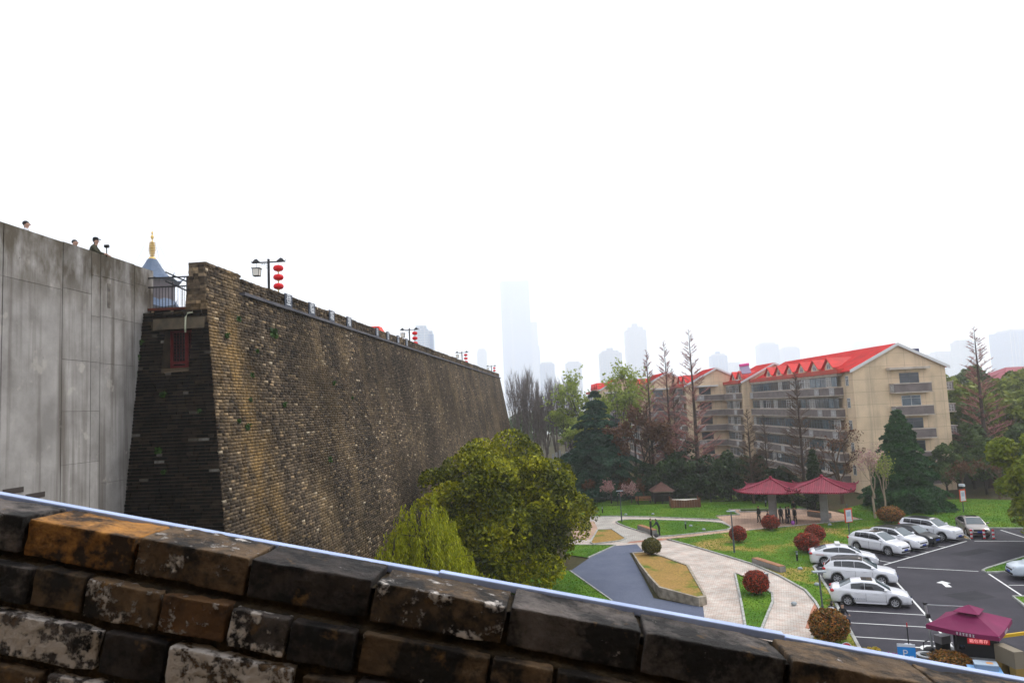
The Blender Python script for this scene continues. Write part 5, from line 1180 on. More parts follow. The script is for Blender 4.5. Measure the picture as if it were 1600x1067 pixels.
for i, (x, y, lb) in enumerate(((47.5, 86, 'brown twiggy thicket right of the green cedar'), (51.5, 84, 'brown twiggy thicket behind the far sign'), (55, 83, 'brown twiggy thicket at the foot of the wood'), (9.4, 96, 'brown leafless shrub beside the path gate'), (13.6, 96.5, 'brown leafless shrub behind the two cherries'), (16.5, 95.5, 'brown leafless shrub left of the hut'))):
    bare('leafless_shrub', lb, (x, y, 0), 4.6 if i < 3 else 3.0, 81 + i, M_TWIG_BROWN, L_BROWN, 500, 0.06, spread=0.5, fork=0.25, base=0.07)
# the wood at the right
WD = []
for sd, lm in ((91, L_WOOD), (92, L_WOODD), (93, L_WOOD)):
    q = np.random.RandomState(sd); P, d, C = crown_points(q, 7000, (3.6, 3.6, 4.2), 40, (0.18, 0.32)); P[:, 2] += 6.2; C[:, 2] += 6.2; WD.append((leaf_quads('crown', P, 0.17, lm, q, d), limb_mesh('trunk', M_BARK, .2, 6.2, C[:10], q)))
qw = random.Random(12); wl_n = 0
WTREE = [(58, 104, 1.25, 1), (62, 108, 1.3, 0), (66, 104, 1.15, 0), (70, 110, 1.3, 2), (74, 105, 1.1, 0), (61, 97, 0.95, 1), (65, 98, 0.9, 2), (69.5, 99, 1.0, 0), (73.5, 98, .95, 1), (58.5, 92, 0.75, 1), (62.5, 89, 0.72, 1), (66.5, 91, 0.8, 0), (70.5, 92, .85, 2), (75, 91, .9, 0), (78, 104, 1.2, 0), (64, 120, 1.5, 1), (72, 122, 1.4, 0), (80, 120, 1.4, 2), (88, 124, 1.4, 0), (59, 128, 1.55, 1), (85, 108, 1.2, 0), (68, 134, 1.6, 1), (78, 140, 1.5, 0), (90, 140, 1.5, 1), (96, 128, 1.4, 2), (52, 87.5, .55, 1), (56, 87, .62, 1)]
for x, y, s, v in WTREE:
    near_ = y < 93
    t = thing('wood_tree', ('low green tree at the front edge of the wood right of the block') if near_ else 'leafy tree in the wood behind the lone redwood', 'tree', (x + qw.uniform(-.6, .6), y, 0), qw.uniform(0, 6), 'front trees of the right wood' if near_ else 'trees of the right wood'); link('crown', WD[v][0], t); link('trunk', WD[v][1], t); s *= 1.05; t.scale = (s, s, s)
# far tree belt seen between trunks and under the towers
q = np.random.RandomState(7); PP = []; DD = []
for i in range(150):
    P, d, C = crown_points(q, 420, (4, 4, 4.6), 12, (0.3, 0.45)); x = -20 + 330 * q.rand(); y = 205 + 90 * q.rand()
    P += np.array([x, y, 5.5]); PP.append(P * np.array([1, 1, 1 + .2 * q.rand()])); DD.append(d)
tag(link('far_wood', leaf_quads('far_wood', np.concatenate(PP), 0.42, L_WOODD, q, np.concatenate(DD))), 'far belt of woodland behind the apartment block', 'woodland', kind='stuff')

# clipped ball shrubs
def ball_mesh(lm, seed, n=5200):
    q = np.random.RandomState(seed); d = q.randn(n, 3); d /= np.linalg.norm(d, axis=1)[:, None]; d = d[d[:, 2] > -0.75]
    w = np.array([mnoise.noise(Vector(p * 3) + Vector((seed, 0, 0))) for p in d]); r = 1 + 0.13 * w + 0.05 * q.randn(len(d)) - .16 * q.rand(len(d)) ** 3
    return leaf_quads('foliage', d * r[:, None], 0.042, lm, q, d * .7)
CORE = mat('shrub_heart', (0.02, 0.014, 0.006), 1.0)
BALLS = {k: ball_mesh(m, s) for k, m, s in (('red', L_REDSH, 1), ('rust', L_RUSTSH, 2), ('olive', L_OLIVESH, 3))}
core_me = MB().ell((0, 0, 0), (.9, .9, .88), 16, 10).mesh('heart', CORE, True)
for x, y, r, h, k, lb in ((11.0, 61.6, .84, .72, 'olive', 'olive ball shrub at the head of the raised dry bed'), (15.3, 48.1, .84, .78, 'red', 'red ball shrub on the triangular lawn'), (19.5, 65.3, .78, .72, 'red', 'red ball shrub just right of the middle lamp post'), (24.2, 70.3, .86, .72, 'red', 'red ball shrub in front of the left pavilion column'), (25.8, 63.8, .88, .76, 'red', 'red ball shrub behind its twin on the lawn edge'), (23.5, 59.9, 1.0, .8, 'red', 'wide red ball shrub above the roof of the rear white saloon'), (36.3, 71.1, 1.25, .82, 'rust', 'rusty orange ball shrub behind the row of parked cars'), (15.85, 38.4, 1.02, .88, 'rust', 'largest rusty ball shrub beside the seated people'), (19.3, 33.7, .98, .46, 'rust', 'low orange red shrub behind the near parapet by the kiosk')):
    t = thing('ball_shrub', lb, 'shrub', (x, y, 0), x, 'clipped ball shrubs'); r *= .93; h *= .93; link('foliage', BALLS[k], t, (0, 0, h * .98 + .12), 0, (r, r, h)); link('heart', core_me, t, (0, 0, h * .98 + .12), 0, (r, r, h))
    MB().tube([(0, 0, 0), (0, 0, .5)], .07, 6).build('stem', M_BARK, t)
# clipped hedge inside the iron fence behind the pavilions
q = np.random.RandomState(77); n = 4200
P = np.stack([q.rand(n) * .9 - .45, q.rand(n) * 12, q.rand(n) * 1.0], 1); ax = q.randint(0, 3, n); P[ax == 0, 2] = 1.0 + q.randn((ax == 0).sum()) * .04; P[ax == 1, 0] = .45; P[ax == 2, 0] = -.45
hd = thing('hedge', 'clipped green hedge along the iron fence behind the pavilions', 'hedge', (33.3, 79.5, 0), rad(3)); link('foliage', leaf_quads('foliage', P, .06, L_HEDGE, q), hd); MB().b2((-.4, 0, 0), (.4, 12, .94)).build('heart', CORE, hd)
# ------------------------------------------------------------------ parked cars (local x forwards from the rear bumper, z up)
def car_paint(name, c, metal=0.0): return mat(name, c, 0.28, spec=0.5, metal=metal, coat=0.6)
M_CARGLASS = mat('car_glass', (0.012, 0.014, 0.02), 0.06, spec=0.7)
M_SCREEN = mat('car_windscreen', (0.06, 0.085, 0.10), 0.08, spec=0.6)
M_TYRE = mat('tyre_rubber', (0.012, 0.012, 0.013), 0.85)
M_ALLOY = mat('alloy_rim', (0.5, 0.5, 0.52), 0.35, metal=0.6)
M_DARKPL = mat('black_plastic', (0.014, 0.014, 0.016), 0.6)
M_TAIL = mat('tail_lamp_red', (0.5, 0.012, 0.02), 0.25, spec=0.6)
M_HEADL = mat('head_lamp_glass', (0.45, 0.47, 0.52), 0.12, spec=0.8)
M_PLATE = mat('blue_number_plate', (0.02, 0.06, 0.35), 0.5)
def interp(x, pts): return float(np.interp(x, [p[0] for p in pts], [p[1] for p in pts]))
SHAPES = {
 'sedan': dict(L=4.45, wb=(0.92, 3.50), R=0.315, deck=[(0, .62), (.06, .92), (.2, 1.02), (.7, 1.03), (1.5, .97), (2.9, .93), (3.3, .92), (4.0, .80), (4.3, .68), (4.45, .5)], roof=[(.5, 1.03), (1.25, 1.40), (1.8, 1.47), (2.3, 1.455), (2.6, 1.40), (3.4, .92)], cab=(.5, 3.4), ws=(2.58, 3.34), rw=(.56, 1.2), W=.86, sill=.2, sw=(1.15, 3.0), pil=(1.92,)),
 'coupe': dict(L=4.75, wb=(0.98, 3.78), R=0.335, deck=[(0, .62), (.06, .95), (.2, 1.05), (.5, 1.06), (1.5, 1.0), (3.1, .95), (3.6, .93), (4.3, .80), (4.6, .66), (4.75, .5)], roof=[(.35, 1.05), (1.2, 1.35), (1.9, 1.46), (2.4, 1.45), (2.75, 1.39), (3.65, .93)], cab=(.35, 3.65), ws=(2.75, 3.58), rw=(.42, 1.25), W=.91, sill=.2, sw=(.95, 3.2), pil=(2.05,)),
 'suv': dict(L=4.58, wb=(0.90, 3.60), R=0.36, deck=[(0, .7), (.05, 1.05), (.15, 1.12), (.8, 1.12), (2.9, 1.06), (3.3, 1.05), (4.1, .96), (4.45, .82), (4.58, .55)], roof=[(.12, 1.12), (.5, 1.46), (.85, 1.57), (1.7, 1.63), (2.3, 1.61), (2.55, 1.56), (3.45, 1.05)], cab=(.12, 3.45), ws=(2.55, 3.38), rw=(.16, .5), W=.92, sill=.26, sw=(.72, 3.05), pil=(1.22, 2.0)),
 'boxy': dict(L=4.9, wb=(0.95, 3.87), R=0.38, deck=[(0, .75), (.04, 1.12), (.12, 1.2), (.8, 1.2), (3.1, 1.14), (3.55, 1.12), (4.5, 1.05), (4.8, .9), (4.9, .6)], roof=[(.1, 1.2), (.3, 1.56), (.6, 1.66), (1.8, 1.70), (2.6, 1.68), (2.85, 1.62), (3.6, 1.12)], cab=(.1, 3.6), ws=(2.85, 3.54), rw=(.13, .3), W=.94, sill=.28, sw=(.5, 3.2), pil=(1.15, 2.1)),
}
def car(kind, label, near_rear, near_front, paint, roofm=None, sign=None, side=-1, extra=()):
    """near_rear / near_front: ground points of the two wheels on the side facing the camera"""
    S = SHAPES[kind]; L = S['L']; W = S['W']
    a, b = Vector((*near_rear, 0)), Vector((*near_front, 0)); h = (b - a).normalized(); lft = Vector((-h.y, h.x, 0))
    mid = (a + b) / 2 + lft * (W - .1) * (1 if side < 0 else -1); org = mid - h * (S['wb'][0] + S['wb'][1]) / 2
    t = thing('parked_car', label, 'car', (org.x, org.y, 0.012), math.atan2(h.y, h.x), 'cars in the car park')
    deck = lambda x: interp(x, S['deck']); roof = lambda x: interp(x, S['roof'])
    plan = [(0, .72), (.08, .86), (.35, .96), (1, 1), (L - 1.2, 1), (L - .5, .94), (L - .15, .82), (L, .62)]
    wid = lambda x: W * interp(x, plan)
    xs = sorted(set([round(v, 3) for v in list(np.linspace(0, L, 34)) + [.03, .08, .14, L - .03, L - .08]]))
    ring = lambda x: [(0, S['sill'] - .02), (.80 * wid(x), S['sill'] - .02), (.95 * wid(x), S['sill'] + .05), (.995 * wid(x), .42), (1.0 * wid(x), .60), (.985 * wid(x), .6 + (deck(x) - .6) * .6), (.95 * wid(x), deck(x) - .035), (.86 * wid(x), deck(x) + .005), (.5 * wid(x), deck(x) + .028), (0, deck(x) + .035)]
    vs = []; fs = []; n = 0
    for x in xs:
        r = ring(x); ends = x < .01 or x > L - .01
        if ends: r = [(y * .97, min(max(z, .34), deck(x))) for y, z in r]
        full = r + [(-y, z) for y, z in r[-2:0:-1]]; n = len(full); vs += [(x, y, z) for y, z in full]
    for i in range(len(xs) - 1):
        for k in range(n): fs.append((i * n + k, i * n + (k + 1) % n, (i + 1) * n + (k + 1) % n, (i + 1) * n + k))
    fs += [tuple(range(n))[::-1], tuple((len(xs) - 1) * n + k for k in range(n))]
    mb = MB().add(vs, fs)
    body = mb.build('body', paint, t, True)
    cut = MB()
    for wx_ in S['wb']:
        for s in (-1, 1): cut.lathe([(S['R'] + .065, -.2), (S['R'] + .065, .3)], 28, M=Matrix.Translation((wx_, s * (W - .12), S['R'])) @ Matrix.Rotation(PI / 2, 4, 'X'))
    co = cut.build('arch_cutter', M_DARKPL); bo = body.modifiers.new('arch', 'BOOLEAN'); bo.operation = 'DIFFERENCE'; bo.object = co; bo.solver = 'EXACT'
    co.parent = t; bpy.context.view_layer.update()
    me = bpy.data.meshes.new_from_object(body.evaluated_get(bpy.context.evaluated_depsgraph_get())); body.modifiers.clear(); body.data = me
    bpy.data.objects.remove(co)
    # cabin
    c0, c1 = S['cab']; xc = np.linspace(c0, c1, 30); zr = lambda x: max(roof(x), deck(x) + .012)
    cw = lambda x: .90 * wid(x)
    def sidep(x, f, off=0.0):
        fz = deck(x) + (zr(x) - .045 - deck(x)) * f; k = min(1, (zr(x) - deck(x)) / .45); return (x, (cw(x) * (1 - f) + (cw(x) - .17 * k) * f) + off, fz)
    vs = []; fs = []
    for x in xc:
        k = min(1, (zr(x) - deck(x)) / .45); e = cw(x) - .17 * k
        r = [(cw(x), deck(x) - .02), (cw(x) - .085 * k, deck(x) + (zr(x) - deck(x)) * .5), (e, zr(x) - .045 * k), (e * .9, zr(x) - .012 * k), (e * .5, zr(x) + .012), (0, zr(x) + .018)]
        full = r + [(-y, z) for y, z in r[-2::-1]]; n = len(full); vs += [(x, y, z) for y, z in full]
    for i in range(len(xc) - 1):
        for k in range(n - 1): fs.append((i * n + k, i * n + k + 1, (i + 1) * n + k + 1, (i + 1) * n + k))
    MB().add(vs, fs).build('cabin', paint, t, True)
    if roofm:
        rr = MB(); x0, x1 = S['rw'][1] + .05, S['ws'][0] - .02; xr_ = np.linspace(x0, x1, 8)
        vv = [(x, s * (cw(x) - .2), zr(x) + .022) for x in xr_ for s in (-1, 0, 1)]; rr.add(vv, [(i * 3 + k, i * 3 + 3 + k, i * 3 + 4 + k, i * 3 + 1 + k) for i in range(7) for k in range(2)]); rr.build('roof_panel', roofm, t)
    # side glass, split by pillars
    cuts = [S['sw'][0]] + list(S['pil']) + [S['sw'][1]]
    for s in (-1, 1):
        for xa, xb in zip(cuts[:-1], cuts[1:]):
            gx = np.linspace(xa + .012, xb - .012, 9); g = MB(); vv = []
            for x in gx:
                for f in (.10, .5, .88):
                    p = sidep(x, f, 0.012 + .010 * (f == .5)); vv.append((p[0], s * p[1], p[2]))
            ff = [(i * 3 + k, i * 3 + 3 + k, i * 3 + 4 + k, i * 3 + 1 + k) for i in range(8) for k in range(2)]
            g.add(vv, ff if s > 0 else [q[::-1] for q in ff]).build('side_window', M_CARGLASS, t)
    for nm, (xa, xb), mm_ in (('windscreen', S['ws'], M_SCREEN), ('rear_window', S['rw'], M_SCREEN if kind in ('sedan', 'coupe') else M_CARGLASS)):
        gx = np.linspace(xa, xb, 8); g = MB(); vv = []
        for x in gx:
            k = min(1, (zr(x) - deck(x)) / .45); e = (cw(x) - .17 * k) * .88
            for y in (-1, -.5, 0, .5, 1): vv.append((x + (.01 if nm == 'windscreen' else -.01), y * e, zr(x) + .03 - .02 * abs(y)))
        g.add(vv, [(i * 5 + k, i * 5 + 5 + k, i * 5 + 6 + k, i * 5 + 1 + k) for i in range(7) for k in range(4)]).build(nm, mm_, t)
    # wheels
    for wx_ in S['wb']:
        for s in (-1, 1):
            M = Matrix.Translation((wx_, s * (W - .115), S['R'])) @ Matrix.Rotation(-s * PI / 2, 4, 'X')
            w = MB().lathe([(S['R'] * .66, -.1), (S['R'] * .95, -.1), (S['R'], -.07), (S['R'], .07), (S['R'] * .95, .1), (S['R'] * .66, .1), (S['R'] * .62, .05)], 26, M=M).build('wheel', M_TYRE, t, True)
            rim = MB().lathe([(S['R'] * .66, .04), (S['R'] * .67, .095), (S['R'] * .58, .085), (S['R'] * .57, .04)], 26, M=M)
            for k in range(7): rim.box((S['R'] * .34, 0, .07), (S['R'] * .6, .055, .03), M=M @ Matrix.Rotation(k * 2 * PI / 7, 4, 'Z'))
            rim.lathe([(.07, .05), (.06, .095)], 10, M=M); rim.build('rim', M_ALLOY, w)
    # lamps, plates, mirrors, handles, seams
    for s in (-1, 1):
        e = MB(); xx = L - .34; e.ell((xx, s * wid(xx) * .80, deck(xx) - .10), (.30, .13, .075), 12, 8, Matrix.Translation((xx, s * wid(xx) * .8, 0)) @ Matrix.Rotation(-s * .45, 4, 'Z') @ Matrix.Translation((-xx, -s * wid(xx) * .8, 0))); e.build('headlight', M_HEADL, t, True)
        e = MB(); e.ell((.13, s * wid(.13) * .87, deck(.2) - .16), (.17, .12, .11), 10, 7); e.build('tail_light', M_TAIL, t, True)
        e = MB(); mx = S['ws'][1] - .28; e.ell((mx, s * (W + .06), deck(mx) + .10), (.10, .12, .075), 10, 7); e.tube([(mx, s * (W - .1), deck(mx) + .02), (mx, s * (W + .05), deck(mx) + .07)], .025, 6); e.build('mirror', paint, t, True)
        for xd in (S['pil'][-1] - .42, S['pil'][-1] + .62): MB().box((xd, s * (W + .004), .80 if kind in ('sedan', 'coupe') else .92), (.2, .03, .035)).build('door_handle', paint, t)
        for xd in (S['pil'][-1] + .03, S['ws'][1] - .30): MB().b2((xd - .006, s * (W - .004) - .006, .34), (xd + .006, s * (W - .004) + .008, deck(xd) - .16)).build('door_seam', M_DARKPL, t)
        MB().b2((S['wb'][0] + .45, s * (.955 * W) - .015, S['sill'] - .005), (S['wb'][1] - .45, s * (.955 * W) + .022, S['sill'] + .06)).build('side_skirt', M_DARKPL if kind in ('suv', 'boxy') else paint, t)
    MB().box((L - .075, 0, .60), (.12, .95, .17)).build('grille', M_DARKPL, t); MB().box((L - .04, 0, .38), (.13, 1.15, .13)).build('air_intake', M_DARKPL, t)
    MB().box((L + .01, 0, .49), (.03, .44, .13)).build('number_plate', M_PLATE, t); MB().box((-.004, 0, .78 if kind in ('sedan', 'coupe') else .8), (.03, .44, .13)).build('number_plate', M_PLATE, t)
    if 'sunroof' in extra: MB().box((2.1, 0.0, zr(2.1) + .022), (.62, .82, .012)).build('sunroof', M_CARGLASS, t)
    if 'rails' in extra:
        for s in (-1, 1): MB().tube([(.8, s * .62, zr(.8) + .02), (1.0, s * .62, zr(1.0) + .06), (2.3, s * .62, zr(2.3) + .06), (2.5, s * .62, zr(2.5) + .02)], .018, 5).build('roof_rail', M_DARKPL, t)
    if 'roof_box' in extra: MB().box((2.05, 0, zr(2.05) + .09), (.34, .95, .13)).build('light_bar', M_WHITE, t); MB().box((2.05, 0, zr(2.05) + .025), (.25, .8, .02)).build('bar_foot', M_DARKPL, t)
    if sign:
        for (x, z, txt, sz, mm_) in sign:
            lm_ = MB(); rl = random.Random(len(txt))      # too small to read in the photo: a row of short strokes
            for c_ in range(len(txt)):
                xc_ = x + (c_ - len(txt) / 2) * sz * 1.05
                if c_ == 0: lm_.lathe([(sz * .42, 0), (sz * .42, .004)], 12, M=Matrix.Translation((xc_, -(W + .002), z)) @ Matrix.Rotation(PI / 2, 4, 'X'))
                else:
                    for q_ in range(3): lm_.box((xc_, -(W + .004), z + (q_ - 1) * sz * .3), (sz * rl.uniform(.4, .75), .003, sz * .1))
                    lm_.box((xc_ + rl.uniform(-.2, .2) * sz, -(W + .005), z), (sz * .1, .003, sz * .75))
            lm_.build('lettering', mm_, t)
    return t
P_WHITE = car_paint('white_car_paint', (0.72, 0.72, 0.75)); P_BLACK = mat('black_car_paint', (0.008, 0.009, 0.012), 0.3, spec=0.25); P_GREY = car_paint('taupe_car_paint', (0.22, 0.19, 0.175), .2); P_ROOF = car_paint('black_roof_paint', (0.015, 0.015, 0.02))
M_NAVYT = mat('navy_lettering', (0.03, 0.03, 0.10), 0.5); M_BLKT = mat('black_lettering', (0.02, 0.02, 0.02), 0.5); M_PINKT = mat('pink_stripe', (0.55, 0.25, 0.25), 0.5)
car('sedan', 'nearest white saloon with small lettering on its rear door', (19.79, 44.86), (22.20, 43.90), P_WHITE, None, [(1.62, .47, '-------', .1, M_NAVYT)], extra=('sunroof',))
car('suv', 'white sport utility car between the two white saloons', (21.42, 50.0), (24.0, 48.75), P_WHITE, P_ROOF, extra=('rails',))
pc = car('coupe', 'white fastback saloon with a light bar on its roof', (22.75, 55.15), (25.55, 54.2), P_WHITE, None, [(1.7, .66, '---', .14, M_NAVYT), (2.75, .66, '--', .13, M_BLKT)], extra=('roof_box',))
MB().b2((.4, -.925, .83), (1.0, -.905, .87)).build('stripe', M_PINKT, pc)
r0, f0 = Vector((27.55, 59.85)), Vector((28.9, 57.45)); stp = Vector((2.27, 1.48))
car('suv', 'white sport utility car nearest in the row below the first sign', r0, f0, P_WHITE, None, extra=('sunroof', 'rails'))
car('suv', 'white sport utility car with a black roof, second in its row', r0 + stp, f0 + stp, P_WHITE, P_ROOF, extra=('rails',))
car('sedan', 'black saloon parked between two white sport utility cars', r0 + stp * 2 + Vector((-.1, .15)), f0 + stp * 2 + Vector((-.1, .15)), P_BLACK)
car('boxy', 'boxy white off road car with a dark roof, last in its row', r0 + stp * 3, f0 + stp * 3, P_WHITE, P_ROOF)
gd = Vector((-.32, -.947)); gr = Vector((39.9, 66.3)); car('coupe', 'taupe grey saloon parked behind three striped posts', gr, gr + gd * 2.8, P_GREY, None, extra=('sunroof',))
car('suv', 'pale car cut off by the right edge of the car park', (36.2, 47.7), (33.6, 48.4), car_paint('pale_blue_white_paint', (0.5, 0.56, 0.62)), None, side=1)
# ------------------------------------------------------------------ pavilions
M_TILE_R = mat('maroon_roof_tile', (0.24, 0.012, 0.038), 0.6, (0.17, 0.008, 0.028), 1.5, island=0.18)
M_COLUMN = mat('grey_render', (0.30, 0.29, 0.285), 0.85, (0.22, 0.21, 0.2), 1.5)
M_DKWOOD = mat('dark_timber', (0.03, 0.018, 0.014), 0.7)
def pavilion(label, loc, half, eave, apex, rz):
    t = thing('pavilion', label, 'pavilion', loc, rz, 'twin park pavilions')
    MB().b2((-.36, -.36, 0), (.36, .36, eave + .3)).build('column', M_COLUMN, t); MB().b2((-.44, -.44, 0), (.44, .44, .16)).build('column_base', M_COLUMN, t)
    MB().b2((-half * .86, -.12, eave + .02), (half * .86, .12, eave + .26)).build('beam', M_DKWOOD, t); MB().b2((-.12, -half * .86, eave + .03), (.12, half * .86, eave + .25)).build('beam', M_DKWOOD, t)
    prof = lambda f: eave + .12 + (apex - eave) * (1 - f) ** 1.25
    up = lambda f, e: .22 * (f ** 3) * (e ** 4)
    for k in range(4):
        R = Matrix.Rotation(k * PI / 2, 4, 'Z'); ro = MB(); n = 8; vs = []
        for i in range(n + 1):
            f = i / n
            for j in range(-6, 7):
                e = j / 6; vs.append(R @ Vector((half * f, half * f * e, prof(f) + up(f, abs(e)))))
        vv = vs + [v - Vector((0, 0, .09)) for v in vs]; m = len(vs)
        ff = [(i * 13 + j, (i + 1) * 13 + j, (i + 1) * 13 + j + 1, i * 13 + j + 1) for i in range(n) for j in range(12)]
        ff += [tuple(q + m for q in f[::-1]) for f in ff] + [(n * 13 + j, m + n * 13 + j, m + n * 13 + j + 1, n * 13 + j + 1) for j in range(12)]
        roof = ro.add(vv, ff).build('roof_slope', M_TILE_R, t)
        tl = MB()       # half-round tile ribs
        nr = int(half * 2 / .2)
        for r in range(nr):
            y = -half + (r + .5) * .2; f0 = abs(y) / half
            if f0 > .97: continue
            pts = []
            for i in range(5):
                f = f0 + (1.01 - f0) * i / 4; e = min(1, abs(y) / (half * max(f, .01))); pts.append(R @ Vector((half * f, y, prof(min(1, f)) + up(min(1, f), e) + .02)))
            tl.tube(pts, .055, 5)
        o = tl.build('tile_ribs', M_TILE_R, roof); o['kind'] = 'stuff'
        hp = [R @ Vector((half * f, half * f, prof(min(1, f)) + up(f, 1) + .06)) for f in np.linspace(0, 1.04, 8)]; hp.append(hp[-1] + Vector((0, 0, .22)) + (R @ Vector((.14, .14, 0))))
        MB().tube(hp, [.085] * 8 + [.03], 6).build('hip_ridge', M_TILE_R, t)
        q = R @ Vector((half * .94, half * .94, prof(.94) + .32)); MB().ell(q, (.08, .08, .16), 6, 5).build('ridge_figure', M_DKWOOD, t)
    MB().lathe([(.2, apex + .05), (.1, apex + .16), (.18, apex + .24), (.15, apex + .36), (.02, apex + .44)], 12).build('finial', M_TILE_R, t, True)
    return t
pavilion('maroon roofed pavilion on the left, its column behind a red shrub', (26.4, 75.6, 0), 3.0, 3.05, 4.2, rad(-28))
pavilion('maroon roofed pavilion on the right, nearest the apartment block', (30.9, 73.6, 0), 3.0, 3.15, 4.35, rad(-28))
MB_b = MB; cl = thing('flower_curb', 'low dark planting strip on the pink plaza behind the left pavilion', 'planter', (26.8, 82.0, 0), rad(-12))
MB().b2((-1.9, -.4, 0), (1.9, .4, .16)).build('edging', M_KERB, cl); MB().b2((-1.75, -.28, .1), (1.75, .28, .3)).build('planting', L_HEDGE, cl)

# ------------------------------------------------------------------ street furniture
M_POST = mat('grey_green_post', (0.075, 0.09, 0.10), 0.5); M_HEADG = mat('lamp_head_grey', (0.3, 0.34, 0.37), 0.4)
for x, y, h, lb in ((11.05, 79.0, 3.35, 'farthest garden lamp post by the oval lawn'), (17.8, 61.0, 3.45, 'middle garden lamp post beside a red ball shrub'), (17.1, 42.1, 2.75, 'nearest garden lamp post beside the seated people')):
    t = thing('garden_lamp', lb, 'lamp post', (x, y, 0), 0, 'garden lamp posts'); MB().tube([(0, 0, 0), (0, 0, h * .33)], .075, 10).build('base', M_POST, t); MB().tube([(0, 0, h * .33), (-.04, 0, h - .06)], .048, 10).build('pole', M_POST, t)
    MB().tube([(-.04, -.02, h - .06), (-.04, -.02, h)], [.06, .06], 8).build('neck', M_POST, t); MB().box((-.04, 0, h + .03), (.72, .3, .07)).build('lamp_head', M_HEADG, t)
for x, y, lb in ((21.5, 57.0, 'bollard light on the lawn left of the red shrubs'), (9.8, 85.9, 'bollard light on the far lawn near the gate'), (16.6, 73.0, 'bollard light on the oval lawn'), (28.9, 85.0, 'bollard light on the lawn behind the left pavilion')):
    t = thing('bollard_light', lb, 'lamp', (x, y, 0.05), 0, 'lawn bollard lights'); MB().tube([(0, 0, 0), (0, 0, .5)], .075, 10).build('stem', M_BLACK, t); MB().tube([(0, 0, .5), (0, 0, .68)], .065, 10).build('diffuser', M_HEADG, t); MB().lathe([(.1, .68), (.1, .73), (.02, .76)], 10).build('cap', M_POST, t)
# dome up-lights and stones on the grass
for i, (x, y) in enumerate(((20.6, 54.2), (22.6, 50.9), (19.9, 49.6), (16.7, 45.4), (18.1, 71.8), (12.2, 83.6), (15.2, 82.9), (30.4, 71.4), (17.4, 74.2))):
    o = MB().ell((0, 0, .08), (.19, .15, .13), 9, 6).build('lawn_stone', mat('pale_stone', (0.32, 0.36, 0.38), 0.8) if i == 0 else bpy.data.materials['pale_stone'], None, True, (x, y, .05)); tag(o, 'small pale boulder lamp half sunk in the lawn', 'stone', 'small boulders on the lawns')
# sign posts: white panel in an orange red frame
M_ORANGE = mat('orange_red_sign', (0.62, 0.07, 0.02), 0.5); M_SIGNW = mat('sign_white', (0.6, 0.62, 0.66), 0.5); M_SIGNG = mat('sign_pale_blue', (0.36, 0.42, 0.52), 0.5)
for x, y, zc, lb, cam_ in ((29.4, 65.1, 2.0, 'orange framed notice on a post behind the first row of parked cars', False), (46.1, 75.4, 1.75, 'orange framed notice under a camera near the far lawn', True)):
    t = thing('notice_sign', lb, 'sign', (x, y, 0), rad(20), 'orange framed notices'); MB().tube([(0, 0, 0), (0, 0, zc + 1.0)], .045, 8).build('post', M_POST, t)
    MB().box((0, -.07, zc), (.86, .05, 1.25)).build('panel', M_ORANGE, t); MB().box((0, -.1, zc + .06), (.62, .02, .86)).build('white_field', M_SIGNW, t); MB().box((0, -.115, zc - .47), (.7, .02, .16)).build('caption_strip', M_SIGNW, t); MB().box((0, -.116, zc + .12), (.4, .012, .4)).build('grey_field', M_SIGNG, t)
    if cam_: MB().box((0, -.1, zc + 1.05), (.3, .5, .24)).build('camera_body', M_SIGNW, t); MB().box((.0, -.1, zc + .82), (.16, .16, .2)).build('camera_mount', M_BLACK, t)
# benches: timber seat on a concrete block
M_BCONC = mat('bench_concrete', (0.28, 0.27, 0.26), 0.85, (0.2, 0.19, 0.18), 3); M_BWOOD = mat('bench_timber', (0.36, 0.17, 0.075), 0.65, (0.26, 0.11, 0.05), 2, stretch=(1, 12, 12))
for (x0, y0), (x1, y1), lb, hh in (((18.15, 56.9), (19.1, 53.6), 'timber topped concrete bench along the kerb by the car park lawn', .44), ((12.15, 74.0), (13.05, 70.6), 'timber topped concrete bench where two people stand by the oval lawn', .46), ((30.9, 77.6), (32.2, 75.4), 'timber topped bench on the plaza between the pavilion columns', .5)):
    d = Vector((x1 - x0, y1 - y0, 0)); ln = d.length; t = thing('bench', lb, 'bench', ((x0 + x1) / 2, (y0 + y1) / 2, .02), math.atan2(d.y, d.x), 'timber topped benches')
    MB().b2((-ln / 2, -.26, 0), (ln / 2, .26, hh)).build('block', M_BCONC, t)
    for k in range(4): MB().b2((-ln / 2 + .05, -.25 + k * .128, hh), (ln / 2 - .05, -.25 + k * .128 + .115, hh + .05)).build('slat', M_BWOOD, t)
t = thing('park_bench', 'orange timber park bench behind the far lawn', 'bench', (15.9, 92.6, 0), 0)
for k in range(3): MB().b2((-1.0, -.2 + k * .15, .42), (1.0, -.07 + k * .15, .47)).build('seat_slat', M_BWOOD, t)
for k in range(3): MB().b2((-1.0, .28, .55 + k * .14), (1.0, .33, .66 + k * .14)).build('back_slat', M_BWOOD, t)
for x in (-.85, .85): MB().b2((x - .04, -.2, 0), (x + .04, .3, .42)).build('leg', M_BLACK, t); MB().b2((x - .03, .33, .3), (x + .03, .37, .97)).build('back_post', M_BLACK, t)
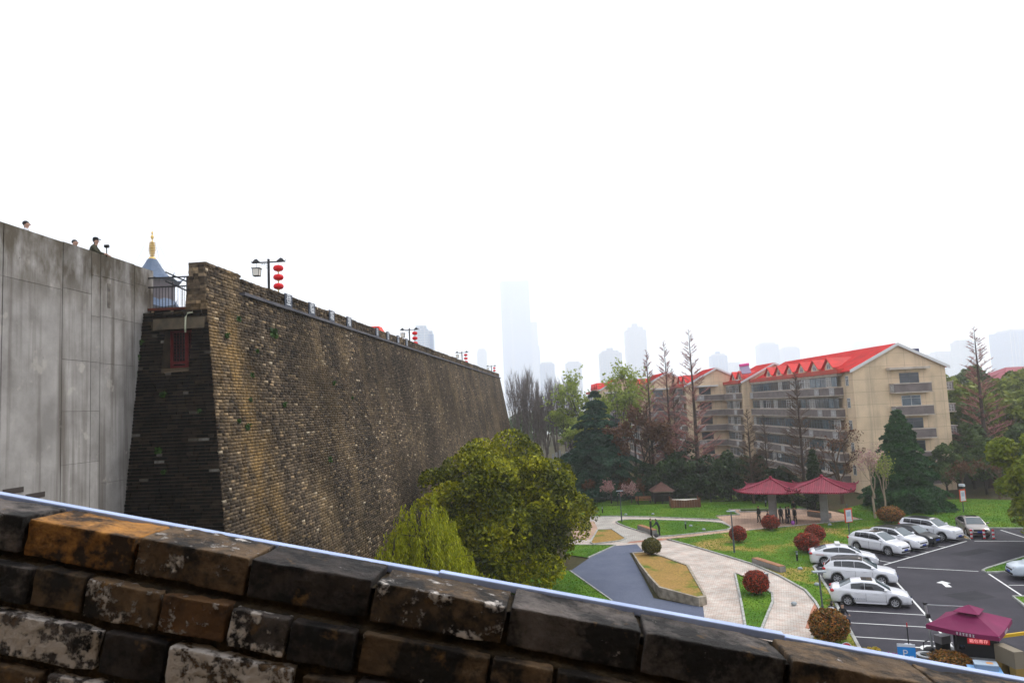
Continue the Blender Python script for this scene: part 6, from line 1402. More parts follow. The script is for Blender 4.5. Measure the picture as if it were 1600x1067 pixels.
# timber planter box
M_PLANK = mat('red_brown_planks', (0.17, 0.07, 0.035), 0.8, (0.11, 0.045, 0.025), 2, island=0.2)
t = thing('timber_stage', 'reddish timber box with a pale top on the far lawn', 'planter', (20.1, 88.0, .05), rad(-6))
for k in range(11): MB().b2((-1.65 + k * .3, -.9, 0), (-1.37 + k * .3, -.84, .86 + .12 * abs(k - 5) / 5)).build('plank', M_PLANK, t)
for k in range(6): MB().b2((-1.72, -.82 + k * .3, 0), (-1.66, -.54 + k * .3, 1.0)).build('plank', M_PLANK, t); MB().b2((1.66, -.82 + k * .3, 0), (1.72, -.54 + k * .3, 1.0)).build('plank', M_PLANK, t)
for x, y in ((-1.7, -.88), (1.7, -.88), (-1.7, 1.0), (1.7, 1.0)): MB().b2((x - .07, y - .07, 0), (x + .07, y + .07, 1.15)).build('post', M_PLANK, t)
MB().b2((-1.6, -.8, 0), (1.6, .95, .8)).build('pale_top', mat('pale_gravel', (0.42, 0.39, 0.33), 0.9), t)
# small hut with a brown hip roof
t = thing('garden_hut', 'small dark hut with a brown hip roof under the evergreens', 'hut', (18.3, 92.6, 0))
for x, y in ((-1.1, -.9), (1.1, -.9), (-1.1, .9), (1.1, .9)): MB().b2((x - .07, y - .07, 0), (x + .07, y + .07, 1.6)).build('post', M_DKWOOD, t)
MB().b2((-1.0, .5, 0), (1.0, .6, 1.5)).build('back_wall', M_DKWOOD, t); MB().b2((-1.25, -1.02, 1.42), (1.25, -.95, 1.58)).build('fascia', M_TRIM, t)
MB().add([(-1.5, -1.3, 1.55), (1.5, -1.3, 1.55), (1.5, 1.3, 1.55), (-1.5, 1.3, 1.55), (0, 0, 2.65)], [(0, 1, 4), (1, 2, 4), (2, 3, 4), (3, 0, 4), (3, 2, 1, 0)]).build('roof', mat('brown_shingles', (0.13, 0.06, 0.045), 0.8, (0.08, 0.04, 0.03), 5), t)
# gate posts on the path and the park's iron fence
for x, y, h, lb in ((6.9, 84.9, 1.45, 'short brown gate post with a lamp beside the path'), (7.95, 83.7, 1.9, 'taller dark gate post at the path entrance')):
    t = thing('gate_post', lb, 'post', (x, y, 0)); MB().b2((-.12, -.12, 0), (.12, .12, h)).build('shaft', M_PLANK if h < 1.6 else M_BLACK, t); MB().lathe([(.2, h), (.2, h + .08), (.02, h + .3)], 8).build('cap', M_BLACK, t)
def iron_fence(pts, label, h=1.15):
    t = thing('iron_fence', label, 'fence', (*pts[0], 0)); o0 = Vector((*pts[0], 0))
    for a, b in zip(pts[:-1], pts[1:]):
        a, b = Vector((*a, 0)) - o0, Vector((*b, 0)) - o0; d = b - a; n = max(1, int(d.length / 2.4))
        for i in range(n + 1): MB().b2((-.04, -.04, 0), (.04, .04, h + .1)).build('post', M_BLACK, t, loc=a + d * i / n)
        for z in (.15, h): MB().tube([a + Vector((0, 0, z)), b + Vector((0, 0, z))], .025, 4).build('rail', M_BLACK, t)
        bars = MB(); m = int(d.length / .14)
        for i in range(m): p = a + d * (i + .5) / m; bars.b2((p.x - .01, p.y - .01, .15), (p.x + .01, p.y + .01, h + .05))
        o = bars.build('bars', M_BLACK, t); o['kind'] = 'stuff'
iron_fence([(7.2, 91.4), (15, 91.2), (24, 90.6), (32.3, 89.5)], 'low black iron fence along the far edge of the lawn')
iron_fence([(32.6, 91.5), (32.4, 79.3)], 'black iron fence in front of the clipped hedge', 1.1)
# utility things under the facade
t = thing('white_fence_boards', 'row of tall pale boards among the trunks left of the cedar', 'fence', (5.6, 116, 0))
for k in range(9): MB().b2((k * .55, 0, 0), (k * .55 + .34, .06, 5.2 + .3 * (k % 3))).build('board', mat('pale_board', (0.4, 0.41, 0.44), 0.7) if k == 0 else bpy.data.materials['pale_board'], t)

# striped posts before the taupe car
M_STR = mat('sign_red', (0.55, 0.02, 0.03), 0.5)
for k, (x, y) in enumerate(((38.55, 62.3), (39.45, 62.0), (40.1, 61.8))):
    t = thing('striped_post', ('left', 'middle', 'right')[k] + ' of three red and white posts before the taupe saloon', 'bollard', (x, y, .01), 0, 'striped parking posts')
    for i in range(5): MB().tube([(0, 0, i * .16), (0, 0, i * .16 + .158)], .09, 10).build('band', M_STR if i % 2 == 0 else M_SIGNW, t)
    MB().b2((-.16, -.16, 0), (.16, .16, .04)).build('foot', M_DARKPL, t)

# ------------------------------------------------------------------ kiosk corner
M_MAROON = mat('maroon_canvas', (0.20, 0.016, 0.075), 0.8, (0.155, 0.012, 0.06), 1.2)
um = thing('cantilever_umbrella', 'square maroon canvas umbrella over the luggage kiosk', 'umbrella', (0, 0, 0))
ctr = Vector((20.8, 34.4, 0)); cs = [Vector((18.8, 34.55, 2.0)), Vector((20.8, 32.4, 2.0)), Vector((23.0, 34.75, 2.0)), Vector((20.75, 36.2, 2.0))]
apx = Vector((20.85, 34.45, 2.62)); vs = []; fs = []; K = 9
for i in range(4):
    a, b = cs[i], cs[(i + 1) % 4]; base = len(vs)
    for u in range(K):
        f = u / (K - 1)
        for w_ in range(K):
            g_ = w_ / (K - 1); e = a.lerp(b, g_); p = apx.lerp(e, f); p.z -= .05 * math.sin(PI * f) * math.sin(PI * g_) + .07 * math.sin(PI * g_) * f; vs.append(p)
    for u in range(K - 1):
        for w_ in range(K - 1): fs.append((base + u * K + w_, base + (u + 1) * K + w_, base + (u + 1) * K + w_ + 1, base + u * K + w_ + 1))
MB().add(vs, fs).build('canopy', M_MAROON, um, True)
for i in range(4):
    a, b = cs[i], cs[(i + 1) % 4]; v = MB(); vv = []
    for k in range(K):
        p = a.lerp(b, k / (K - 1)); p.z -= .07 * math.sin(PI * k / (K - 1)); vv += [p, p - Vector((0, 0, .2))]
    o = v.add(vv, [(2 * k, 2 * k + 1, 2 * k + 3, 2 * k + 2) for k in range(K - 1)]).build('valance', M_MAROON, um); sm = o.modifiers.new('thick', 'SOLIDIFY'); sm.thickness = .008
    MB().tube([apx - Vector((0, 0, .06)), a - Vector((0, 0, .03))], .018, 5).build('rib', M_HEADG, um)
vc = [ctr + (c - ctr) * .36 for c in cs]; tv = MB(); tv.add([Vector((c.x, c.y, 2.56)) for c in vc] + [Vector((20.85, 34.45, 2.82))], [(0, 1, 4), (1, 2, 4), (2, 3, 4), (3, 0, 4)]); o = tv.build('vent_cap', M_MAROON, um); sm = o.modifiers.new('thick', 'SOLIDIFY'); sm.thickness = .02
M_ALU = mat('grey_aluminium', (0.36, 0.37, 0.38), 0.4, metal=0.3)
MB().tube([(19.85, 36.0, 0), (19.72, 36.1, 2.45)], .055, 10).build('mast', M_ALU, um); MB().tube([(19.72, 36.1, 2.42), (20.85, 34.5, 2.70)], .03, 8).build('arm', M_ALU, um); MB().box((19.8, 36.0, .06), (.9, .9, .12)).build('foot', M_DARKPL, um); MB().box((19.72, 36.1, 2.47), (.14, .14, .1)).build('mast_cap', M_DARKPL, um); MB().box((19.78, 36.06, 1.9), (.16, .16, .2)).build('crank', M_DARKPL, um)
M_LOGO = mat('pale_print', (0.6, 0.58, 0.6), 0.6)
for (a, b), f in (((cs[0], cs[1]), .55), ((cs[1], cs[2]), .5)):
    pm_ = MB(); rl = random.Random(3)
    for c_ in range(6):
        for q_ in range(3): pm_.box(((c_ - 2.5) * .13, (q_ - 1) * .045, 0), (rl.uniform(.05, .1), .018, .004))
        pm_.box(((c_ - 2.5) * .13 + rl.uniform(-.03, .03), 0, .001), (.018, .12, .004))
    o = link('print', pm_.mesh('print', M_LOGO), um); d = (b - a).normalized(); nrm = Vector((d.y, -d.x, 0)); p = a.lerp(b, f) + nrm * .012 - Vector((0, 0, .165))
    o.matrix_local = Matrix(((d.x, 0, nrm.x, p.x), (d.y, 0, nrm.y, p.y), (0, 1, 0, p.z), (0, 0, 0, 1)))
# kiosk with an LED text display, facing the camera
kd = Vector((0.912, -0.41, 0)); kr = math.atan2(kd.y, kd.x)
ks = thing('luggage_kiosk', 'dark kiosk with a red lit luggage storage display', 'kiosk', (19.75, 34.05, 0), kr)
MB().b2((0, 0, 0), (1.75, 1.3, .62)).build('counter', mat('kiosk_beige', (0.28, 0.25, 0.18), 0.7), ks); MB().b2((-.03, -.12, .62), (1.78, 1.33, .68)).build('counter_top', M_ALU, ks)
MB().b2((.12, .05, .68), (1.7, 1.25, 1.86)).build('cabinet', M_DARKPL, ks); MB().b2((0, 0, .68), (.07, .07, 1.95)).build('post', M_BLACK, ks); MB().b2((1.71, 0, .68), (1.78, .07, 1.95)).build('post', M_BLACK, ks)
pn = MB().b2((.55, .02, 1.28), (1.42, .046, 1.52)).build('display', mat('led_red_panel', (0.25, 0.004, 0.01), 0.4, emit=((0.5, 0.01, 0.02), 0.35)), ks)
o = link('display_text', text_mesh('display_text', '箱包寄存', .185, mat('led_text', (0.7, 0.3, 0.3), 0.5, emit=((1, .45, .45), .6)), .001), pn); o.matrix_local = Matrix.Translation((.985, .012, 1.4)) @ Matrix.Rotation(PI / 2, 4, 'X')
MB().b2((.2, .02, 1.0), (.42, .045, 1.2)).build('ticket_window', M_CARGLASS, ks)
cb = thing('beige_cabinet', 'tall beige open cabinet right of the kiosk', 'cabinet', (20.75, 32.75, 0), rad(-85))
MB().b2((0, 0, .9), (1.15, .45, 1.6)).build('upper_box', mat('cabinet_beige', (0.2, 0.165, 0.115), 0.7), cb)
for x in (0, .8): MB().b2((x, 0, 0), (x + .35, .45, .897)).build('side_panel', mat('cabinet_mustard', (0.26, 0.165, 0.04), 0.7), cb)
MB().b2((.352, .3, .05), (.798, .4, .897)).build('dark_door', M_DARKPL, cb)
bm_ = thing('boom_barrier', 'yellow barrier boom reaching out of frame at the right', 'barrier', (22.3, 35.3, 0), rad(12)); MB().b2((-.15, -.15, 0), (.15, .15, .85)).build('housing', mat('barrier_grey', (0.2, 0.2, 0.2), .6), bm_); MB().b2((.0, -.05, .92), (4.6, .05, 1.06)).build('boom', mat('barrier_yellow', (0.6, 0.36, 0.01), .5), bm_); MB().b2((-.2, -.08, .86), (.1, .08, 1.1)).build('hub', M_DARKPL, bm_)
tb = thing('blue_table', 'light blue cloth covered table with a box in front of the kiosk', 'table', (19.1, 31.9, 0), kr); MB().b2((0, 0, 0), (1.2, .9, .74)).build('cloth_drop', mat('sky_blue_cloth', (0.20, 0.42, 0.72), .8, (.26, .48, .78), 2), tb); MB().b2((-.03, -.03, .742), (1.23, .93, .77)).build('cloth_top', bpy.data.materials['sky_blue_cloth'], tb)
bx = thing('storage_box', 'grey blue lidded box on the light blue table', 'box', (19.45, 32.1, .772), kr); MB().b2((0, 0, 0), (.85, .55, .2)).build('tub', mat('box_grey_blue', (0.2, 0.27, 0.36), .6), bx); MB().b2((-.02, -.02, .202), (.87, .57, .24)).build('lid', mat('box_lid', (0.34, 0.42, 0.5), .6), bx); MB().b2((.45, .15, .242), (.7, .4, .246)).build('sticker', mat('orange_sticker', (0.6, .3, .12), .6), bx)
# blue P sign
ps = thing('parking_sign', 'blue square parking sign with a white P beside the near bays', 'sign', (17.35, 33.7, 0), rad(-18)); MB().tube([(0, .03, 0), (0, .03, .75)], .03, 8).build('post', M_ALU, ps); MB().b2((-.37, -.02, .68), (.37, .01, 1.42)).build('panel', mat('sign_blue', (0.02, 0.23, 0.62), .45), ps); MB().b2((-.37, -.022, 1.3), (.37, .012, 1.43)).build('top_strip', M_SIGNW, ps)
o = link('letter', text_mesh('letter', 'P', .46, M_SIGNW, .003), ps); o.matrix_local = Matrix.Translation((-.06, -.026, 1.0)) @ Matrix.Rotation(PI / 2, 4, 'X')
o = link('wheelchair_mark', text_mesh('wheelchair_mark', '♿', .14, M_SIGNW, .003), ps); o.matrix_local = Matrix.Translation((.2, -.026, .84)) @ Matrix.Rotation(PI / 2, 4, 'X')
# round red sign on the kerb, bay post with a white disc foot
rsn = thing('round_sign', 'small round red sign with white marks under the rusty shrub', 'sign', (15.6, 35.9, 0), rad(-20)); MB().tube([(0, .02, 0), (0, .02, .5)], .02, 6).build('post', M_ALU, rsn); Mx = Matrix.Translation((0, 0, .62)) @ Matrix.Rotation(PI / 2, 4, 'X'); MB().lathe([(.26, -.01), (.26, .012)], 24, M=Mx).build('rim', M_SIGNW, rsn); MB().lathe([(.235, .013), (.235, .02)], 24, M=Mx).build('face', M_STR, rsn)
MB().box((0, -.023, .66), (.28, .006, .07)).build('white_bar', M_SIGNW, rsn); MB().box((0, -.023, .56), (.2, .006, .05)).build('white_bar', M_SIGNW, rsn)
bp_ = thing('bay_post', 'thin red topped post on a white disc in the disabled bay', 'post', (19.45, 37.5, .012)); MB().lathe([(.27, 0), (.27, .05), (.2, .08)], 20).build('disc_foot', M_SIGNW, bp_); MB().tube([(0, 0, .07), (0, 0, .95)], .028, 8).build('stem', M_DARKPL, bp_); MB().tube([(0, 0, .952), (0, 0, 1.15)], .03, 8).build('red_top', M_STR, bp_)
# scooter-like trolley, ring planter and flowers beside the kiosk
tr = thing('luggage_trolley', 'dark folded trolley leaning by the umbrella mast', 'trolley', (18.95, 35.2, 0), .4)
MB().tube([(0, 0, .15), (.15, .1, .9), (.45, .1, .95)], .03, 6).build('handle', M_DARKPL, tr); MB().b2((-.1, -.3, .15), (.8, .3, .24)).build('deck', M_DARKPL, tr); MB().ell((.35, 0, .45), (.35, .25, .25), 10, 7).build('bag', M_DARKPL, tr, True)
for y in (-.25, .25):
    for x in (.0, .7): MB().lathe([(.09, -.03), (.09, .03)], 12, M=Matrix.Translation((x, y, .09)) @ Matrix.Rotation(PI / 2, 4, 'X')).build('wheel', M_TYRE, tr)
rg = thing('ring_table', 'round grey ring shaped stand in front of the orange red shrub', 'stand', (18.6, 34.3, 0)); MB().lathe([(.3, .66), (.46, .66), (.46, .72), (.3, .72), (.3, .66)], 28).build('ring', M_ALU, rg); MB().tube([(0, 0, 0), (0, 0, .68)], .03, 8).build('stem', M_ALU, rg)
for k in range(3): MB().tube([(0, 0, .69), (.32 * math.cos(k * 2.1), .32 * math.sin(k * 2.1), .69)], .012, 5).build('spoke', M_ALU, rg)
cbx = thing('monitor_box', 'grey box shaped terminal left of the kiosk', 'box', (20.05, 35.5, 0), .3); MB().b2((-.25, -.2, 0), (.25, .2, .8)).build('stand', M_DARKPL, cbx); MB().b2((-.28, -.22, .802), (.28, .22, 1.15)).build('case', mat('terminal_grey', (0.17, .16, .17), .6), cbx)
q = np.random.RandomState(3)
L_YEL = leaf_mat('yellow_flowers', [(0.12, .16, .02), (0.5, .34, .02), (.65, .45, .04)], .2); L_PUR = leaf_mat('purple_flowers', [(0.1, .12, .03), (0.35, .06, .3), (.5, .12, .45)], .2)
for x0, x1, ya, lm, lb in ((16.7, 17.5, 36.9, L_YEL, 'yellow flower bed along the near end of the car park'), (17.3, 18.2, 36.0, L_PUR, 'purple flower bed beside the blue parking sign'), (18.2, 18.6, 35.2, L_YEL, 'small yellow flower clump right of the parking sign')):
    n = 900; P = np.stack([x0 + (x1 - x0) * q.rand(n), ya - (x1 - x0) * .5 * q.rand(n) - .3 * q.rand(n), .05 + .25 * q.rand(n)], 1); o = link('flower_bed', leaf_quads('flower_bed', P - np.array([x0, ya, 0]), .035, lm, q), None, (x0, ya, 0)); tag(o, lb, 'flowers')
gf = thing('green_racks', 'dark green folding rack beside the parking sign', 'rack', (18.1, 34.4, 0), .5)
for k in range(3): MB().tube([(k * .14, 0, 0), (k * .14 - .3, .1, .95)], .018, 5).build('bar', mat('rack_green', (.02, .12, .06), .5) if k == 0 else bpy.data.materials['rack_green'], gf)
# slate plinth and electrical box near the triangular lawn
eb_ = thing('control_box', 'grey metal box behind the red shrub on the triangular lawn', 'box', (16.25, 49.6, .05), .3); MB().b2((-.3, -.25, 0), (.3, .25, .95)).build('case', mat('box_grey', (.12, .12, .13), .6), eb_); MB().b2((-.33, -.28, .952), (.33, .28, 1.0)).build('lid', M_ALU, eb_)
# red tent roof on the wall walk
tn = thing('red_tent', 'small red tent top showing above the wall parapet', 'tent', WM @ Vector((-1.6, 29.3, 17.75)), -WA); MB().add([(-.9, -.9, 1.35), (.9, -.9, 1.35), (.9, .9, 1.35), (-.9, .9, 1.35), (-.45, -.55, 2.25), (.45, -.55, 2.25), (.45, .35, 2.25), (-.45, .35, 2.25)], [(0, 1, 5, 4), (1, 2, 6, 5), (2, 3, 7, 6), (3, 0, 4, 7), (4, 5, 6, 7)]).build('canopy', mat('tent_red', (.75, .035, .01), .6), tn)
for x, y in ((-.85, -.85), (.85, -.85), (.85, .85), (-.85, .85)): MB().tube([(x, y, 0), (x, y, 1.36)], .02, 5).build('pole', M_ALU, tn)
# ------------------------------------------------------------------ people: one continuous skinned figure each
M_SKIN = mat('skin', (0.42, 0.25, 0.18), 0.6); M_HAIR = mat('black_hair', (0.012, 0.010, 0.010), 0.6)
CLOTH = {k: mat('cloth_' + k, c, 0.85) for k, c in dict(black=(0.012, 0.012, 0.014), navy=(0.014, 0.018, 0.035), olive=(0.045, 0.042, 0.022), white=(0.5, 0.5, 0.52), pink=(0.5, 0.16, 0.22), grey=(0.06, 0.06, 0.065), purple=(0.3, 0.08, 0.35)).items()}
def person(label, loc, rz, pose='stand', top='black', legs='black', group=None, scale=1.0, hat=None, held=None, pattern=None):
    """local -y is the way the person faces"""
    hip = Vector((0, 0, .92)); lean = {'stand': .02, 'bend': .55, 'sit': .12, 'lean': .35, 'crouch': .35}[pose]
    if pose == 'sit': hip.z = .50
    if pose == 'crouch': hip.z = .36; hip.y = .1
    sd = Vector((0, -math.sin(lean), math.cos(lean)))
    ch = hip + sd * .34; nk = hip + sd * .53; hd0 = nk + Vector((0, -math.sin(lean * .8) * .08, .09)); hd1 = hd0 + Vector((0, -.03, .14))
    J = {'pel': (hip, .135), 'waist': (hip + sd * .17, .125), 'chest': (ch, .145), 'sh': (nk - sd * .05, .10), 'neck': (nk + sd * .035, .055), 'head': (hd0 + Vector((0, -.01, .02)), .085), 'headm': (hd0 + Vector((0, -.012, .085)), .10), 'headt': (hd1, .075)}
    E = [('pel', 'waist'), ('waist', 'chest'), ('chest', 'sh'), ('sh', 'neck'), ('neck', 'head'), ('head', 'headm'), ('headm', 'headt')]
    for s, n in ((-1, 'l'), (1, 'r')):
        shp = nk - sd * .06 + Vector((s * .18, 0, 0))
        if pose in ('bend', 'lean'): el = shp + Vector((s * .06, -.16, -.22)); wr = el + Vector((-s * .06, -.22, -.06 if pose == 'lean' else -.18))
        elif pose in ('sit', 'crouch'): el = shp + Vector((s * .07, -.12, -.24)); wr = el + Vector((-s * .08, -.2, -.02))
        elif pose == 'stand' and held == 'phone': el = shp + Vector((s * .07, -.06, -.27)); wr = el + Vector((-s * .08, -.2, .1))
        else: el = shp + Vector((s * .06, .02, -.28)); wr = el + Vector((s * .0, -.06, -.25))
        J['s' + n] = (shp, .068); J['e' + n] = (el, .048); J['w' + n] = (wr, .034); hdv = (wr - el).normalized(); J['h' + n] = (wr + hdv * .07, .04); J['f' + n] = (wr + hdv * .15, .018)
        J['t' + n] = (wr + hdv * .06 + Vector((-s * .045, -.02, .02)), .014)
        E += [('sh', 's' + n), ('s' + n, 'e' + n), ('e' + n, 'w' + n), ('w' + n, 'h' + n), ('h' + n, 'f' + n), ('h' + n, 't' + n)]
        hp = hip + Vector((s * .095, 0, -.06))
        if pose == 'sit': kn = hp + Vector((s * .03, -.42, .02)); an = kn + Vector((0, -.04, -.40))
        elif pose == 'crouch': kn = hp + Vector((s * .08, -.36, .16)); an = Vector((kn.x, kn.y + .26, .08))
        else: kn = Vector((hp.x + s * .01, hp.y - .03 + (.06 * s if pose == 'stand' else 0), .48)); an = Vector((kn.x + s * .01, kn.y + .04, .08))
        J['hp' + n] = (hp, .098); J['k' + n] = (kn, .066); J['a' + n] = (an, .045); J['to' + n] = (an + Vector((0, -.17, -.045)), .035)
        E += [('pel', 'hp' + n), ('hp' + n, 'k' + n), ('k' + n, 'a' + n), ('a' + n, 'to' + n)]
    names = list(J); me = bpy.data.meshes.new('body'); me.from_pydata([J[k][0] for k in names], [(names.index(a), names.index(b)) for a, b in E], [])
    o = bpy.data.objects.new('body', me); COL.objects.link(o); sk = o.modifiers.new('skin', 'SKIN'); sk.use_smooth_shade = True; ss = o.modifiers.new('sub', 'SUBSURF'); ss.levels = 1; ss.render_levels = 1
    if not me.skin_vertices: me.attributes.new  # layer is made by the modifier
    lay = me.skin_vertices[0].data if len(me.skin_vertices) else None
    if lay is None:
        bm = bmesh.new(); bm.from_mesh(me); bm.verts.layers.skin.verify(); bm.to_mesh(me); bm.free(); lay = me.skin_vertices[0].data
    for i, k in enumerate(names): lay[i].radius = (J[k][1] * (1.25 if k in ('pel', 'waist', 'chest') else 1), J[k][1] * (.85 if k in ('pel', 'waist', 'chest', 'sh') else 1)); lay[i].use_root = (k == 'pel')
    bpy.context.view_layer.update()
    nm = bpy.data.meshes.new_from_object(o.evaluated_get(bpy.context.evaluated_depsgraph_get())); bpy.data.objects.remove(o); bpy.data.meshes.remove(me)
    nm.name = 'body'; nm.materials.clear()
    for m in (CLOTH[top], CLOTH[legs], M_SKIN, M_HAIR, CLOTH['black']): nm.materials.append(m)
    segs = []
    for a, b in E:
        c = 0
        if a in ('neck', 'head', 'headm') or a[0] in 'wh' and a[:2] != 'hp' and a != 'waist': c = 2
        if a[:2] in ('hp', 'kl', 'kr') or b[:2] == 'hp': c = 1
        if b[:2] == 'to': c = 4
        segs.append((np.array(J[a][0]), np.array(J[b][0]), c))
    cen = np.array([p.center for p in nm.polygons]); best = np.full(len(cen), 9.9); mi = np.zeros(len(cen), int)
    for a, b, c in segs:
        ab = b - a; t_ = np.clip(((cen - a) @ ab) / (ab @ ab), 0, 1); d = np.linalg.norm(cen - (a + t_[:, None] * ab), axis=1); k = d < best; best[k] = d[k]; mi[k] = c
    hc = np.array(hd0) + np.array([0, 0, .1]); nearh = np.linalg.norm(cen - hc, axis=1) < .17
    mi[nearh & (mi == 2) & ((cen[:, 2] > hc[2] + .035) | (cen[:, 1] > hc[1] + .02))] = 3
    nm.polygons.foreach_set('material_index', mi.astype(np.int32))
    t = thing('person', label, 'person', loc, rz, group); t.scale = (scale,) * 3; link('body', nm, t)
    # hair cap and simple face
    hcp = hd0 + Vector((0, .012, .105)); link('hair', MB().ell(hcp, (.088, .096, .085), 12, 8).mesh('hair', M_HAIR, True), t)
    fc = hd0 + Vector((0, -.1, .07)); MB().ell(fc + Vector((0, -.012, 0)), (.014, .02, .022), 6, 5).build('nose', M_SKIN, t)
    for s in (-1, 1): MB().ell(fc + Vector((s * .035, .004, .028)), (.012, .008, .008), 6, 4).build('eye', M_HAIR, t)
    if hat: MB().lathe([(.098, .13), (.1, .17), (.08, .215), (.02, .235)], 14, tuple(hd0 + Vector((0, .005, 0)))).build('cap', CLOTH[hat], t, True); MB().ell(hd0 + Vector((0, -.12, .14)), (.075, .07, .012), 10, 4).build('cap_peak', CLOTH[hat], t)
    return t
# by the oval lawn bench
G1 = 'people by the oval lawn'
person('dark clothed person standing beside the bench by the oval lawn', (12.55, 70.0, .02), 1.2, 'stand', 'black', 'black', G1); person('person in navy bending towards a bag by the oval lawn bench', (13.35, 69.9, .02), -2.0, 'bend', 'navy', 'black', G1)
bg = MB().ell((0, 0, .2), (.24, .16, .2), 10, 7).build('bag', CLOTH['grey'], None, True, (12.95, 69.5, .02)); tag(bg, 'dark bag on the paving between the two people by the bench', 'bag')
# under the pavilion
G2 = 'people gathered under the pavilions'
for (x, y, rz, pose, tp, lg, lb) in ((24.6, 74.7, -1.2, 'stand', 'black', 'black', 'person standing alone at the left edge of the pavilion group'), (25.2, 74.0, 1.0, 'sit', 'black', 'grey', 'dark clothed person sitting behind the red shrub under the pavilion'), (26.5, 73.7, 2.2, 'stand', 'black', 'black', 'person in black close to the right of the left pavilion column'), (26.95, 73.4, 1.5, 'stand', 'black', 'navy', 'person in the middle of the pavilion group'), (27.35, 73.7, -1.6, 'stand', 'navy', 'black', 'person with lowered head among the pavilion group'), (27.6, 72.8, -1.4, 'stand', 'black', 'black', 'person at the right end of the pavilion group, legs apart'), (27.0, 77.3, 0.4, 'stand', 'black', 'black', 'person standing behind the left pavilion column'), (29.2, 77.2, -.6, 'stand', 'black', 'grey', 'person standing furthest back on the pink plaza')):
    person(lb, (x, y, .03), rz, pose, tp, lg, G2)
st_ = MB().b2((-.22, -.22, 0), (.22, .22, .40)).build('stool', M_BCONC, None, False, (25.2, 74.0, .02)); tag(st_, 'grey block seat under the sitting person in the pavilion', 'stool')
pk = MB().ell((0, 0, .22), (.2, .14, .22), 10, 7).build('bag', CLOTH['purple'], None, True, (27.25, 72.6, .03)); tag(pk, 'purple bag on the plaza at the feet of the pavilion group', 'bag')
# seated pair on the kerb by the rusty shrub
person('person in a patterned dark jacket sitting on the kerb by the rusty shrub', (17.75, 42.3, -.22), -.5, 'sit', 'grey', 'black', 'people on the kerb'); person('person in white crouching by the nearest lamp post', (17.35, 41.5, .05), 2.4, 'crouch', 'white', 'black', 'people on the kerb'); person('person in black sitting with a white bag by the kerb', (18.0, 41.7, -.2), .3, 'sit', 'black', 'navy', 'people on the kerb')
# on the walls
G3 = 'visitors on the concrete wall'
CMW = Matrix.Translation((-14.56, 28.0, 0)) @ Matrix.Rotation(-CA, 4, 'Z')
def top_of(s, z, off): p = CMW @ Vector((off, s, 0)); return (p.x, p.y, z)
person('photographer in a dark cap and olive jacket leaning over the concrete wall', top_of(-2.75, 18.12, -.42), PI / 2 + .2, 'lean', 'olive', 'black', G3, 1.0, 'black', 'cam'); person('bare headed person just left of the photographer', top_of(-3.3, 17.92, -.6), PI / 2, 'stand', 'grey', 'black', G3); person('person in white holding up a phone at the far left of the concrete wall', top_of(-5.75, 17.95, -.5), PI / 2 + .5, 'stand', 'white', 'black', G3, 1.0, None, 'phone')
cm = thing('camera', 'black camera on a small grip held by the photographer on the wall', 'camera', top_of(-2.33, 19.42, -.05), 0); MB().b2((-.07, -.06, .12), (.07, .06, .22)).build('body', M_BLACK, cm); MB().tube([(0, -.06, .17), (.13, -.12, .17)], .035, 10).build('lens', M_BLACK, cm); MB().tube([(0, 0, -.12), (0, 0, .12)], .018, 6).build('grip', M_BLACK, cm)
person('dark haired visitor whose head shows above the wall parapet near the red tent', WM @ Vector((-.95, 27.7, 17.75)), 1.2, 'stand', 'black', 'black', 'visitors on the wall walk')
person('visitor in pink on the stairs behind the steel railing', (-13.0, 29.6, 17.15), -.6, 'stand', 'pink', 'black', 'visitors behind the railing', .95); person('visitor in white lower on the stairs behind the steel railing', (-13.55, 31.0, 16.8), .2, 'stand', 'white', 'navy', 'visitors behind the railing', .95)
# ------------------------------------------------------------------ towers fading into the mist
def tower_mat(name, c, c2, fl=4.0, bay=6.0):
    m = bpy.data.materials.new(name); m.use_nodes = True
    N, L = m.node_tree.nodes, m.node_tree.links; p = N['Principled BSDF']; p.inputs['Roughness'].default_value = 0.4
    tc = N.new('ShaderNodeTexCoord'); sp = N.new('ShaderNodeSeparateXYZ'); L.new(tc.outputs['Object'], sp.inputs[0])
    ad = N.new('ShaderNodeMath'); ad.operation = 'ADD'; L.new(sp.outputs['X'], ad.inputs[0]); L.new(sp.outputs['Y'], ad.inputs[1])
    cb = N.new('ShaderNodeCombineXYZ'); L.new(ad.outputs[0], cb.inputs[0]); L.new(sp.outputs['Z'], cb.inputs[1])
    b = N.new('ShaderNodeTexBrick'); b.offset = 0; b.inputs['Scale'].default_value = 1; b.inputs['Brick Width'].default_value = bay; b.inputs['Row Height'].default_value = fl; b.inputs['Mortar Size'].default_value = fl * 0.18
    b.inputs['Color1'].default_value = (*c, 1); b.inputs['Color2'].default_value = (*[q * .85 for q in c], 1); b.inputs['Mortar'].default_value = (*c2, 1); L.new(cb.outputs[0], b.inputs['Vector']); L.new(b.outputs['Color'], p.inputs['Base Color'])
    return m
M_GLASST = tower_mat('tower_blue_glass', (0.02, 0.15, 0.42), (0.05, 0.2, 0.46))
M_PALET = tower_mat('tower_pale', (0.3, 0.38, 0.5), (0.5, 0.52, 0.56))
M_MIDT = tower_mat('tower_mid', (0.12, 0.23, 0.44), (0.22, 0.32, 0.5))
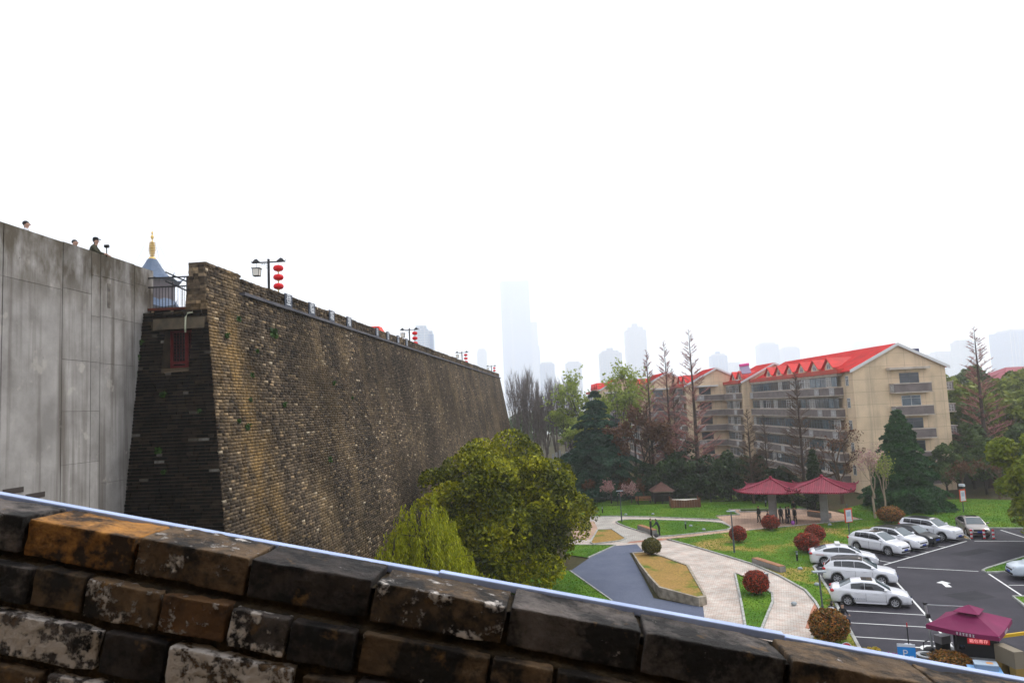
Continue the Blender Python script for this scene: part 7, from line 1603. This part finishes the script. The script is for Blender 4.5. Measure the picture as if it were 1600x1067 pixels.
def tower(name, label, x, y, blocks, m, m2=None):
    t = thing(name, label, 'tower', (x, y, 0))
    for i, (x0, x1, d0, d1, z0, z1) in enumerate(blocks):
        o = MB().b2((x0, d0, z0), (x1, d1, z1)).build('tower_block' if i == 0 else 'upper_block', m if i % 2 == 0 or m2 is None else m2, t)
        if z1 - z0 > 20 and x1 - x0 > 10:      # vertical fins and a recessed core give the faces relief
            nf = max(2, int((x1 - x0) / 9))
            for k in range(nf + 1): MB().b2((x0 + (x1 - x0) * k / nf - 0.5, d0 - 1.0, z0), (x0 + (x1 - x0) * k / nf + 0.5, d0, z1 - 2)).build('fin', m2 or m, o)
    return t
def px(u, v, d):
    """bearing of a photo position, used once here to set far towers at their distance"""
    x, z = (u - 800) / 1110, -(v - 533.5) / 1110
    c, s = math.cos(rad(2.65)), math.sin(rad(2.65)); x, z = x * c + z * s, -x * s + z * c
    cp_, sp_ = math.cos(rad(5.3)), math.sin(rad(5.3))
    yy = cp_ - z * sp_; zz = sp_ + z * cp_
    return x / yy * d, 13 + zz / yy * d
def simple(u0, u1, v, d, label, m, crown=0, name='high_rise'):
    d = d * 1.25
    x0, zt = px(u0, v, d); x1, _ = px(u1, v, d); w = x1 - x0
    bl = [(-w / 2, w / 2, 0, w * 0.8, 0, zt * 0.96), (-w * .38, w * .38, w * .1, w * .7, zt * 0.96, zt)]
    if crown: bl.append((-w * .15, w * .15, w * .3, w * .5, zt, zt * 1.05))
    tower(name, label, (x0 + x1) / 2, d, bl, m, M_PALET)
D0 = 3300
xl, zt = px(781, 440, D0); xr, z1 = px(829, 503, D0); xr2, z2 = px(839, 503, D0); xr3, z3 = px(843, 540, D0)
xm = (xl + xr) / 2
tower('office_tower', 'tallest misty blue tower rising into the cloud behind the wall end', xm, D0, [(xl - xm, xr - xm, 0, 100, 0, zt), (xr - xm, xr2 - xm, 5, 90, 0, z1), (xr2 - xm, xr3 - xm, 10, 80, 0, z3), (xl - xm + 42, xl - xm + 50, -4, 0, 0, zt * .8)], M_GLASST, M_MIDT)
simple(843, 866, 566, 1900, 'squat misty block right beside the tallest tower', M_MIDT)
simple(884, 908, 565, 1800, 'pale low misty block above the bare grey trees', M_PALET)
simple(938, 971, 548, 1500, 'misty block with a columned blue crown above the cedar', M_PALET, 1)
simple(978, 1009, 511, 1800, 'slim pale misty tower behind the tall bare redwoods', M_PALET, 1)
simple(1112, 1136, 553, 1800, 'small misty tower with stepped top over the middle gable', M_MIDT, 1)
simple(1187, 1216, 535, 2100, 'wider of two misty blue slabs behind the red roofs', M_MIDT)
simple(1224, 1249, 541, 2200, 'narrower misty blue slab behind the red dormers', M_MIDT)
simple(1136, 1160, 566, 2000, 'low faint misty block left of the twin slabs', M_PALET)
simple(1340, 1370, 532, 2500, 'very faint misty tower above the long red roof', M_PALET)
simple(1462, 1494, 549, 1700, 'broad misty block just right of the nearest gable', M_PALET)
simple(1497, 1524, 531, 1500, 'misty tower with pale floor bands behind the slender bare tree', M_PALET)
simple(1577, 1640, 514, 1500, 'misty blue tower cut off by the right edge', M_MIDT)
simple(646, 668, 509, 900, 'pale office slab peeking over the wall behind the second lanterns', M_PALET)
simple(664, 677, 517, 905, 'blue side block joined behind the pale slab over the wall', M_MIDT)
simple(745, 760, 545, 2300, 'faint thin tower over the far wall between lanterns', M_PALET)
# red roofed white house beyond the wood
hs = thing('distant_house', 'white house with a dark red hip roof beyond the wood at the right', 'house', (158, 220, 0))
MB().b2((-6, 0, 0), (26, 14, 15.0)).build('wall', M_WHITE, hs)
for i in range(8): MB().b2((-4.5 + i * 3.6, -0.08, 11.2), (-2.2 + i * 3.6, 0.0, 13.2)).build('window', GL[1], hs)
MB().add([(-8, -2, 15), (28, -2, 15), (28, 16, 15), (-8, 16, 15), (-1, 7, 18.5), (21, 7, 18.5)], [(0, 1, 5, 4), (1, 2, 5), (2, 3, 4, 5), (3, 0, 4), (3, 2, 1, 0)]).build('roof', mat('maroon_roof_tiles', (0.25, 0.03, 0.05), 0.7), hs)
# transmission mast behind the wall
ms = thing('radio_mast', 'thin pale lattice mast behind the wall top', 'mast', (-34, 180, 0))
MB().tube([(0, 0, 0), (0, 0, 35)], [0.5, 0.12], 5).build('pole', M_PALET, ms)
for z in (28, 31.5): MB().lathe([(0.9, -0.2), (0.9, 0.2)], 8, (0, 0, z)).build('platform', M_PALET, ms)
# pagoda with a golden finial behind the concrete wall
pg = thing('pagoda', 'blue roofed pagoda with a golden finial behind the concrete wall', 'pagoda', (-76.4, 150, -.1))
M_TILE = mat('blue_grey_tiles', (0.05, 0.085, 0.15), 0.6, (0.07, 0.11, 0.18), 2); M_OCHRE = mat('pagoda_timber', (0.09, 0.07, 0.075), 0.8)
def oct_roof(z, r, h, tip):
    mb = MB(); vs = []; n = 8; ks = 6
    for i in range(n * 2):
        a = PI / 8 + i * PI / n / 1.0 * 0.5 * 2 * 0.5 * 2 / 2 if False else PI / 8 + i * PI / n
        cr = 1.0 if i % 2 == 0 else math.cos(PI / 8)
        for k in range(ks):
            f = k / (ks - 1); rr = tip + (r * cr - tip) * f; zz = z + h * (1 - f) ** 1.9 + (0.55 * f ** 6 if i % 2 == 0 else 0)
            vs.append((rr * math.cos(a), rr * math.sin(a), zz))
    m_ = n * 2; fs = [(i * ks + k, i * ks + k + 1, ((i + 1) % m_) * ks + k + 1, ((i + 1) % m_) * ks + k) for i in range(m_) for k in range(ks - 1)]
    mb.add(vs, fs); mb.add([(v[0] * .99, v[1] * .99, v[2] - 0.25) for v in vs], [f[::-1] for f in fs])
    o = mb.build('roof', M_TILE, pg)
    for i in range(8):
        a = PI / 8 + i * PI / 4; c, s = math.cos(a), math.sin(a)
        MB().tube([(r * c * .9, r * s * .9, z + .3), (r * c * 1.04, r * s * 1.04, z + 0.75), (r * c * 1.09, r * s * 1.09, z + 1.6)], [0.2, 0.14, 0.03], 5).build('roof_horn', M_TILE, o)
oct_roof(43.2, 5.9, 5.1, 0.9); MB().lathe([(4.6, 38), (4.6, 43.3)], 8).build('wall', M_OCHRE, pg); oct_roof(37.2, 6.6, 2.2, 4.4); MB().lathe([(5.2, 0), (5.2, 37.5)], 8).build('wall', M_OCHRE, pg)
fin = MB(); fin.lathe([(0.85, 48.1), (0.65, 48.7), (0.4, 48.8)], 14)
for k in range(9):
    r_ = 0.40 + 0.3 * math.sin(PI * (k + 1.5) / 11.5); z_ = 49.0 + k * 0.36; fin.lathe([(0.2, z_ - 0.06), (r_, z_), (r_, z_ + 0.12), (0.2, z_ + 0.18)], 14); fin.lathe([(0.2, z_ + .18), (.2, z_ + .3)], 10)
fin.lathe([(0.12, 52.1), (0.12, 52.6), (0.3, 52.9), (0.36, 53.2), (0.22, 53.5), (0.08, 53.7), (0.25, 54.0), (0.05, 54.5)], 12)
fin.build('finial', mat('gilded_metal', (0.75, 0.5, 0.12), 0.35, metal=0.4), pg)
for i in range(6):
    a = PI / 8 + i * PI / 3; MB().tube([(0.9 * math.cos(a), 0.9 * math.sin(a), 52.6), (3.2 * math.cos(a), 3.2 * math.sin(a), 47.2), (6.8 * math.cos(a), 6.8 * math.sin(a), 44.2)], 0.03, 4).build('chain', M_PALET, pg)
# dark hall roof seen under the pagoda, behind the platform
hl = thing('temple_hall', 'dark tiled hall roof seen through the steel platform railing', 'building', (-27.5, 60, 15.5))
MB().b2((-6, 0, -15), (8, 8, 3.4)).build('wall', mat('dark_red_wood', (0.07, 0.025, 0.03), 0.7), hl)
MB().add([(-7, -1.5, 3.2), (9, -1.5, 3.2), (9, 9.5, 3.2), (-7, 9.5, 3.2), (-5, 4, 6.6), (7, 4, 6.6)], [(0, 1, 5, 4), (1, 2, 5), (2, 3, 4, 5), (3, 0, 4), (3, 2, 1, 0)]).build('roof', mat('dark_roof_tiles', (0.04, 0.045, 0.05), 0.7, (0.06, 0.06, 0.06), 3), hl)
# ------------------------------------------------------------------ the hazy air
hz = bpy.data.materials.new('haze_air'); hz.use_nodes = True
N, L = hz.node_tree.nodes, hz.node_tree.links
N.remove(N['Principled BSDF'])
pv = N.new('ShaderNodeVolumePrincipled'); pv.inputs['Color'].default_value = (0.985, 0.99, 1.0, 1); pv.inputs['Density'].default_value = 0.0005; pv.inputs['Anisotropy'].default_value = 0.5
L.new(pv.outputs[0], N['Material Output'].inputs['Volume'])
hm = MB(); hm.b2((-3200, -80, -1.2), (3600, 4300, 640))
tag(hm.build('haze', hz), 'pale misty air that hides the far city', 'haze', kind='stuff')
